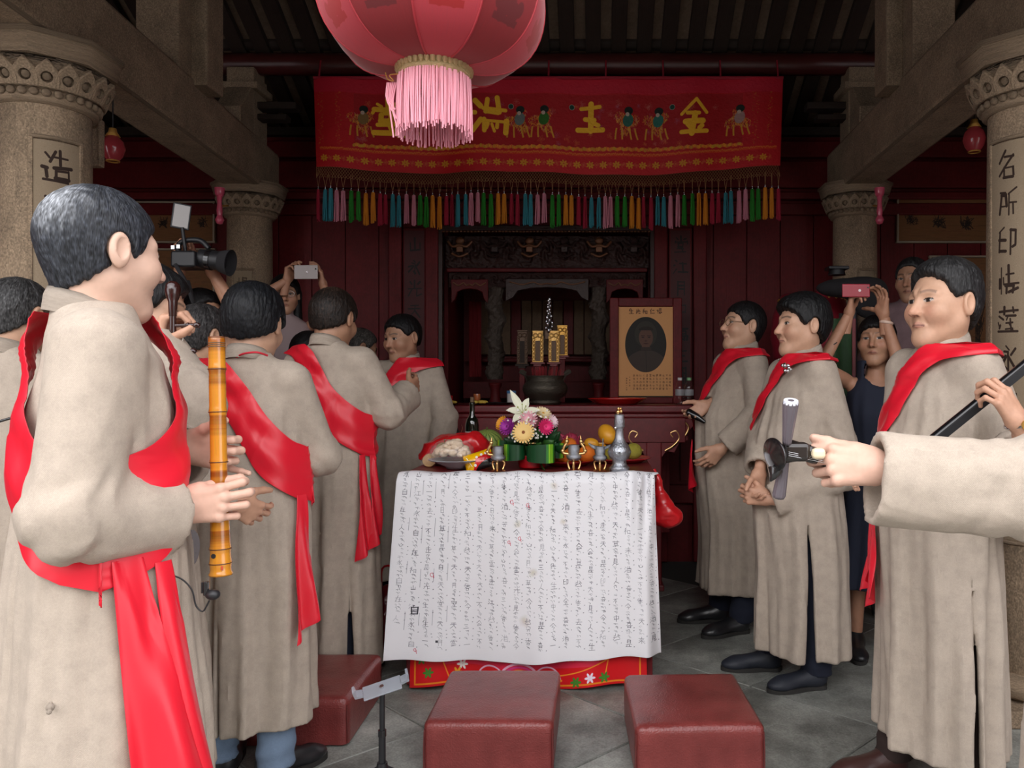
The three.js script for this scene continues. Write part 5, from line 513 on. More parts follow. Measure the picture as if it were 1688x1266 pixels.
candleCup(740, lin(0.6, 0.02, 0.02), 'shiny red candle cup next to the white taper', 0.05); candleCup(727, lin(0.45, 0.02, 0.02), 'dark red candle cup half behind the robed man', 0.045, 0.024); candleCup(786, lin(0.55, 0.16, 0.05), 'amber glass candle cup on the wide black plate', 0.06, 0.024);
{ const sweets = std({ color: lin(0.62, 0.42, 0.06), roughness: 0.5 }); [[743, 0.02], [748, 0.016], [783, 0.018], [793, 0.02], [798, 0.018]].forEach(([px, r], i) => { const p = at(px, 664, 5.12); single('yellow_sweet', ball(r, 0, r * 0.6, 0, 1.3, 0.6, 1, 12), sweets, i < 2 ? 'small yellow sweet beside the shiny red candle cup' : 'small yellow sweet on the wide black plate by the amber cup', 'sweet', [p.x, ALT.y + 0.009, -5.13], i < 2 ? 'yellow sweets by the red candles' : 'yellow sweets on the wide plate'); }); }
{ const p = at(728, 664, 5.2); const g = thing('white_taper', 'short white taper candle at the altar corner', 'candle', [p.x, ALT.y + 0.012, -5.24]); part(g, 'wax', cyl(0.014, 0.014, 0.1, 0, 0.05, 0, 14), std({ color: lin(0.6, 0.5, 0.4), roughness: 0.6 })); part(g, 'wick', rod(V(0, 0.1, 0), V(0.002, 0.115, 0), 0.0015), M.black); }
single('black_umbrella', merge(rod(at(731, 664, 4.95), at(768, 745, 4.7), 0.017, 0.013)), M.blackCloth, 'folded black umbrella leaning against the altar table', 'umbrella');
// ---------------------------------------------------------------- front offering table
const TAB = { z: -3.5, y: 0.93, x0: at(661, 0, 3.5).x, x1: at(1083, 0, 3.5).x, dep: 0.92 }; TAB.cx = (TAB.x0 + TAB.x1) / 2; TAB.w = TAB.x1 - TAB.x0;
{ const g = thing('offering_table', 'square red offering table in front of the altar', 'table', [TAB.cx, 0, TAB.z - TAB.dep / 2]), w = TAB.w / 2, dz = TAB.dep / 2; part(g, 'tabletop', box(TAB.w, 0.04, TAB.dep, 0, TAB.y - 0.02, 0, 0.01), M.redLacquer); part(g, 'apron', merge(box(TAB.w - 0.1, 0.11, 0.03, 0, TAB.y - 0.1, dz - 0.06, 0.004), box(TAB.w - 0.1, 0.11, 0.03, 0, TAB.y - 0.1, -dz + 0.06, 0.004), box(0.03, 0.11, TAB.dep - 0.1, w - 0.06, TAB.y - 0.1, 0, 0.004), box(0.03, 0.11, TAB.dep - 0.1, -w + 0.06, TAB.y - 0.1, 0, 0.004)), M.redLacquer); for (const x of [-1, 1]) for (const z of [-1, 1]) part(g, 'leg', box(0.075, TAB.y - 0.04, 0.075, x * (w - 0.055), (TAB.y - 0.04) / 2, z * (dz - 0.055), 0.008), M.redLacquer); for (const x of [-1, 1]) part(g, 'stretcher', box(0.04, 0.05, TAB.dep - 0.15, x * (w - 0.055), 0.16, 0, 0.006), M.redLacquer); part(g, 'stretcher', box(TAB.w - 0.15, 0.05, 0.04, 0, 0.16, dz - 0.055, 0.006), M.redLacquer); }
single('table_skirt', (() => { const w = TAB.w / 2 - 0.045; return sheet(60, 24, (u, v) => { const k = 1 - v; return V((u - 0.5) * 2 * (w - 0.035 * v * 0 - 0.02 * (1 - k)), TAB.y - 0.06 - k * 0.86 + 0.014 * Math.sin(u * 9), 0.02 + 0.016 * Math.sin(u * 19) * k + 0.012 * k); }, 0.003); })(), (() => { const t = canvasTex(1024, 768, (c, W, H) => { const j = rng(51); c.fillStyle = '#d8141c'; c.fillRect(0, 0, W, H); const y0 = H * 0.80; c.strokeStyle = '#f08c1e'; c.lineWidth = 7; c.beginPath(); c.moveTo(10, 0); c.lineTo(24, H - 12); c.lineTo(W - 30, H - 12); c.lineTo(W - 12, 0); c.stroke(); c.fillStyle = '#e22a4a'; c.fillRect(W * 0.14, H * 0.78, W * 0.66, 90); c.strokeStyle = '#f0912a'; c.lineWidth = 5; c.beginPath(); c.moveTo(W * 0.1, H * 0.75); c.lineTo(W * 0.17, H - 20); c.stroke(); c.beginPath(); c.moveTo(W * 0.86, H * 0.75); c.lineTo(W * 0.82, H - 20); c.stroke(); c.beginPath(); c.moveTo(W * 0.5, H * 0.94); c.quadraticCurveTo(W * 0.7, H * 0.95, W * 0.86, H * 0.86); c.stroke(); [['#f3b7d0', 92, 9], ['#d9418a', 80, 7], ['#f0a01e', 66, 9], ['#c02f7e', 52, 6], ['#f7e0e8', 40, 7]].forEach(([k, r, lw]) => { c.strokeStyle = k; c.lineWidth = lw; c.beginPath(); c.arc(W * 0.46, H * 0.985, r, Math.PI, 0); c.stroke(); }); c.strokeStyle = '#f3c4dc'; c.lineWidth = 6; for (const s of [-1, 1]) { c.beginPath(); c.arc(W * 0.46 + s * 118, H * 0.97, 62, Math.PI * 1.05, Math.PI * 1.95); c.stroke(); } for (const [x, y, k] of [[0.22, 0.9, '#f6efe6'], [0.76, 0.955, '#f3e6f4'], [0.05, 0.86, '#3f8a2c'], [0.08, 0.93, '#3f8a2c'], [0.7, 0.97, '#3f8a2c'], [0.82, 0.96, '#3f8a2c'], [0.3, 0.83, '#e8a52a'], [0.68, 0.84, '#e8a52a'], [0.2, 0.94, '#e8a52a'], [0.62, 0.96, '#e8892a']]) { c.fillStyle = k; for (let i = 0; i < 6; i++) { const q = i / 6 * 6.28; c.beginPath(); c.ellipse(W * x + Math.cos(q) * 13, H * y + Math.sin(q) * 11, 11, 5, q, 0, 7); c.fill(); } } c.strokeStyle = '#e9a02a'; c.lineWidth = 2.5; for (const [x, y] of [[0.3, 0.85], [0.68, 0.86]]) for (let i = 0; i < 11; i++) { const q = Math.PI + i / 10 * Math.PI; c.beginPath(); c.moveTo(W * x, H * y); c.lineTo(W * x + Math.cos(q) * 42, H * y + Math.sin(q) * 30); c.stroke(); } }); return phys({ map: t, roughness: 0.4, sheen: 0.4, sheenColor: lin(1, 0.3, 0.3), side: THREE.DoubleSide }); })(), 'red satin table skirt embroidered with flowers below the white cloth', 'table skirt', [TAB.cx + 0.0, 0, TAB.z + 0.002]);
// white calligraphy cloth over the table's front
{ const t = canvasTex(2048, 1560, (c, W, H) => {
    const j = rng(2024), keys = Object.keys(GLYPH); c.fillStyle = '#ecebee'; c.fillRect(0, 0, W, H); for (let i = 0; i < 2600; i++) { c.fillStyle = `rgba(${150 + j() * 60},${150 + j() * 50},${165 + j() * 60},0.05)`; c.fillRect(j() * W, j() * H, 2 + j() * 40, 1 + j() * 2); }
    for (const [x, y, r] of [[0.46, 0.31, 40], [0.635, 0.3, 34], [0.49, 0.79, 55], [0.52, 0.55, 46], [0.6, 0.12, 40]]) for (let i = 0; i < 40; i++) { c.fillStyle = `rgba(170,145,105,${0.01 + 0.014 * j()})`; c.beginPath(); c.ellipse(W * x + (j() - 0.5) * r, H * y + (j() - 0.5) * r, r * (0.2 + 0.5 * j()), r * (0.2 + 0.4 * j()), j() * 3, 0, 7); c.fill(); }
    const cols = 21, verses = ['永自在人心', '山江永自在和', '生一去不走是光生', '天月日草是自天堂', '是今花生草天月昇天雲堂', '三一不和起天香今', '不一三月天大大不命', '起香日來草雲走江', '三香酒苦不心喜', '光見香今命雲', '今起香和心月草', '不是喜金見三人', '今一好和心先生中', '只喜酒來永不印', '起香去不命是', '見人生喜命是天', '喜今和走天是印', '不中起天草見人', '今喜是和來酒喜', '不香天本雲心', '香起酒見中天'];
    for (let k = 0; k < cols; k++) { const x = W * (0.035 + 0.935 * k / (cols - 1)) - 24 + (k < 3 ? -6 : 0); let y = H * (0.02 + 0.035 * j()), n = 0; const v = [...verses[k]], faint = k === 0 || k > 18; while (y < H * (k === 0 ? 0.82 : 0.93)) { const ink = 40 + j() * 70; c.strokeStyle = `rgba(${ink},${ink},${ink + 8},${(faint ? 0.35 : 0.42) + 0.4 * j()})`; if (n % 4 === 0) { const ch = v[(n / 4) % v.length], s = 44 + j() * 14; glyph(c, GLYPH[ch] ? ch : keys[Math.floor(j() * keys.length)], x + (j() - 0.5) * 8, y, s, 3.6, j); y += s + 6; } else { const m = 2 + Math.floor(j() * 3); for (let q = 0; q < m; q++) { c.lineWidth = 1.6 + j() * 1.5; const sx = x + 6 + j() * 26, sy = y + j() * 14; c.beginPath(); c.moveTo(sx, sy); c.quadraticCurveTo(sx + 8 + j() * 10, sy - 6 + j() * 8, sx + 6 + j() * 14, sy + 6 + j() * 12); c.stroke(); } y += 24 + j() * 12; } if (j() < 0.42) { c.fillStyle = c.strokeStyle; c.beginPath(); c.ellipse(x + 66 + j() * 10, y - 8, 3.5, 4.5, 0.5, 0, 7); c.fill(); } n++; } if (k < 4) { c.strokeStyle = 'rgba(60,60,70,0.55)'; c.lineWidth = 3; for (let q = 0; q < 4; q++) { const yy = H * (0.06 + 0.22 * q + 0.05 * j()); c.beginPath(); c.moveTo(x + 76, yy); c.lineTo(x + 72, yy + 90 + j() * 60); c.stroke(); } } }
    c.strokeStyle = 'rgba(190,40,60,0.8)'; c.lineWidth = 4; for (const [x, y] of [[0.44, 0.2], [0.47, 0.38], [0.145, 0.57], [0.095, 0.95], [0.5, 0.215], [0.43, 0.4]]) { c.beginPath(); c.arc(W * x, H * y, 8 + j() * 8, 0.5, 5); c.lineTo(W * x + 10, H * y + 26); c.stroke(); } c.strokeStyle = 'rgba(50,50,58,0.9)'; glyph(c, '自', W * 0.068, H * 0.725, 74, 8, j); c.fillStyle = '#3a3a40'; c.fillRect(W * 0.162, H * 0.895, 18, 18);
  });
  const w = TAB.w, Hh = 0.795, g = single('calligraphy_cloth', (() => { const rim = 0.05; return sheet(120, 90, (u, v) => { const k = (1 - v) * (Hh + rim), x = (u - 0.5) * (w + 0.012), side = (u - 0.5) * 2; const wob = 0.012 * Math.sin(u * 7 + 1) + 0.006 * Math.sin(u * 23); if (k < rim) { const q = k / rim; return V(x, TAB.y + 0.006 + 0.004 * Math.sin(u * 30), -rim * (1 - q) + 0.004); } const s = (k - rim) / Hh, fl = side < 0 ? 1 + 0.085 * Math.pow(-side, 3) * s : 1 + 0.02 * side * s; const fold = smooth(0.86, 1.0, u); let z = 0.018 + 0.03 * s + 0.014 * Math.sin(u * 13 + 0.6) * s + 0.008 * Math.sin(u * 31 + s * 3) * s; const gather = smooth(0.84, 0.93, u) * (1 - smooth(0.0, 0.55, s)); z += 0.028 * gather * Math.sin(u * 90 + s * 5) - 0.10 * smooth(0.94, 1, u) * (0.25 + s * 0.6); const drop = TAB.y + 0.004 - s * Hh + (side < 0 ? -0.0 : 0.012 * side * s) + wob * s * 0.6 - 0.004 * Math.sin(s * 40) * 0.1; return V(x * fl + (u > 0.93 ? -0.02 * smooth(0.93, 1, u) * (1 - s) : 0), drop, z + 0.02 * smooth(0, 0.05, s)); }, 0.002); })(), std({ map: t, roughness: 0.88, side: THREE.DoubleSide }), 'white cloth covered in handwritten ink characters over the table front', 'cloth', [TAB.cx, 0, TAB.z + 0.012]); }
// ---------------------------------------------------------------- offerings on the front table
const onTab = (px, py, d) => { const p = at(px, py, d); return [p.x, TAB.y + 0.001, -d]; };
const redTray = (px, d, r, label, h = 0.02) => single('red_plate', lathe([[0, 0.002], [r * 0.7, 0.0], [r, h], [r * 1.01, h + 0.004], [r * 0.97, h + 0.004], [r * 0.68, 0.008], [0, 0.008]], 40), phys({ color: lin(0.42, 0.012, 0.018), roughness: 0.3, clearcoat: 0.5 }), label, 'plate', onTab(px, 0, d));
redTray(936, 3.86, 0.125, 'red plate holding the oranges'); redTray(1020, 4.02, 0.16, 'red plate holding the yellow fruit'); redTray(752, 3.98, 0.17, 'dark red plate under the red plastic bag');
const orangeSkin = std({ color: lin(0.86, 0.20, 0.012), roughness: 0.45, bumpMap: texRep(T.bump, 6, 6), bumpScale: 0.0015 }), orangeG = merge(ball(0.041, 0, 0, 0, 1, 0.93, 1, 22)), stemG = merge(cyl(0.005, 0.004, 0.008, 0, 0.039, 0, 8), ball(0.007, 0, 0.036, 0, 1, 0.4, 1, 8)), leafBrown = std({ color: lin(0.09, 0.1, 0.02), roughness: 0.8 });
const fruit = (name, px, py, d, s, geo, mat, label, group, stem = true) => { const p = at(px, py, d), g = thing(name, label, 'fruit', p, group); g.scale.setScalar(s); part(g, 'rind', geo, mat); if (stem) part(g, 'stem', stemG, leafBrown); g.rotation.set(px % 1.1 - 0.5, px % 3, py % 0.9 - 0.4); return g; };
[[909, 755, 3.84, 0.86, 'orange touching the red flower pot'], [931, 753, 3.80, 0.95, 'orange at the plate front between flower pot and two-handled cup'], [967, 749, 3.84, 1.05, 'largest orange, beside the two-handled pewter cup'], [938, 733, 3.87, 0.9, 'topmost orange of the small heap by the flowers'], [951, 752, 3.93, 0.85, 'orange hidden behind the two-handled pewter cup']].forEach(([x, y, d, s, t]) => fruit('orange', x, y, d, s, orangeG, orangeSkin, t, 'oranges beside the flowers'));
const mangoG = ball(0.05, 0, 0, 0, 1.25, 0.92, 0.9, 22), mangoM = std({ color: lin(0.72, 0.33, 0.02), roughness: 0.4 }), guavaM = std({ color: lin(0.34, 0.30, 0.03), roughness: 0.45, bumpMap: texRep(T.bump, 4, 4), bumpScale: 0.003 });
fruit('mango', 1001, 716, 4.08, 0.98, mangoG, mangoM, 'large yellow mango heaped behind the pewter vase', null); fruit('mango', 975, 731, 3.98, 0.6, mangoG, mangoM, 'small yellow mango beside the large mango', null); fruit('mango', 991, 741, 4.05, 0.62, mangoG, mangoM, 'orange-yellow mango below the large mango', null);
fruit('guava', 1044, 744, 3.95, 1.05, orangeG, guavaM, 'green-yellow guava on the vase side of the red plate', null); fruit('guava', 1008, 749, 3.9, 0.9, orangeG, guavaM, 'dull green guava behind the three-legged cup', null); fruit('guava', 1018, 736, 4.02, 0.85, orangeG, guavaM, 'olive guava under the mangoes, touching the pewter vase', null);
fruit('dragon_fruit', 941, 730, 4.1, 1.0, (() => { const gs = [ball(0.045, 0, 0, 0, 1, 1.15, 1, 18)]; for (let i = 0; i < 12; i++) { const a = i * 2.4, y = -0.03 + i * 0.006; gs.push(new THREE.ConeGeometry(0.01, 0.035, 6).rotateZ(-0.7).translate(0.045, y + 0.012, 0).rotateY(a)); } return merge(gs); })(), std({ color: lin(0.36, 0.03, 0.07), roughness: 0.55 }), 'dull red dragon fruit behind the oranges', null);
// melon, bag, pear, crackers, snack packet, wine
{ const t = canvasTex(512, 256, (c, W, H) => { const j = rng(3); c.fillStyle = '#8a9a4e'; c.fillRect(0, 0, W, H); for (let k = 0; k < 14; k++) { c.strokeStyle = '#4c6a2c'; c.lineWidth = 8 + j() * 6; c.beginPath(); for (let y = 0; y <= H; y += 8) { const x = (k + 0.5) / 14 * W + (j() - 0.5) * 9; y ? c.lineTo(x, y) : c.moveTo(x, y); } c.stroke(); } for (let i = 0; i < 900; i++) { c.fillStyle = `rgba(210,200,140,0.12)`; c.fillRect(j() * W, j() * H, 3, 3); } }); const p = at(797, 732, 4.12); const g = thing('melon', 'striped green melon behind the red plastic bag', 'fruit', [p.x + 0.01, TAB.y + 0.078, -4.2]); part(g, 'rind', ball(0.078, 0, 0, 0, 1.05, 0.98, 1, 32).rotateX(0.5), std({ map: t, roughness: 0.45 })); part(g, 'stem', cyl(0.006, 0.004, 0.02, 0, 0.078, 0.02, 8), leafBrown); }
const crease = (x, y, z) => 0.016 * Math.abs(noise(x * 9, y * 9, z * 9)) + 0.003 * Math.abs(noise(x * 30, y * 30, z * 30));
const plasticRed = phys({ color: lin(0.70, 0.012, 0.018), roughness: 0.28, transmission: 0.12, thickness: 0, clearcoat: 0.4, clearcoatRoughness: 0.2, side: THREE.DoubleSide });
{ const p = at(752, 742, 3.95); single('red_plastic_bag', netMesh((x, y, z) => { let d = ell(x, y, z, [0, 0.06, 0], [0.155, 0.075, 0.10]); d = smin(d, ell(x, y, z, [0.08, 0.075, 0.02], [0.09, 0.065, 0.08]), 0.03); d = smin(d, ell(x, y, z, [-0.13, 0.02, 0.03], [0.05, 0.05, 0.06]), 0.04); return Math.max(d * 0.8 - 0.006 + crease(x * 1.2, y, z) * 1.6, 0.004 - y); }, [-0.22, -0.02, -0.14], [0.22, 0.18, 0.14], 0.006), plasticRed, 'bulging red plastic bag lying on the table', 'bag', [p.x, TAB.y + 0.014, -3.98]); }
{ const p = at(731, 741, 3.8); const g = thing('pear', 'pale russet pear resting against the red bag', 'fruit', [p.x, p.y, -3.8]); part(g, 'rind', ball(0.038, 0, 0, 0, 1.0, 0.92, 1, 20), std({ color: lin(0.55, 0.38, 0.16), roughness: 0.6, map: texRep(T.granite, 1, 1) })); part(g, 'stem', cyl(0.002, 0.002, 0.02, 0.005, 0.04, 0, 6), leafBrown); }
{ const p = at(708, 752, 3.78); const g = thing('wrapped_biscuits', 'twist of clear wrap holding pale biscuits at the table corner', 'packet', [p.x, p.y - 0.02, -3.78]); part(g, 'biscuit', cyl(0.032, 0.032, 0.012).rotateX(1.2), std({ color: lin(0.55, 0.33, 0.13), roughness: 0.7 })); part(g, 'wrapper', netMesh((x, y, z) => ell(x, y, z, [0, 0, 0], [0.045, 0.035, 0.03]) + crease(x * 2, y * 2, z * 2), [-0.06, -0.05, -0.05], [0.06, 0.05, 0.05], 0.005), phys({ color: 0xffffff, transmission: 0.9, thickness: 0, roughness: 0.12, side: THREE.DoubleSide })); }
{ const p = onTab(752, 0, 3.68), g = thing('cracker_plate', 'grey-white footed plate under the bagged crackers', 'plate', p); part(g, 'dish', lathe([[0, 0.004], [0.045, 0.002], [0.05, 0.012], [0.09, 0.032], [0.125, 0.042], [0.125, 0.046], [0.09, 0.038], [0.04, 0.018], [0, 0.018]], 40), std({ color: lin(0.5, 0.52, 0.55), roughness: 0.35 })); }
{ const p = at(746, 757, 3.68), q = rng(15), gs = []; for (let i = 0; i < 70; i++) { const a = q() * 6.28, r = Math.sqrt(q()); gs.push(ball(0.014 + 0.008 * q(), Math.sin(a) * r * 0.075, 0.012 + (1 - r * r) * 0.055 * q() + 0.012 * q(), Math.cos(a) * r * 0.05, 1, 0.75, 1, 8)); } const g = thing('bag_of_crackers', 'clear bag heaped with pale puffed rice crackers', 'snack', [p.x, TAB.y + 0.055, -3.68]); part(g, 'crackers', merge(gs), std({ color: lin(0.72, 0.56, 0.40), roughness: 0.75 })).userData.kind = 'stuff'; part(g, 'clear_bag', netMesh((x, y, z) => ell(x, y, z, [0, 0.02, 0], [0.105, 0.07, 0.075]) + crease(x * 1.5, y * 1.5, z * 1.5) * 1.2, [-0.13, -0.06, -0.1], [0.13, 0.11, 0.1], 0.006), phys({ color: 0xffffff, transmission: 0.93, thickness: 0, roughness: 0.1, side: THREE.DoubleSide })); }
{ const t = canvasTex(256, 160, (c, W, H) => { c.fillStyle = '#f2b705'; c.fillRect(0, 0, W, H); c.fillStyle = '#d5161c'; c.beginPath(); c.moveTo(60, H); c.lineTo(110, 62); c.lineTo(W, 40); c.lineTo(W, H); c.fill(); c.fillStyle = '#161214'; c.beginPath(); c.moveTo(80, H); c.quadraticCurveTo(150, 92, W, 92); c.lineTo(W, H); c.fill(); c.fillStyle = '#f5f0e4'; for (const [x, y] of [[120, 55], [165, 44], [205, 40], [90, 120]]) { c.beginPath(); c.arc(x, y, 12, 0, 7); c.fill(); } c.strokeStyle = '#fff'; c.lineWidth = 5; c.beginPath(); c.moveTo(30, 30); c.lineTo(60, 120); c.stroke(); }); const p = at(791, 760, 3.66), m = single('snack_packet', (() => { const f = (s) => gridSurface(20, 14, (u, v) => { const b = Math.sin(u * Math.PI) ** 0.5 * Math.sin(v * Math.PI) ** 0.5; return V((u - 0.5) * 0.13, (v - 0.5) * 0.085, s * b * 0.024 + 0.002 * Math.sin(u * 40) * (1 - b)); }); const a = f(1), b = f(-1); const i = b.index.array; for (let k = 0; k < i.length; k += 3) { const q = i[k]; i[k] = i[k + 1]; i[k + 1] = q; } b.computeVertexNormals(); return merge(a, b); })(), phys({ map: t, roughness: 0.25, clearcoat: 0.6, side: THREE.DoubleSide }), 'yellow, red and black snack packet leaning on the crackers', 'packet', [p.x, p.y + 0.004, -3.63]); m.rotation.set(-0.35, 0, 0.32); }
{ const p = at(776, 700, 4.25), g = thing('wine_bottle', 'dark green wine bottle with pale label behind the melon', 'bottle', [p.x, TAB.y, -4.3]); part(g, 'glass', lathe([[0, 0.002], [0.036, 0.002], [0.037, 0.02], [0.037, 0.17], [0.03, 0.2], [0.0145, 0.225], [0.0135, 0.28], [0.0155, 0.282], [0.0155, 0.292], [0, 0.292]], 28), phys({ color: lin(0.006, 0.010, 0.006), roughness: 0.08, clearcoat: 1 })); part(g, 'label', new THREE.CylinderGeometry(0.0375, 0.0375, 0.085, 28, 1, true).translate(0, 0.095, 0), std({ color: lin(0.6, 0.58, 0.55), roughness: 0.7 })); part(g, 'cork', cyl(0.011, 0.011, 0.03, 0, 0.305, 0, 14), M.paleWood); }
// three-legged pewter cups with gilt figures
function tripodCup(px, d, label, arms, s = 1) { const g = thing('tripod_cup', label, 'ritual cup', onTab(px, 0, d), 'pewter cups with gilt legs'); g.scale.setScalar(s); const gm = M.gold; part(g, 'cup', lathe([[0, 0.045], [0.018, 0.046], [0.03, 0.056], [0.033, 0.066], [0.026, 0.074], [0.021, 0.078], [0.024, 0.086], [0.025, 0.1], [0.022, 0.108], [0.026, 0.113], [0.019, 0.114], [0, 0.108]], 28), M.pewter); for (let i = 0; i < 3; i++) { const a = i * 2.094 + 0.5, L = part(g, 'leg', tube([V(0.018, 0.05, 0), V(0.03, 0.04, 0), V(0.027, 0.02, 0), V(0.022, 0.008, 0), V(0.032, 0.003, 0)], 0.0048, 16, 8), gm); L.rotation.y = a; } for (const q of arms) { const h = part(g, 'figure_handle', merge(tube([V(q * 0.024, 0.075, 0), V(q * 0.045, 0.08, 0), V(q * 0.043, 0.1, 0), V(q * 0.03, 0.12, 0)], 0.0062, 16, 8), ball(0.0095, q * 0.03, 0.128, 0, 1, 1, 1, 10), ball(0.009, q * 0.048, 0.088, 0, 1, 1, 1, 8), rod(V(q * 0.03, 0.13, 0), V(q * 0.028, 0.152, 0), 0.005, 0.002, 8)), gm); } return g; }
tripodCup(821, 3.56, 'small pewter cup with gilt legs and one gilt figure, before the snack packet', [-1], 1.0); tripodCup(946, 3.57, 'pewter cup with gilt legs and two gilt figure handles before the oranges', [-1, 1], 1.05);
{ const g = tripodCup(989, 3.57, 'pewter wine cup with boat-shaped spout and gilt legs beside the tall vase', [], 0.98); part(g, 'spout', taperTube([V(-0.052, 0.128, 0), V(-0.03, 0.112, 0), V(0, 0.104, 0), V(0.03, 0.11, 0), V(0.05, 0.122, 0)], [0.003, 0.009, 0.012, 0.008, 0.002], 20, 8), M.pewter); part(g, 'post', rod(V(0.012, 0.1, 0), V(0.014, 0.15, 0), 0.0035), M.pewter); }
{ const g = thing('pewter_vase', 'tall pewter gourd-shaped candlestick vase with gilt finial', 'vase', onTab(1021, 0, 3.56)); part(g, 'vase_body', lathe([[0, 0], [0.044, 0], [0.045, 0.02], [0.038, 0.026], [0.031, 0.036], [0.031, 0.052], [0.042, 0.06], [0.05, 0.078], [0.051, 0.094], [0.044, 0.112], [0.029, 0.132], [0.021, 0.15], [0.018, 0.17], [0.017, 0.19], [0.021, 0.197], [0.024, 0.2], [0.024, 0.206], [0.022, 0.21], [0.024, 0.216], [0.024, 0.232], [0.021, 0.235], [0.022, 0.25], [0.018, 0.256], [0, 0.256]], 36), M.pewter); for (let i = 0; i < 12; i++) { const a = i / 12 * 6.28, m = part(g, 'boss', ball(0.0065, 0, 0, 0, 1, 1, 0.6, 8), M.pewter); m.position.set(Math.sin(a) * 0.049, 0.088, Math.cos(a) * 0.049); m.rotation.y = a; } part(g, 'gilt_finial', merge(ball(0.009, -0.006, 0.265, 0.0, 1, 1.3, 1, 10), ball(0.007, 0.008, 0.268, 0.004, 1, 1.2, 1, 10), ball(0.006, -0.004, 0.28, 0, 1, 1.4, 1, 8), ball(0.006, 0.006, 0.28, -0.005, 1, 1, 1, 8)), M.gold); part(g, 'hanging_drop', ball(0.007, -0.018, 0.195, 0.016, 1, 1.3, 1, 10), M.silver); }
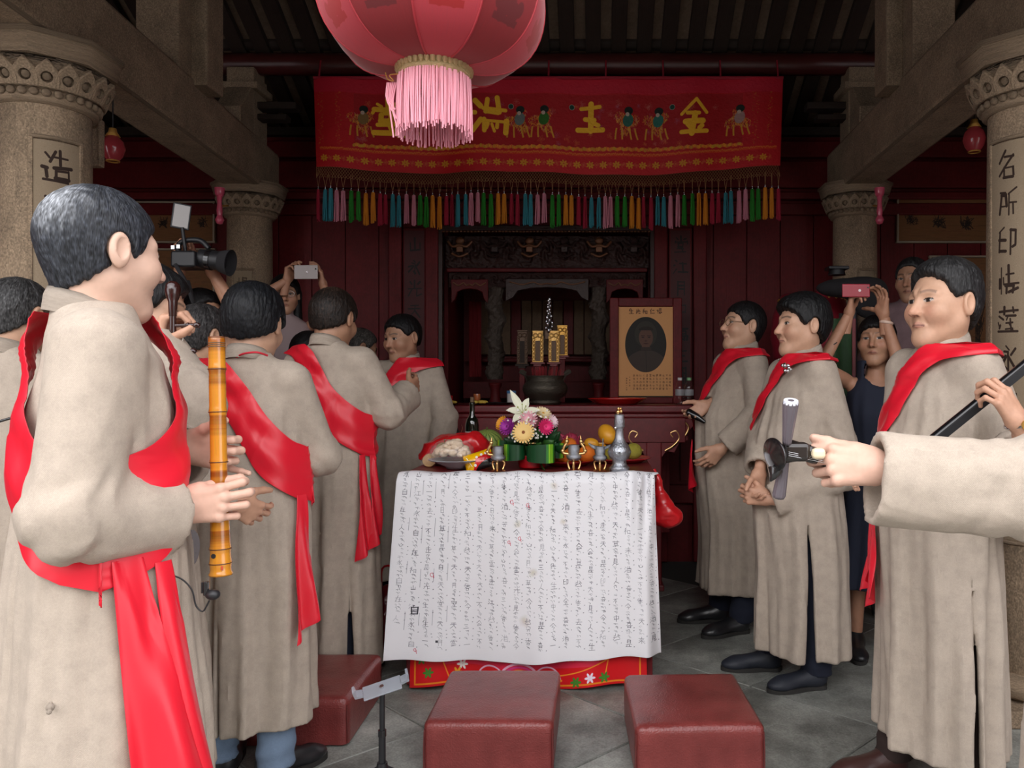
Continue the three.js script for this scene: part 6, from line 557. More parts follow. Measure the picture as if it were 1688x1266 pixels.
// flower arrangement
{ const d = 3.72, base = onTab(877, 0, d), g = thing('flower_arrangement', 'bouquet of gerberas and a lily in a small red pot', 'flowers', base), loc = (px, py, dd) => { const p = at(px, py, dd); return V(p.x - base[0], p.y - base[1], p.z - base[2]); };
  const pt = canvasTex(256, 128, (c, W, H) => { c.fillStyle = '#b3101c'; c.fillRect(0, 0, W, H); c.fillStyle = '#f2ece8'; for (let y = 0; y < 3; y++) for (let x = 0; x < 14; x++) c.fillRect(64 + x * 8 + y * 2, 44 + y * 18, 5, 6); }); part(g, 'pot', lathe([[0, 0.002], [0.058, 0.002], [0.062, 0.01], [0.07, 0.06], [0.073, 0.062], [0.066, 0.062], [0, 0.05]], 32), phys({ map: pt, roughness: 0.35, clearcoat: 0.3 }));
  const petals = (n, r0, r1, w, cup, rows = 1) => { const gs = []; for (let k = 0; k < rows; k++) for (let i = 0; i < n; i++) { const a = (i + k * 0.5) / n * 6.283, s = 1 - k * 0.25; const p = gridSurface(2, 6, (u, v) => { const r = lerp(r0, r1 * s, v), ww = w * Math.sin(Math.min(1, v * 1.15 + 0.12) * Math.PI * 0.85) * (u - 0.5); return V(ww, r, cup * v * v * r1 + k * 0.006 + 0.003 * (u - 0.5) ** 2); }); gs.push(p.rotateZ(a)); } return merge(gs); };
  const flower = (px, py, dd, r, col, n, cup, rows, ccol, dir, label) => { const h = part(g, 'flower_head', petals(n, r * 0.15, r, r * 0.36, cup, rows), phys({ color: col, roughness: 0.6, side: THREE.DoubleSide, transmission: 0.12, thickness: 0, sheen: 0.2 }), label); h.position.copy(loc(px, py, dd)); h.lookAt(h.position.clone().add(V(...dir))); h.rotation.setFromQuaternion(new THREE.Quaternion().setFromUnitVectors(V(0, 0, 1), V(...dir).normalize())); part(h, 'flower_centre', ball(r * 0.2, 0, 0, r * 0.06, 1, 1, 0.5, 12), std({ color: ccol, roughness: 0.8 })); part(g, 'flower_stem', tube([h.position.clone().addScaledVector(V(...dir).normalize(), -0.004), loc(lerp(px, 877, 0.6), lerp(py, 750, 0.5), dd + 0.05), loc(877, 768, 3.72)], 0.0028, 10, 5), M.leaf); return h; };
  M.leaf = std({ color: lin(0.03, 0.11, 0.018), roughness: 0.45, side: THREE.DoubleSide }); M.leafDark = std({ color: lin(0.008, 0.045, 0.012), roughness: 0.35, side: THREE.DoubleSide }); const leafTex = canvasTex(64, 256, (c, W, H) => { c.fillStyle = '#0c3f1e'; c.fillRect(0, 0, W, H); c.fillStyle = '#2c7a22'; c.fillRect(0, H * 0.36, W, H * 0.17); c.fillStyle = '#86c22e'; c.fillRect(0, H * 0.40, W, H * 0.09); c.fillStyle = '#0a3318'; for (let i = 0; i < 9; i++) c.fillRect(0, H * i / 9, W, 2); }); M.leafStripe = std({ map: leafTex, roughness: 0.35, side: THREE.DoubleSide });
  flower(863, 713, 3.60, 0.05, lin(0.90, 0.62, 0.22), 22, 0.12, 2, lin(0.25, 0.08, 0.02), [-0.05, 0.3, 1], 'peach-yellow gerbera'); flower(871, 693, 3.66, 0.043, lin(0.85, 0.45, 0.52), 18, 0.3, 3, lin(0.8, 0.5, 0.3), [0, 0.5, 1], 'pale pink gerbera'); flower(838, 704, 3.64, 0.04, lin(0.36, 0.03, 0.33), 18, 0.35, 3, lin(0.3, 0.02, 0.2), [-0.5, 0.3, 1], 'purple chrysanthemum'); flower(898, 704, 3.64, 0.038, lin(0.82, 0.04, 0.22), 18, 0.4, 3, lin(0.7, 0.05, 0.2), [0.5, 0.2, 1], 'magenta carnation'); flower(895, 682, 3.70, 0.042, lin(0.88, 0.72, 0.42), 18, 0.15, 2, lin(0.8, 0.4, 0.05), [0.4, 0.8, 0.6], 'cream daisy with yellow edge'); flower(908, 695, 3.70, 0.036, lin(0.85, 0.62, 0.68), 16, 0.3, 2, lin(0.7, 0.5, 0.3), [0.7, 0.5, 0.6], 'blush pink daisy'); flower(828, 698, 3.72, 0.036, lin(0.85, 0.36, 0.02), 18, 0.2, 2, lin(0.4, 0.15, 0.02), [-0.6, 0.4, 0.6], 'orange daisy');
  { const lily = new THREE.Group(); lily.name = 'lily'; g.add(lily); lily.position.copy(loc(862, 682, 3.7)); const lm = phys({ color: lin(0.84, 0.84, 0.66), roughness: 0.55, side: THREE.DoubleSide, transmission: 0.1, thickness: 0 }); for (let i = 0; i < 6; i++) { const a = [0.35, 1.3, 2.5, 3.7, 4.6, 5.6][i], L = [0.115, 0.07, 0.085, 0.075, 0.08, 0.075][i], p = part(lily, 'petal', gridSurface(4, 12, (u, v) => { const w = 0.03 * Math.sin(Math.PI * Math.pow(v, 0.75)) * (u - 0.5) * 2 * 0.6, c = 0.4 * v * v * L; return V(w, L * v, 0.02 + c + 0.5 * Math.abs(w) - 0.05 * Math.max(0, v - 0.75)); }), lm); p.rotation.z = -a + 0.9; } lily.rotation.x = -0.5; part(lily, 'stamens', (() => { const gs = []; for (let i = 0; i < 6; i++) { const a = i; gs.push(rod(V(0, 0, 0.01), V(Math.sin(a) * 0.02, Math.cos(a) * 0.02, 0.055), 0.001, 0.001, 5), ball(0.003, Math.sin(a) * 0.02, Math.cos(a) * 0.02, 0.056, 1, 1.6, 1, 6)); } return merge(gs); })(), std({ color: lin(0.35, 0.4, 0.08), roughness: 0.7 })); }
  { const q = rng(21), gs = []; for (let i = 0; i < 60; i++) { const p = loc(836 + q() * 72, 676 + q() * 55, 3.58 + q() * 0.12); gs.push(ball(0.0042 + q() * 0.002, p.x, p.y, p.z, 1, 1, 1, 7)); } part(g, 'small_white_buds', merge(gs), std({ color: lin(0.85, 0.83, 0.78), roughness: 0.7 })).userData.kind = 'stuff'; }
  // broad folded leaves and filler leaves
  const fold = (px0, px1, py, dd, w, dir, mat = M.leafStripe) => { const a = loc(px0, py, dd), b = loc(px1, py, dd); part(g, 'folded_leaf', gridSurface(6, 24, (u, v) => { const t = v * Math.PI * 1.5 - 0.2, c = a.clone().lerp(b, 0.5), r = Math.abs(b.x - a.x) / 2; return V(c.x + dir * Math.cos(t) * r * 1.0, c.y + (u - 0.5) * w * (0.7 + 0.3 * Math.sin(v * Math.PI)), c.z + Math.sin(t) * 0.05); }), mat); };
  fold(830, 866, 745, 3.66, 0.075, 1); fold(868, 915, 747, 3.64, 0.085, -1); fold(905, 930, 742, 3.72, 0.07, -1, M.leafStripe); fold(820, 842, 735, 3.74, 0.06, 1);
  const leaf = (px, py, dd, L, w, dir, mat) => { const m = part(g, 'leaf', gridSurface(4, 10, (u, v) => V((u - 0.5) * w * Math.sin(Math.PI * Math.pow(v, 0.8)) , L * v, 0.02 * Math.sin(v * 2) - 0.3 * Math.abs(u - 0.5) * w)), mat); m.position.copy(loc(877, 752, 3.72)).lerp(loc(px, py, dd), 0.45); m.quaternion.setFromUnitVectors(V(0, 1, 0), loc(px, py, dd).sub(m.position).normalize()); };
  const lq = rng(62); for (let i = 0; i < 34; i++) { const a = lq() * 6.283, px = 877 + Math.cos(a) * (35 + lq() * 26), py = 728 + Math.sin(a) * 24 - 4; leaf(px, py, 3.66 + lq() * 0.2, 0.06 + lq() * 0.05, 0.045 + lq() * 0.025, 0, lq() < 0.55 ? M.leafDark : M.leaf); } leaf(905, 775, 3.62, 0.09, 0.045, 0, M.leaf); leaf(935, 735, 3.66, 0.12, 0.04, 0, M.leafDark); leaf(920, 712, 3.66, 0.1, 0.05, 0, M.leafDark); leaf(895, 722, 3.6, 0.07, 0.05, 0, M.leaf);
}
// bags by the table
{ const p = at(1104, 832, 3.75); const g = thing('hanging_red_bag', 'red plastic bag hung from the table corner beside the cloth', 'bag', [p.x - 0.03, p.y, -3.72]); part(g, 'bag_body', netMesh((x, y, z) => { let d = ell(x, y, z, [0.02, -0.05, 0], [0.075, 0.055, 0.05]); d = smin(d, cap([0, -0.03, 0], [-0.03, 0.13, 0], 0.05, 0.02)(x, y, z), 0.05); return d * 0.85 + crease(x, y * 1.5, z) * 1.2; }, [-0.13, -0.13, -0.1], [0.13, 0.18, 0.1], 0.006), plasticRed); part(g, 'bag_handle', tube([V(-0.03, 0.13, 0), V(-0.045, 0.17, 0.005), V(-0.05, 0.13, 0.01)], 0.006, 12, 6), plasticRed); }
{ const p = at(634, 1030, 3.9); const g = thing('red_carrier_bag', 'dark red carrier bag on the floor beside the white cloth', 'bag', [p.x, 0, -3.95]); part(g, 'bag_body', netMesh((x, y, z) => Math.max(ell(x, y, z, [0, 0.14, 0], [0.09, 0.2, 0.1]) + crease(x, y, z) * 1.6, 0.004 - y), [-0.13, -0.02, -0.14], [0.13, 0.38, 0.14], 0.008), phys({ color: lin(0.20, 0.012, 0.02), roughness: 0.3, clearcoat: 0.4 })); part(g, 'bag_handle', tube([V(-0.03, 0.3, 0), V(-0.02, 0.42, 0), V(0.03, 0.42, 0), V(0.04, 0.3, 0)], 0.006, 16, 6), plasticRed); }
// ---------------------------------------------------------------- kneeling stools
const leatherM = phys({ color: lin(0.23, 0.042, 0.038), map: texRep(T.leather, 2.2, 2.2), bumpMap: texRep(T.leatherBump, 4, 4), bumpScale: 0.0012, roughness: 0.36, clearcoat: 0.15, clearcoatRoughness: 0.4 });
function stool(cx, cz, w, dpt, h, yaw, label) { const g = thing('kneeling_stool', label, 'stool', [cx, 0, cz], 'leather kneeling stools'); g.rotation.y = yaw; const cush = new THREE.BoxGeometry(w, h, dpt, 24, 12, 24), p = cush.attributes.position; const rr = 0.022; for (let i = 0; i < p.count; i++) { let x = p.getX(i), y = p.getY(i), z = p.getZ(i); const ix = clamp(x, -w / 2 + rr, w / 2 - rr), iy = clamp(y, -h / 2 + 0.005, h / 2 - rr), iz = clamp(z, -dpt / 2 + rr, dpt / 2 - rr), dx = x - ix, dy = y - iy, dz = z - iz, l = Math.hypot(dx, dy, dz) || 1; const q = l > 1e-6 ? rr / l : 0; if (l > rr) { x = ix + dx * q; y = iy + dy * q; z = iz + dz * q; } const puff = (1 - (2 * x / w) ** 2) * (1 - (2 * z / dpt) ** 2); if (y > 0.3 * h) y += 0.008 * puff; x *= 1 + 0.006 * (1 - (2 * y / h) ** 2); p.setXYZ(i, x, y + 0.0015 * noise(x * 20, y * 20, z * 20 + cx), z); } const uv = cush.attributes.uv; const n0 = cush.attributes.normal; for (let i = 0; i < uv.count; i++) uv.setXY(i, Math.abs(n0.getX(i)) > 0.5 ? p.getZ(i) : p.getX(i), Math.abs(n0.getY(i)) > 0.5 ? p.getZ(i) : p.getY(i)); const cg = toCreasedNormals(cush, 0.9); part(g, 'cushion', cg.translate(0, h / 2 + 0.006, 0), leatherM); for (const s of [-1, 1]) part(g, 'side_seam', tube([V(s * (w / 2 - 0.002), 0.012, dpt / 2 - 0.006), V(s * (w / 2 - 0.002), h * 0.5, dpt / 2 - 0.004), V(s * (w / 2 - 0.004), h - 0.02, dpt / 2 - 0.006)], 0.0028, 12, 6), leatherM); for (const x of [-1, 1]) for (const z of [-1, 1]) part(g, 'foot', cyl(0.015, 0.015, 0.01, x * (w / 2 - 0.04), 0.004, z * (dpt / 2 - 0.04), 10), M.black); return g; }
{ const topY = 0.18, F = (px, py) => { const d = (EYE[1] - topY) * FOCAL / (py - VANISH[1]); return at(px, py, d); };
  const mk = (fl, fr, bl, br, label) => { const c = fl.clone().add(fr).add(bl).add(br).multiplyScalar(0.25), w = (fl.distanceTo(fr) + bl.distanceTo(br)) / 2, dp = (fl.distanceTo(bl) + fr.distanceTo(br)) / 2, yaw = Math.atan2(-(fr.z - fl.z + br.z - bl.z), fr.x - fl.x + br.x - bl.x); return stool(c.x, c.z, w + 0.01, dp + 0.01, topY - 0.01, yaw, label); };
  mk(F(711, 1188), F(917, 1188), F(735, 1102), F(915, 1102), 'square red-brown leather kneeling stool centred before the white cloth'); mk(F(1053, 1195), F(1259, 1193), F(1028, 1110), F(1208, 1106), 'square red-brown leather kneeling stool towards the men in dark trousers'); mk(F(385, 1150), F(576, 1148), F(440, 1076), F(624, 1076), 'red-brown leather kneeling stool half hidden behind a robe, next to the tripod stand'); }
// phone cradle on a small tripod
{ const p = at(630, 1130, 2.55), gy = 0, g = thing('tripod_stand', 'slim black tripod with a clear plastic phone cradle', 'tripod', [p.x, 0, -2.55]); const top = p.y - 0.02; part(g, 'pole', merge(rod(V(0, 0.1, 0), V(0, top, 0), 0.0085), rod(V(0, 0.1, 0), V(0, top * 0.6, 0), 0.011)), M.black); part(g, 'hub', cyl(0.02, 0.016, 0.03, 0, 0.105, 0, 14), M.black); part(g, 'collar', cyl(0.013, 0.013, 0.02, 0, top * 0.62, 0, 12), M.blackGloss); for (const a of [0.6, 2.7, 4.75]) { const l = part(g, 'leg', rod(V(0, 0.11, 0), V(0.15, 0.008, 0), 0.007, 0.006), M.black); l.rotation.y = a; part(l, 'rubber_foot', ball(0.009, 0.15, 0.008, 0, 1, 0.8, 1, 8), M.sole); part(l, 'brace', rod(V(0.0, 0.055, 0), V(0.075, 0.058, 0), 0.0035), M.black); }
  const cm = phys({ color: lin(0.8, 0.84, 0.9), transmission: 0.75, thickness: 0, roughness: 0.18, ior: 1.45, side: THREE.DoubleSide }), tilt = (m) => { m.position.y = top + 0.012; m.rotation.set(0.4, 0.35, 0.12); return m; }; tilt(part(g, 'cradle', merge(box(0.12, 0.006, 0.06, 0, 0, 0, 0.002), extrude([[-0.06, 0], [-0.085, 0.004], [-0.088, 0.03], [-0.08, 0.032], [-0.078, 0.012], [-0.06, 0.008]], 0.03).translate(0, 0, -0.015), extrude([[0.06, 0], [0.085, 0.004], [0.088, 0.03], [0.08, 0.032], [0.078, 0.012], [0.06, 0.008]], 0.03).translate(0, 0, -0.015)), cm, 'clear grey plastic')); tilt(part(g, 'screw', cyl(0.007, 0.007, 0.006, 0, 0.006, 0.0, 12), M.silver)); }
// ---------------------------------------------------------------- the people
const floorAt = (px, d) => { const p = at(px, 0, d); return [p.x, p.z]; }, relaxed = { curls: [[25, 30, 18], [28, 34, 20], [32, 36, 20], [36, 38, 22]] };
const grip = { curls: [[50, 62, 40], [54, 66, 40], [58, 68, 40], [60, 70, 40]], thumb: [0.6, 0.35, 0.75, 20] };
const GOWN = 'men in linen gowns with red sashes';
// flute player
const FL = { px: 361, d: 1.68 };
const flutist = makePerson({ label: 'man in pale linen gown and red sash holding a bamboo flute upright', group: GOWN, pos: floorAt(172, 1.66), yaw: 120, height: 1.715, skin: 'pale', seed: 3, cell: 0.003, robeCell: 0.0095, handCell: 0.003, girth: 1.06, shoulder: 1.08, head: [28, 2, 0], jaw: 0.9, wide: 0.98, headScale: 1.07, hem: 0.18, slit: [[Math.PI, 0.8, 0.05]],
  hair: { color: [0.022, 0.026, 0.036], grey: 0.05, greyColor: [0.42, 0.44, 0.47], thick: 0.006, nape: -0.082, messy: 0.001, whorl: [-0.01, 0.086, -0.098, 1.0], cell: 0.0028 }, knots: [[-0.045, 1.425, 0.055], [-0.226, 0.74, -0.075], [-0.232, 0.62, -0.08]],
  right: { elbow: at(118, 842, 1.44), wrist: at(292, 838, 1.632), f: V(1, 0.12, -0.12), n: V(0.1, 0, -1), r0: 0.074, r1: 0.072, r2: 0.062, droop: 0.03, cuff: -0.012, curls: [[24, 70, 48], [26, 74, 48], [30, 76, 44], [40, 76, 40]], spread: 6, thumb: [0.9, 0.2, 0.5, 10] },
  left: { wrist: at(298, 738, 1.76), pole: V(0.2, -1, -0.4), f: V(1, -0.12, 0.0), n: V(0.1, 0, 1), r2: 0.066, droop: 0.03, cuff: -0.02, curls: [[18, 75, 55], [20, 78, 55], [22, 74, 50], [-10, 8, 6]], spread: 5, thumb: [0.75, 0.5, 0.35, 12] },
  sash: { side: 1, x: 0.075, hx: 0.245, hy: 0.93, hipw: 0.75, width: 0.15, tails: [[Math.PI - 0.2, 0.74, 0.09, -0.42, 0.985], [Math.PI - 0.5, 0.72, 0.06, -0.25, 0.97]], skew: 5, out: 0.02 } });
{ const top = at(357, 556, FL.d + 0.01), bot = at(364, 950, FL.d - 0.01), L = top.distanceTo(bot), g = thing('bamboo_flute', 'long honey-coloured bamboo end-blown flute with dark joints', 'flute', bot); g.quaternion.setFromUnitVectors(V(0, 1, 0), top.clone().sub(bot).normalize());
  const bt = canvasTex(128, 1024, (c, W, H) => { const j = rng(7); c.fillStyle = '#c98320'; c.fillRect(0, 0, W, H); for (let k = 0; k < 5; k++) { const y0 = H * [0.02, 0.15, 0.34, 0.56, 0.8][k]; for (let i = 0; i < 46; i++) { c.fillStyle = `rgba(${90 + j() * 50},${40 + j() * 30},8,${0.05 + 0.06 * j()})`; c.fillRect(0, y0 + j() * j() * 90, W, 3 + j() * 22); } } for (let i = 0; i < 900; i++) { c.fillStyle = `rgba(${j() < 0.5 ? 110 : 240},${j() < 0.5 ? 60 : 180},40,0.07)`; c.fillRect(j() * W, j() * H, 1, 30 + j() * 100); } });
  const r = (t) => lerp(0.0215, 0.0165, clamp(t * 2.5, 0, 1)), pts = [[0.012, 0.0], [0.0225, 0.002], [0.0235, 0.006]]; const nodes = [0.055, 0.115, 0.30, 0.475, 0.685, 0.865]; for (let i = 0; i <= 80; i++) { const t = 0.02 + 0.972 * i / 80; let rr = r(t); for (const n of nodes) rr += 0.0016 * Math.exp(-(((t - n) * L / 0.006) ** 2)) - 0.0008 * Math.exp(-(((t - n + 0.014) * L / 0.008) ** 2)); pts.push([rr, t * L]); } pts.push([0.0155, L], [0.011, L], [0.0105, L - 0.05]);
  const bm = phys({ map: bt, roughness: 0.24, clearcoat: 0.6, clearcoatRoughness: 0.15 }); part(g, 'tube', lathe(pts, 32), bm); nodes.forEach((n) => part(g, 'joint_ring', new THREE.TorusGeometry(r(n) + 0.0012, 0.0011, 6, 30).rotateX(Math.PI / 2).translate(0, n * L, 0), std({ color: lin(0.10, 0.035, 0.012), roughness: 0.4 }))); part(g, 'mouth_rim', new THREE.TorusGeometry(0.0145, 0.0022, 8, 30).rotateX(Math.PI / 2).translate(0, L - 0.001, 0), std({ color: lin(0.16, 0.05, 0.015), roughness: 0.3 })); for (let i = 0; i < 3; i++) part(g, 'binding', new THREE.TorusGeometry(0.0168, 0.0009, 6, 28).rotateX(Math.PI / 2).translate(0, L * 0.975 - i * 0.004, 0), M.paleWood); const hole = part(g, 'finger_hole', cyl(0.005, 0.005, 0.002, 0, 0, 0, 14).rotateX(Math.PI / 2), M.black); hole.position.set(-0.005, L * 0.09, 0.0195); part(g, 'red_mark', box(0.004, 0.008, 0.002, 0.012, L * 0.04, 0.0195, 0.0005), std({ color: lin(0.6, 0.08, 0.03), roughness: 0.6 })); }
{ const p = at(349, 985, 1.60), g = thing('clip_microphone', 'small black clip-on microphone dangling below the flute', 'microphone', p); part(g, 'capsule', ball(0.0125, 0.002, 0.006, 0, 1.15, 0.85, 1, 16), M.black); part(g, 'clip', merge(box(0.009, 0.028, 0.01, -0.011, 0.018, 0, 0.002), box(0.004, 0.022, 0.008, -0.018, 0.02, 0, 0.001)), M.blackGloss); const L0 = (px, py, d) => at(px, py, d).sub(p); part(g, 'cable', tube([L0(280, 947, 1.585), L0(300, 955, 1.59), L0(316, 972, 1.595), L0(324, 1000, 1.6), L0(334, 1008, 1.6), L0(341, 998, 1.6), L0(345, 990, 1.6)], 0.0016, 40, 6), M.black); part(g, 'hook_thread', rod(L0(345, 972, 1.6), L0(346, 948, 1.66), 0.0007), M.silver); }
// second man at the picture's edge
makePerson({ label: 'linen-gowned man with receding cropped hair in front of the granite column', group: GOWN, pos: floorAt(28, 2.7), yaw: 160, height: 1.67, skin: 'tan', seed: 5, head: [6, 8, 0], folds: 0.9, hair: { color: [0.02, 0.018, 0.016], grey: 0.2, thick: 0.006, front: 0.1, nape: -0.07 }, left: { wrist: [0.16, 1.05, 0.27] }, right: { wrist: [-0.18, 1.02, 0.26] } });
single('bow_rod', rod(at(-60, 712, 2.35), at(22, 688, 2.4), 0.004), M.blackGloss, 'thin dark bow held low at the gown of the cropped-haired man', 'bow');
// fiddle player
makePerson({ label: 'black-haired gowned man bending to a fiddle, hand raised by his face', group: GOWN, pos: floorAt(226, 2.32), yaw: 112, height: 1.665, skin: 'tan', seed: 6, head: [-4, 12, 0], hair: { thick: 0.014, fringe: 0.008, nape: -0.06 }, robeCell: 0.011,
  left: { wrist: at(249, 575, 2.14), elbow: at(297, 668, 2.06), f: V(0.35, 0.8, -0.1), n: V(0.9, -0.2, -0.3), r1: 0.1, r2: 0.066, droop: 0.0, cuff: -0.0, ...grip }, right: { wrist: [-0.12, 1.0, 0.26] } });
{ const g = thing('fiddle', 'dark two-stringed fiddle with turned pegs beside the black-haired man', 'fiddle', at(283, 700, 2.12)), b = at(283, 700, 2.12), lp = (px, py, d = 2.12) => at(px, py, d).sub(b), dark = phys({ color: lin(0.03, 0.008, 0.006), roughness: 0.25, clearcoat: 0.5 }); part(g, 'neck', rod(lp(283, 900), lp(285, 500), 0.0085, 0.0085), dark); part(g, 'scroll_head', lathe([[0, -0.02], [0.01, -0.018], [0.0115, 0.02], [0.0165, 0.034], [0.02, 0.05], [0.017, 0.066], [0.008, 0.074], [0, 0.075]], 20).translate(lp(285, 510).x, lp(285, 510).y, lp(285, 510).z), dark); for (const [py, px] of [[536, 324], [579, 318]]) { const peg = part(g, 'peg', merge(rod(lp(280, py + 1), lp(px - 4, py), 0.0045, 0.0055), ball(0.0085, lp(px, py).x, lp(px, py).y, lp(px, py).z, 1.2, 0.9, 0.9, 12), ball(0.0075, lp(px - 14, py).x, lp(px - 14, py).y, lp(px - 14, py).z, 0.7, 1, 1, 10)), dark); part(peg, 'string_wrap', rod(lp(305, py - 4), lp(301, py + 26), 0.001), std({ color: lin(0.7, 0.68, 0.6), roughness: 0.5 })); } part(g, 'sound_box', cyl(0.05, 0.05, 0.1, 0, 0, 0, 24).rotateZ(Math.PI / 2).translate(lp(283, 905).x, lp(283, 905).y, lp(283, 905).z), dark); part(g, 'bow', merge(rod(lp(262, 697, 2.0), lp(322, 690, 2.02), 0.0035), tube([lp(322, 690, 2.02), lp(328, 684, 2.02), lp(330, 676, 2.02)], 0.003, 8, 6)), dark); }
// grey-haired man between them and man with the jeans
makePerson({ label: 'grey-haired gowned man seen from behind, between fiddle and bamboo flute', group: GOWN, pos: floorAt(334, 3.12), yaw: 150, height: 1.62, skin: 'tan', seed: 7, head: [0, 4, 0], hair: { color: [0.022, 0.02, 0.02], grey: 0.3, greyColor: [0.16, 0.15, 0.15], thick: 0.009, nape: -0.07 }, left: { wrist: [0.14, 1.0, 0.25] }, right: { wrist: [-0.14, 1.0, 0.25] } });
makePerson({ label: 'gowned man seen from behind with jeans showing below his hem', group: GOWN, pos: floorAt(415, 2.72), yaw: 176, height: 1.645, skin: 'tan', seed: 9, robeCell: 0.0105, girth: 1.0, flare: 0.82, head: [4, 12, 0], hem: 0.19, slit: [[-1.35, 0.6, 0.05]], hair: { color: [0.009, 0.010, 0.013], thick: 0.017, top: 0.006, nape: -0.062, messy: 0.004 }, trousers: M.jeans, shoes: M.shoe, feet: [[0.11, 0.05, 20], [-0.11, 0.0, -30]],
  left: { wrist: [0.13, 1.14, 0.30], elbow: [0.235, 1.12, 0.1], r0: 0.066, r1: 0.064 }, right: { wrist: [-0.10, 1.12, 0.30], elbow: [-0.205, 1.11, 0.09], r0: 0.066, r1: 0.064 }, shoulder: 0.95, sash: { side: 1, x: 0.075, hx: 0.235, hy: 0.95, hz: -0.0, width: 0.125, tails: [[Math.PI + 0.22, 0.46, 0.06, 0.12, 0.985]] } });
{ const b = at(420, 582, 2.86); single('red_neck_cord', tube([at(388, 590, 2.64), at(402, 583, 2.605), at(424, 581, 2.60), at(441, 586, 2.63)], 0.0035, 20, 6), std({ color: lin(0.6, 0.02, 0.04), roughness: 0.6 }), 'twisted red cord lying on the collar above the jeans', 'cord'); }
makePerson({ label: 'gowned man with thinning crown seen from behind, reaching towards the altar', group: GOWN, pos: floorAt(545, 3.66), yaw: 163, height: 1.75, skin: 'deep', seed: 11, robeCell: 0.0115, girth: 1.02, flare: 0.9, head: [2, 14, 0], hem: 0.06, slit: [[-2.6, 0.7, 0.05]], hair: { color: [0.012, 0.010, 0.009], grey: 0.12, greyColor: [0.16, 0.09, 0.06], thick: 0.012, nape: -0.062, whorl: [0, 0.122, -0.05, 0.45] }, left: { wrist: [0.12, 1.2, 0.3] }, right: { wrist: [-0.22, 1.25, 0.30], elbow: [-0.245, 1.16, 0.07], r0: 0.068, r1: 0.066 }, trousers: M.navy, shoes: M.shoe, sash: { side: 1, x: 0.075, hx: 0.235, hy: 0.95, width: 0.125, tails: [[Math.PI + 0.3, 0.42, 0.05, 0.05, 0.98], [Math.PI + 0.05, 0.38, 0.045, 0.05, 0.98]] } });
makePerson({ label: 'gowned man facing out beside the altar, looking down towards the offerings', group: GOWN, pos: floorAt(668, 4.72), yaw: -12, height: 1.72, skin: 'deep', seed: 13, girth: 1.05, head: [-22, 10, 0], wide: 1.05, jaw: 1.1, hair: { thick: 0.010, front: 0.082, nape: -0.05 }, left: { wrist: [0.25, 0.86, 0.12], ...relaxed }, right: { wrist: [-0.22, 0.95, 0.22], ...relaxed }, trousers: M.navy, shoes: M.shoe, sash: { side: 1, x: 0.075, hx: 0.235, hy: 0.95, width: 0.165, tails: [[Math.PI - 0.3, 0.3, 0.07, 0]] } });
makePerson({ label: 'elderly man with short grey hair bowed behind the reaching man', pos: floorAt(585, 5.3), yaw: 120, height: 1.69, skin: 'deep', seed: 15, head: [0, 20, 0], hair: { color: [0.05, 0.045, 0.04], grey: 0.5, greyColor: [0.22, 0.2, 0.18], thick: 0.006, front: 0.09 }, left: { wrist: [0.2, 0.86, 0.12], ...relaxed }, right: { wrist: [-0.2, 0.86, 0.12], ...relaxed }, garment: 'shirt', garmentMat: std({ color: lin(0.10, 0.08, 0.06), roughness: 0.9, side: THREE.DoubleSide }), cell: 0.0045 });
makePerson({ label: 'dark-haired onlooker whose head top shows below the woman in glasses', pos: floorAt(500, 4.35), yaw: 60, height: 1.6, skin: 'deep', seed: 17, head: [0, 25, 0], hair: { thick: 0.016 }, left: { wrist: [0.2, 0.86, 0.12] }, right: { wrist: [-0.2, 0.86, 0.12] }, garment: 'shirt', garmentMat: M.blackCloth, cell: 0.0045 });
// raised stone ledges that the onlookers by the wall stand on
struct('trim_ledge', merge(box(1.5, 0.37, 0.9, -2.0, 0.185, -5.0, 0.01)), M.granite, 'low granite ledge along the wall behind the onlookers', 'ledge');
struct('trim_ledge_001', merge(box(1.1, 0.36, 0.8, 2.5, 0.18, -4.85, 0.01)), M.granite, 'low granite ledge under the pink-shirted bystander', 'ledge');
// woman with glasses and white phone
{ const w = makePerson({ label: 'woman in glasses holding up a white phone behind the gowned men', pos: floorAt(470, 4.9), yaw: 20, height: 1.62, skin: 'deep', seed: 19, female: 1, headScale: 1.0, head: [0, 4, 0], brow: 0.4, cell: 0.004, hair: { thick: 0.013, nape: -0.05, front: 0.07, tail: (x, y, z) => { const ax = Math.abs(x); return smin(cap([0.066, 0.0, -0.03], [0.075, -0.26, -0.02], 0.032, 0.035)(ax, y, z), cap([0, -0.02, -0.075], [0, -0.28, -0.075], 0.05, 0.05)(ax, y, z), 0.04); } }, glasses: M.silver,
    right: { wrist: at(473, 462, 4.78), elbow: at(424, 492, 4.72), f: V(0.25, 1, 0.1), n: V(0.9, -0.1, 0.3), bare: true, ra: 0.036, curls: [[20, 40, 30], [40, 50, 40], [45, 50, 40], [50, 50, 40]], size: 0.92 }, left: { wrist: at(533, 470, 4.78), elbow: at(552, 520, 4.75), f: V(-0.15, 1, 0.1), n: V(-0.9, -0.1, 0.3), bare: true, ra: 0.036, curls: [[12, 20, 15], [20, 30, 20], [25, 30, 20], [25, 30, 20]], size: 0.92 },
    levels: [[0.85, 0.16, 0.12], [1.0, 0.14, 0.1], [1.2, 0.16, 0.115], [1.32, 0.165, 0.1], [1.38, 0.14, 0.085], [1.42, 0.09, 0.07], [1.44, 0.05, 0.06]], hem: 0.5, folds: 0.3, garment: 'blouse', garmentMat: std({ color: lin(0.32, 0.24, 0.24), roughness: 0.85, side: THREE.DoubleSide }), collar: false, y: 0.37 }); }
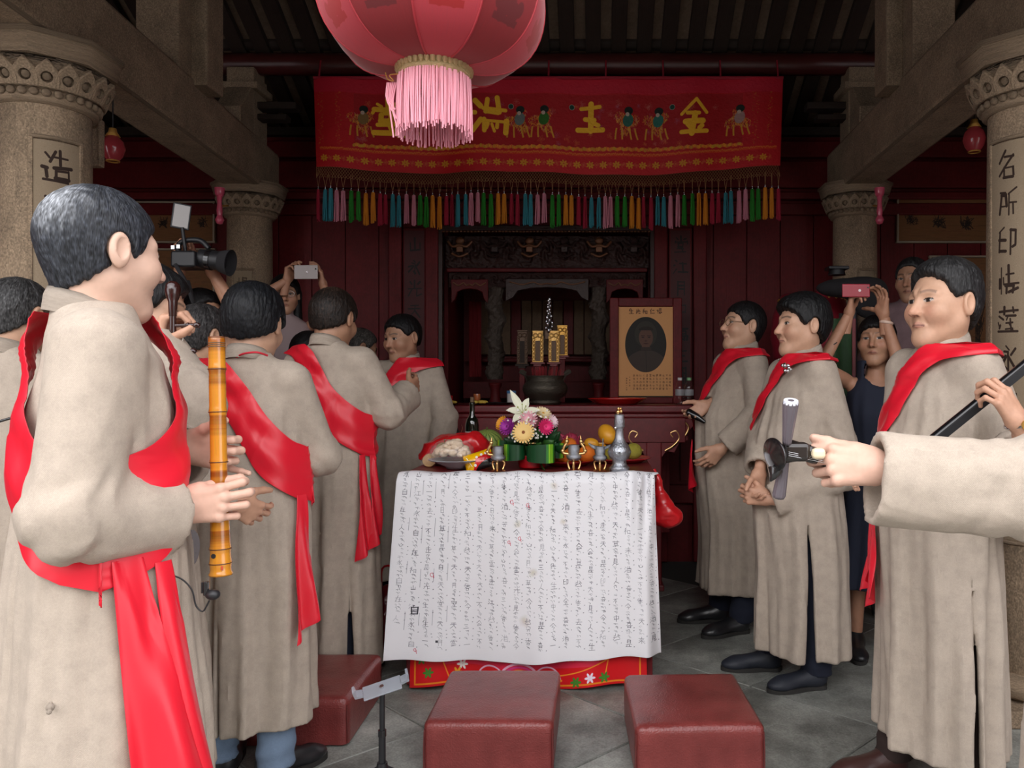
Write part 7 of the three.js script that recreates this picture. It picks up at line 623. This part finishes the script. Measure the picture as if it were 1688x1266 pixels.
const phone = (a, b, th, col, label, kind) => { const c = a.clone().add(b).multiplyScalar(0.5), w = Math.abs(b.x - a.x), h = Math.abs(a.y - b.y), g = thing('phone', label, 'phone', c); part(g, 'phone_case', box(w, h, th, 0, 0, 0, 0.008), phys({ color: col, roughness: 0.3, clearcoat: 0.4 })); part(g, 'camera_lens', new THREE.CylinderGeometry(h * 0.07, h * 0.07, 0.003, 16).rotateX(Math.PI / 2).translate(w * 0.42, h * 0.22, th / 2), M.blackGloss); part(g, 'emblem', new THREE.CylinderGeometry(h * (kind ? 0.1 : 0.06), h * (kind ? 0.1 : 0.06), 0.002, 20).rotateX(Math.PI / 2).translate(w * (kind ? 0.12 : 0.05), 0, th / 2), kind ? std({ color: lin(0.7, 0.6, 0.6), roughness: 0.4 }) : M.silver); part(g, 'screen', box(w - 0.008, h - 0.008, 0.002, 0, 0, -th / 2, 0.0005), M.blackGloss); return g; };
phone(at(485, 437, 4.72), at(524, 460, 4.72), 0.009, lin(0.5, 0.45, 0.44), 'pale pink-white phone held up by the woman in glasses');
// video cameraman
makePerson({ label: 'cameraman in dark vest lifting a black video camera overhead', pos: floorAt(338, 3.8), yaw: 60, height: 1.76, skin: 'deep', seed: 21, head: [0, -6, 0], hair: { thick: 0.012 }, cell: 0.0045, right: { wrist: at(352, 452, 3.72), elbow: at(392, 530, 3.75), f: V(-0.5, 0.85, 0.1), n: V(-0.6, -0.4, 0.5), bare: true, ra: 0.05, ...grip }, left: { wrist: at(297, 438, 3.7), elbow: at(287, 520, 3.62), f: V(0.15, 1, 0.1), n: V(0.8, 0, 0.4), bare: true, ra: 0.05, ...grip }, levels: [[0.6, 0.19, 0.14], [0.9, 0.18, 0.14], [1.1, 0.18, 0.135], [1.25, 0.19, 0.12], [1.35, 0.185, 0.105], [1.40, 0.155, 0.09], [1.435, 0.11, 0.078], [1.47, 0.07, 0.07]], hem: 0.6, garment: 'vest', garmentMat: M.blackCloth, collar: false, trousers: M.navy, shoes: M.shoe });
{ const c = at(330, 428, 3.6), g = thing('video_camera', 'black shoulder video camera with flip screen and lens hood', 'video camera', c); part(g, 'camera_body', box(0.11, 0.075, 0.12, -0.05, -0.005, 0, 0.012), M.black); part(g, 'lens_barrel', new THREE.CylinderGeometry(0.045, 0.04, 0.1, 28).rotateZ(-Math.PI / 2 - 0.15).translate(0.05, 0.0, 0.0), M.black); part(g, 'focus_ring', new THREE.CylinderGeometry(0.047, 0.047, 0.02, 28).rotateZ(-Math.PI / 2 - 0.15).translate(0.045, 0.0, 0.0), M.blackGloss); part(g, 'lens_hood', new THREE.CylinderGeometry(0.06, 0.048, 0.045, 28, 1, true).rotateZ(-Math.PI / 2 - 0.15).translate(0.115, -0.012, 0), M.blackCloth); part(g, 'top_handle', tube([V(-0.1, 0.03, 0), V(-0.09, 0.075, 0), V(0.0, 0.085, 0), V(0.04, 0.05, 0)], 0.012, 18, 8), M.black); const s = part(g, 'flip_screen', box(0.075, 0.115, 0.008, 0, 0, 0, 0.004), M.black); s.position.set(-0.075, 0.19, 0.02); s.rotation.set(0, 0.55, -0.12); part(s, 'screen_face', box(0.062, 0.1, 0.002, 0, 0, 0.0045, 0.001), std({ color: lin(0.38, 0.36, 0.35), roughness: 0.3 })); part(g, 'screen_arm', rod(V(-0.06, 0.03, 0.01), V(-0.07, 0.14, 0.02), 0.008), M.black); part(g, 'audio_plug', merge(box(0.018, 0.02, 0.02, -0.09, 0.045, 0.055, 0.003), box(0.018, 0.02, 0.02, -0.066, 0.048, 0.055, 0.003)), M.silver); part(g, 'strap', tube([V(-0.08, -0.03, 0.06), V(-0.02, -0.12, 0.08), V(0.0, -0.2, 0.06), V(-0.04, -0.1, 0.03)], 0.009, 24, 6), M.blackCloth); }
// ---------------------------------------------------------------- the row facing them
makePerson({ label: 'gowned man in thin-rimmed glasses holding a small black clapper', group: GOWN, pos: floorAt(1218, 4.4), yaw: -72, height: 1.765, skin: 'tan', seed: 23, girth: 1.1, belly: 0.05, flare: 0.86, hem: 0.2, head: [0, -8, 0], glasses: std({ color: lin(0.25, 0.15, 0.08), metalness: 0.6, roughness: 0.4 }), hair: { thick: 0.009, front: 0.072, nape: -0.07 }, trousers: M.navy, shoes: M.shoe, feet: [[0.12, 0.1, 6], [-0.11, 0.11, -12]], slit: [[0.1, 0.75, 0.06]],
  right: { wrist: at(1166, 668, 4.35), f: V(-0.8, -0.5, 0.2), n: V(-0.2, 0.3, 1), pole: V(0.4, -1, 0), ...relaxed }, left: { wrist: [0.2, 0.95, 0.2] }, sash: { side: 1, x: 0.075, hx: 0.235, hy: 0.95, width: 0.15, tails: [[1.9, 0.26, 0.07, 0, 0.98]] } });
single('black_clapper', merge(taperTube([at(1136, 680, 4.3), at(1147, 686, 4.28), at(1162, 696, 4.26)], [0.022, 0.019, 0.009], 14, 12), ball(0.022, at(1136, 680, 4.3).x, at(1136, 680, 4.3).y, at(1136, 680, 4.3).z, 0.8, 1, 1, 12)), M.blackGloss, 'small black wooden clapper in the hand of the man in glasses', 'clapper');
makePerson({ label: 'smiling gowned man with folded hands and navy trousers in the side slit', group: GOWN, pos: floorAt(1318, 3.62), yaw: -76, height: 1.70, skin: 'tan', seed: 25, robeCell: 0.0105, girth: 1.12, belly: 0.035, flare: 0.86, hem: 0.13, shoulder: 1.06, head: [0, -2, 0], wide: 1.03, headScale: 1.1, hair: { color: [0.010, 0.010, 0.011], thick: 0.017, top: 0.006, fringe: 0.008, nape: -0.06, messy: 0.004 }, trousers: M.navy, shoes: std({ color: lin(0.012, 0.015, 0.024), roughness: 0.6 }), feet: [[0.13, 0.04, 0], [-0.13, 0.13, -14]], slit: [[0.28, 0.82, 0.13]], knots: [[0.0, 1.43, 0.09]],
  left: { wrist: at(1266, 822, 3.46), elbow: at(1392, 772, 3.46), f: V(-0.85, 0.1, -0.3), n: V(-0.3, 0.1, -1), r0: 0.076, r1: 0.074, r2: 0.064, droop: 0.03, cuff: -0.01, curls: [[40, 45, 30], [44, 48, 30], [48, 50, 30], [50, 50, 30]] }, right: { wrist: at(1252, 778, 3.54), elbow: at(1262, 700, 3.72), f: V(-0.2, -0.9, 0.35), n: V(0.3, -0.2, 1), cuff: -0.02, r2: 0.07, curls: [[35, 45, 30], [40, 48, 30], [44, 50, 30], [48, 50, 30]] }, sash: { side: 1, x: 0.075, hx: 0.235, hy: 0.95, width: 0.115 } });
{ const g = thing('collar_brooch', 'sparkling silver knot microphone pinned at the smiling mans collar', 'brooch', at(1297, 606, 3.47)); const q = rng(5), gs = []; for (let i = 0; i < 12; i++) gs.push(ball(0.008, (q() - 0.5) * 0.034, (q() - 0.5) * 0.034, (q() - 0.5) * 0.02, 1, 1, 1, 8)); part(g, 'knot', merge(gs), M.silver); part(g, 'pin', rod(V(-0.01, 0, -0.02), V(0.02, 0.01, -0.03), 0.003), M.silver); }
makePerson({ label: 'stern gowned man in brown shoes gripping a black lute neck', group: GOWN, pos: floorAt(1548, 2.62), yaw: -74, height: 1.69, skin: 'tan', seed: 27, cell: 0.0029, robeCell: 0.0098, girth: 1.04, belly: 0.02, flare: 0.84, hem: 0.16, shoulder: 1.05, head: [6, -3, 0], wide: 1.04, jaw: 1.12, headScale: 1.14, brow: 0.5, hair: { color: [0.014, 0.013, 0.013], grey: 0.05, thick: 0.010, top: 0.012, front: 0.096, nape: -0.068 }, trousers: std({ color: lin(0.03, 0.016, 0.013), roughness: 0.9, side: THREE.DoubleSide }), shoes: M.shoeBrown, feet: [[0.12, 0.02, -4], [-0.13, 0.13, -6]], slit: [[0.18, 0.75, 0.09]], knots: [[-0.02, 1.42, 0.07]],
  left: { wrist: at(1678, 698, 2.18), elbow: at(1705, 850, 2.38), f: V(-0.5, 0.8, 0.05), n: V(-0.45, -0.2, -0.9), r0: 0.074, r1: 0.072, r2: 0.075, droop: 0.0, cuff: -0.09, cell: 0.0034, curls: [[30, 62, 50], [32, 64, 50], [36, 64, 48], [40, 64, 46]], thumb: [0.8, 0.45, 0.45, 10] }, right: { wrist: at(1462, 768, 2.45), pole: V(0.2, -1, 0.1), f: V(-0.9, 0, 0.3), n: V(0.2, -0.8, 0.6), r0: 0.074, r1: 0.07, r2: 0.062, droop: 0.02, ...relaxed }, sash: { side: 1, x: 0.075, hx: 0.235, hy: 0.95, width: 0.13, tails: [[1.95, 0.3, 0.07, 0.1, 0.90], [2.3, 0.26, 0.06, 0, 0.90]] } });
{ const a = at(1440, 806, 2.33), b = at(1736, 566, 2.22), g = thing('black_lute', 'long slim black lute neck held across the stern mans chest', 'lute', a), l = (v) => v.clone().sub(a); part(g, 'neck', rod(V(0, 0, 0), l(b), 0.0185, 0.0165, 18), M.blackGloss); part(g, 'fingerboard', (() => { const d = l(b), len = d.length(), m = box(0.022, len * 0.9, 0.006, 0, len * 0.5, 0.018, 0.001); m.applyQuaternion(new THREE.Quaternion().setFromUnitVectors(V(0, 1, 0), d.clone().normalize())); return m; })(), M.black); part(g, 'peg_head', merge(box(0.045, 0.1, 0.035, 0, 0.05, 0, 0.01).applyQuaternion(new THREE.Quaternion().setFromUnitVectors(V(0, 1, 0), l(b).normalize())).translate(l(b).x, l(b).y, l(b).z)), M.blackGloss); part(g, 'tail_block', ball(0.024, 0, 0, 0, 1, 1, 1, 14), M.blackGloss); }
{ const c = at(1679, 700, 2.185), g = thing('wristwatch', 'steel wristwatch on the wrist gripping the lute', 'watch', c), m = new THREE.Quaternion().setFromUnitVectors(V(0, 1, 0), V(-0.18, 0.96, 0.0).normalize()); g.quaternion.copy(m); part(g, 'band', new THREE.TorusGeometry(0.0315, 0.0048, 8, 32).rotateX(Math.PI / 2).scale(1.08, 1.6, 0.95), M.silver); part(g, 'watch_face', new THREE.CylinderGeometry(0.014, 0.014, 0.007, 24).rotateX(Math.PI / 2).translate(0.004, 0, 0.034), M.gilt); }
// player whose sleeve reaches in from the side
makePerson({ label: 'gowned player reaching a wide pale sleeve in, hand on a peg head', group: GOWN, pos: [1.43, -1.58], yaw: -92, height: 1.66, skin: 'pale', seed: 29, robeCell: 0.0095, handCell: 0.0029, girth: 1.05, hem: 0.12, flare: 1.0, head: [0, 5, 0], hair: { thick: 0.01 }, left: { wrist: at(1452, 772, 1.5), elbow: at(1690, 800, 1.48), f: V(-0.97, 0.06, -0.1), n: V(-0.15, -0.25, -1), r0: 0.08, r1: 0.078, r2: 0.068, droop: 0.045, cuff: 0.012, curls: [[38, 52, 22], [55, 66, 40], [60, 68, 40], [62, 70, 40]], thumb: [0.95, 0.28, 0.15, 4], spread: 3 }, right: { wrist: [-0.24, 0.95, -0.02] } });
{ const a = at(1268, 748, 1.52), g = thing('peg_head_lute', 'black lute with flared scroll and two ribbed grey pegs', 'lute', a), l = (px, py, d) => at(px, py, d).sub(a), grey2 = phys({ color: lin(0.115, 0.095, 0.11), roughness: 0.4, clearcoat: 0.3 });
  part(g, 'neck', rod(l(1300, 738, 1.525), l(1560, 815, 1.60), 0.0165, 0.0165, 20), M.blackGloss); part(g, 'long_neck', rod(l(1555, 813, 1.6), l(1770, 880, 1.66), 0.0165, 0.0175, 20), M.blackGloss); part(g, 'sound_box', cyl(0.09, 0.09, 0.06, 0, 0, 0, 32).rotateX(Math.PI / 2).translate(l(1800, 890, 1.68).x, l(1800, 890, 1.68).y, l(1800, 890, 1.68).z), M.blackGloss);
  part(g, 'scroll', (() => { const q = lathe([[0.0, -0.002], [0.012, -0.002], [0.018, 0.006], [0.027, 0.02], [0.040, 0.026], [0.044, 0.03], [0.043, 0.034], [0.03, 0.038], [0.012, 0.044], [0, 0.045]], 28); q.scale(0.72, 0.7, 1.0).rotateZ(Math.PI / 2 + 0.12).rotateY(0.25); return q.translate(0.03, 0.002, 0.0); })(), M.blackGloss);
  part(g, 'scroll_spur', taperTube([V(0.012, -0.03, 0.0), V(0.008, -0.04, 0.004), V(0.002, -0.052, 0.0)], [0.015, 0.008, 0.002], 8, 10), M.blackGloss); part(g, 'peg_box', merge(box(0.052, 0.036, 0.034, 0.05, 0.004, 0, 0.01), rod(V(0.03, -0.004, 0.0), V(0.08, 0.004, 0), 0.014)), phys({ color: lin(0.02, 0.014, 0.012), roughness: 0.3, clearcoat: 0.4 })); part(g, 'bone_nut', box(0.026, 0.021, 0.02, 0.088, 0.002, 0.018, 0.008), std({ color: lin(0.82, 0.68, 0.46), roughness: 0.4 }));
  const peg = (p0, p1, r0, r1, tip) => { const d = p1.clone().sub(p0), L = d.length(), m = part(g, 'peg', (() => { const q = lathe([[0, 0], [r0 * 0.9, 0], [r0, 0.006], [lerp(r0, r1, 0.5), L * 0.5], [r1, L - 0.008], [r1 * 0.85, L - 0.002], [0, L]], 40), pp = q.attributes.position; for (let i = 0; i < pp.count; i++) { const x = pp.getX(i), z = pp.getZ(i), aa = Math.atan2(z, x), k = 1 + 0.06 * Math.cos(aa * 12); pp.setX(i, x * k); pp.setZ(i, z * k); } q.computeVertexNormals(); return q; })(), grey2, 'ribbed grey peg'); m.position.copy(p0); m.quaternion.setFromUnitVectors(V(0, 1, 0), d.normalize()); if (tip) part(m, 'frosted_tip', cyl(r1 * 0.98, r1 * 0.9, 0.006, 0, L - 0.004, 0, 28), std({ color: lin(0.62, 0.64, 0.72), roughness: 0.5 })); };
  peg(l(1297, 732, 1.50), l(1304, 659, 1.47), 0.0085, 0.0145, true); peg(l(1294, 758, 1.53), l(1283, 822, 1.55), 0.0085, 0.0125, false); for (let i = 0; i < 3; i++) part(g, 'string', tube([l(1300, 745 + i * 3, 1.5), l(1350, 755 + i * 3, 1.51), l(1380, 762 + i * 3, 1.51)], 0.0006, 8, 4), M.silver); }
// bystanders
{ const dress = std({ color: lin(0.012, 0.016, 0.034), roughness: 0.85, side: THREE.DoubleSide, map: canvasTex(512, 512, (c, W, H) => { const j = rng(12); c.fillStyle = '#ffffff'; c.fillRect(0, 0, W, H); }) });
  makePerson({ label: 'woman in sleeveless navy dress holding up a red phone', pos: floorAt(1446, 3.95), yaw: -4, height: 1.655, skin: 'deep', seed: 31, female: 1, headScale: 1.03, cell: 0.0034, head: [-26, -4, 0], brow: 0.5, lips: 0.8, hair: { thick: 0.012, nape: -0.05, front: 0.066, tail: (x, y, z) => cap([0, -0.01, -0.07], [0.01, -0.17, -0.07], 0.045, 0.04)(x, y, z) },
    right: { wrist: at(1399, 518, 3.86), elbow: at(1352, 604, 3.82), f: V(0.15, 1, 0.1), n: V(0.9, 0, 0.35), bare: true, ra: 0.038, size: 0.95, curls: [[25, 50, 40], [45, 60, 40], [55, 60, 40], [58, 60, 40]], cell: 0.0038 }, left: { wrist: at(1457, 520, 3.86), elbow: at(1482, 598, 3.84), f: V(-0.1, 1, 0.1), n: V(-0.9, 0, 0.35), bare: true, ra: 0.042, size: 0.95, curls: [[20, 40, 30], [24, 40, 30], [15, 30, 20], [10, 25, 20]], spread: 9, thumb: [0.3, 0.9, 0.2, -10], cell: 0.0038 },
    levels: [[0.05, 0.24, 0.19], [0.5, 0.21, 0.17], [0.85, 0.185, 0.145], [1.03, 0.135, 0.105], [1.2, 0.155, 0.12, 0, 0.012], [1.3, 0.15, 0.105], [1.36, 0.125, 0.085], [1.385, 0.1, 0.075]], openNeck: (x, y, z) => Math.max(ell(x, y, z, [0, 1.42, 0.03], [0.075, 0.085, 0.12])), hem: 0.35, folds: 0.6, garment: 'dress', garmentMat: dress, collar: false, trousers: null, shoes: M.shoe }); }
phone(at(1388, 468, 3.8), at(1434, 490, 3.8), 0.01, lin(0.32, 0.012, 0.03), 'red phone held up by the woman in the navy dress', 1);
single('pale_wristband', new THREE.TorusGeometry(0.028, 0.006, 8, 28).scale(1, 0.95, 1.3).rotateX(Math.PI / 2).rotateZ(-0.2).translate(at(1461, 532, 3.86).x, at(1461, 532, 3.86).y, -3.86), std({ color: lin(0.7, 0.5, 0.4), roughness: 0.5 }), 'pale wristband on the forearm beside the red phone', 'wristband');
single('dark_hair_tie', new THREE.TorusGeometry(0.0295, 0.0035, 8, 28).rotateX(Math.PI / 2).rotateZ(0.55).translate(at(1372, 568, 3.84).x, at(1372, 568, 3.84).y, at(1372, 568, 3.84).z), M.black, 'thin dark band around the bare forearm by the brooch', 'wristband');
{ const w = makePerson({ label: 'bystander in pale pink shirt standing in the shadow by the column', y: 0.36, pos: floorAt(1505, 4.75), yaw: -25, height: 1.7, skin: 'deep', seed: 33, head: [-15, 4, 0], cell: 0.0045, hair: { thick: 0.008, front: 0.095, grey: 0.1 }, left: { wrist: [0.2, 0.86, 0.12] }, right: { wrist: [-0.2, 0.86, 0.12] }, garment: 'shirt', garmentMat: std({ color: lin(0.24, 0.15, 0.16), map: texRep(T.weave, 4, 4), roughness: 0.85, side: THREE.DoubleSide }) }); }
// tripod camera, red drum and potted green behind the woman
{ const c = at(1385, 458, 4.75), g = thing('tripod_camera', 'black covered camera on a stand behind the red phone', 'camera', [c.x, 0, c.z]); part(g, 'hooded_body', netMesh((x, y, z) => smin(ell(x, y, z, [0.06, c.y - 0.06, 0], [0.2, 0.06, 0.09]), ell(x, y, z, [0.17, c.y - 0.12, 0], [0.11, 0.12, 0.09]), 0.05) + 0.006 * noise(x * 14, y * 14, z * 14), [-0.2, c.y - 0.3, -0.15], [0.33, c.y + 0.08, 0.15], 0.012), M.blackCloth); part(g, 'lamp_head', merge(cyl(0.05, 0.045, 0.03, -0.02, c.y + 0.03, 0, 18), box(0.12, 0.02, 0.1, -0.02, c.y + 0.055, 0, 0.006)), M.black); part(g, 'column_tube', rod(V(0.08, 0.4, 0), V(0.08, c.y - 0.08, 0), 0.02), M.black); for (let i = 0; i < 3; i++) { const a = i * 2.094 + 0.3; part(g, 'leg', rod(V(0.08, 0.75, 0), V(0.08 + Math.sin(a) * 0.2, 0.012, Math.cos(a) * 0.2), 0.014), M.black); } }
{ const c = at(1338, 530, 5.25), g = thing('red_drum', 'large dark red drum standing behind the gowned men', 'drum', [c.x, 0, c.z]); const top = at(0, 486, 5.25).y; part(g, 'shell', lathe([[0, top - 0.55], [0.2, top - 0.55], [0.25, top - 0.4], [0.265, top - 0.27], [0.25, top - 0.14], [0.2, top - 0.01], [0.19, top], [0, top]], 40), phys({ color: lin(0.27, 0.015, 0.03), roughness: 0.35 })); part(g, 'stand', merge(...[0, 1, 2, 3].map((i) => rod(V(Math.cos(i * 1.571 + 0.78) * 0.22, 0, Math.sin(i * 1.571 + 0.78) * 0.22), V(Math.cos(i * 1.571 + 0.78) * 0.19, top - 0.5, Math.sin(i * 1.571 + 0.78) * 0.19), 0.02))), M.redWood); for (let i = 0; i < 24; i++) { const a = i / 24 * 6.283, m = part(g, 'stud', ball(0.009, 0, 0, 0, 1, 1, 1, 8), M.gilt); m.position.set(Math.sin(a) * 0.212, top - 0.035, Math.cos(a) * 0.212); } }
{ const c = at(1388, 560, 4.5), g = thing('green_banner', 'narrow green embroidered hanging beside the navy dress', 'hanging', [c.x, 0, c.z]); const ty = at(0, 525, 4.5).y; part(g, 'cloth_strip', sheet(8, 24, (u, v) => V((u - 0.5) * 0.11, 0.75 + v * (ty - 0.75), 0.006 * Math.sin(u * 9)), 0.003), std({ color: lin(0.02, 0.085, 0.02), map: texRep(T.granite, 1, 3), roughness: 0.7, side: THREE.DoubleSide })); part(g, 'red_edge', merge(box(0.02, ty - 0.75, 0.012, 0.066, (ty + 0.75) / 2, 0, 0.003), box(0.02, ty - 0.75, 0.012, -0.066, (ty + 0.75) / 2, 0, 0.003)), M.redLacquer); part(g, 'pole', merge(rod(V(0, 0.02, -0.02), V(0, ty + 0.03, -0.02), 0.012), cyl(0.12, 0.1, 0.03, 0, 0.015, -0.02, 20)), M.darkWood); }
renderer.render(scene, camera);
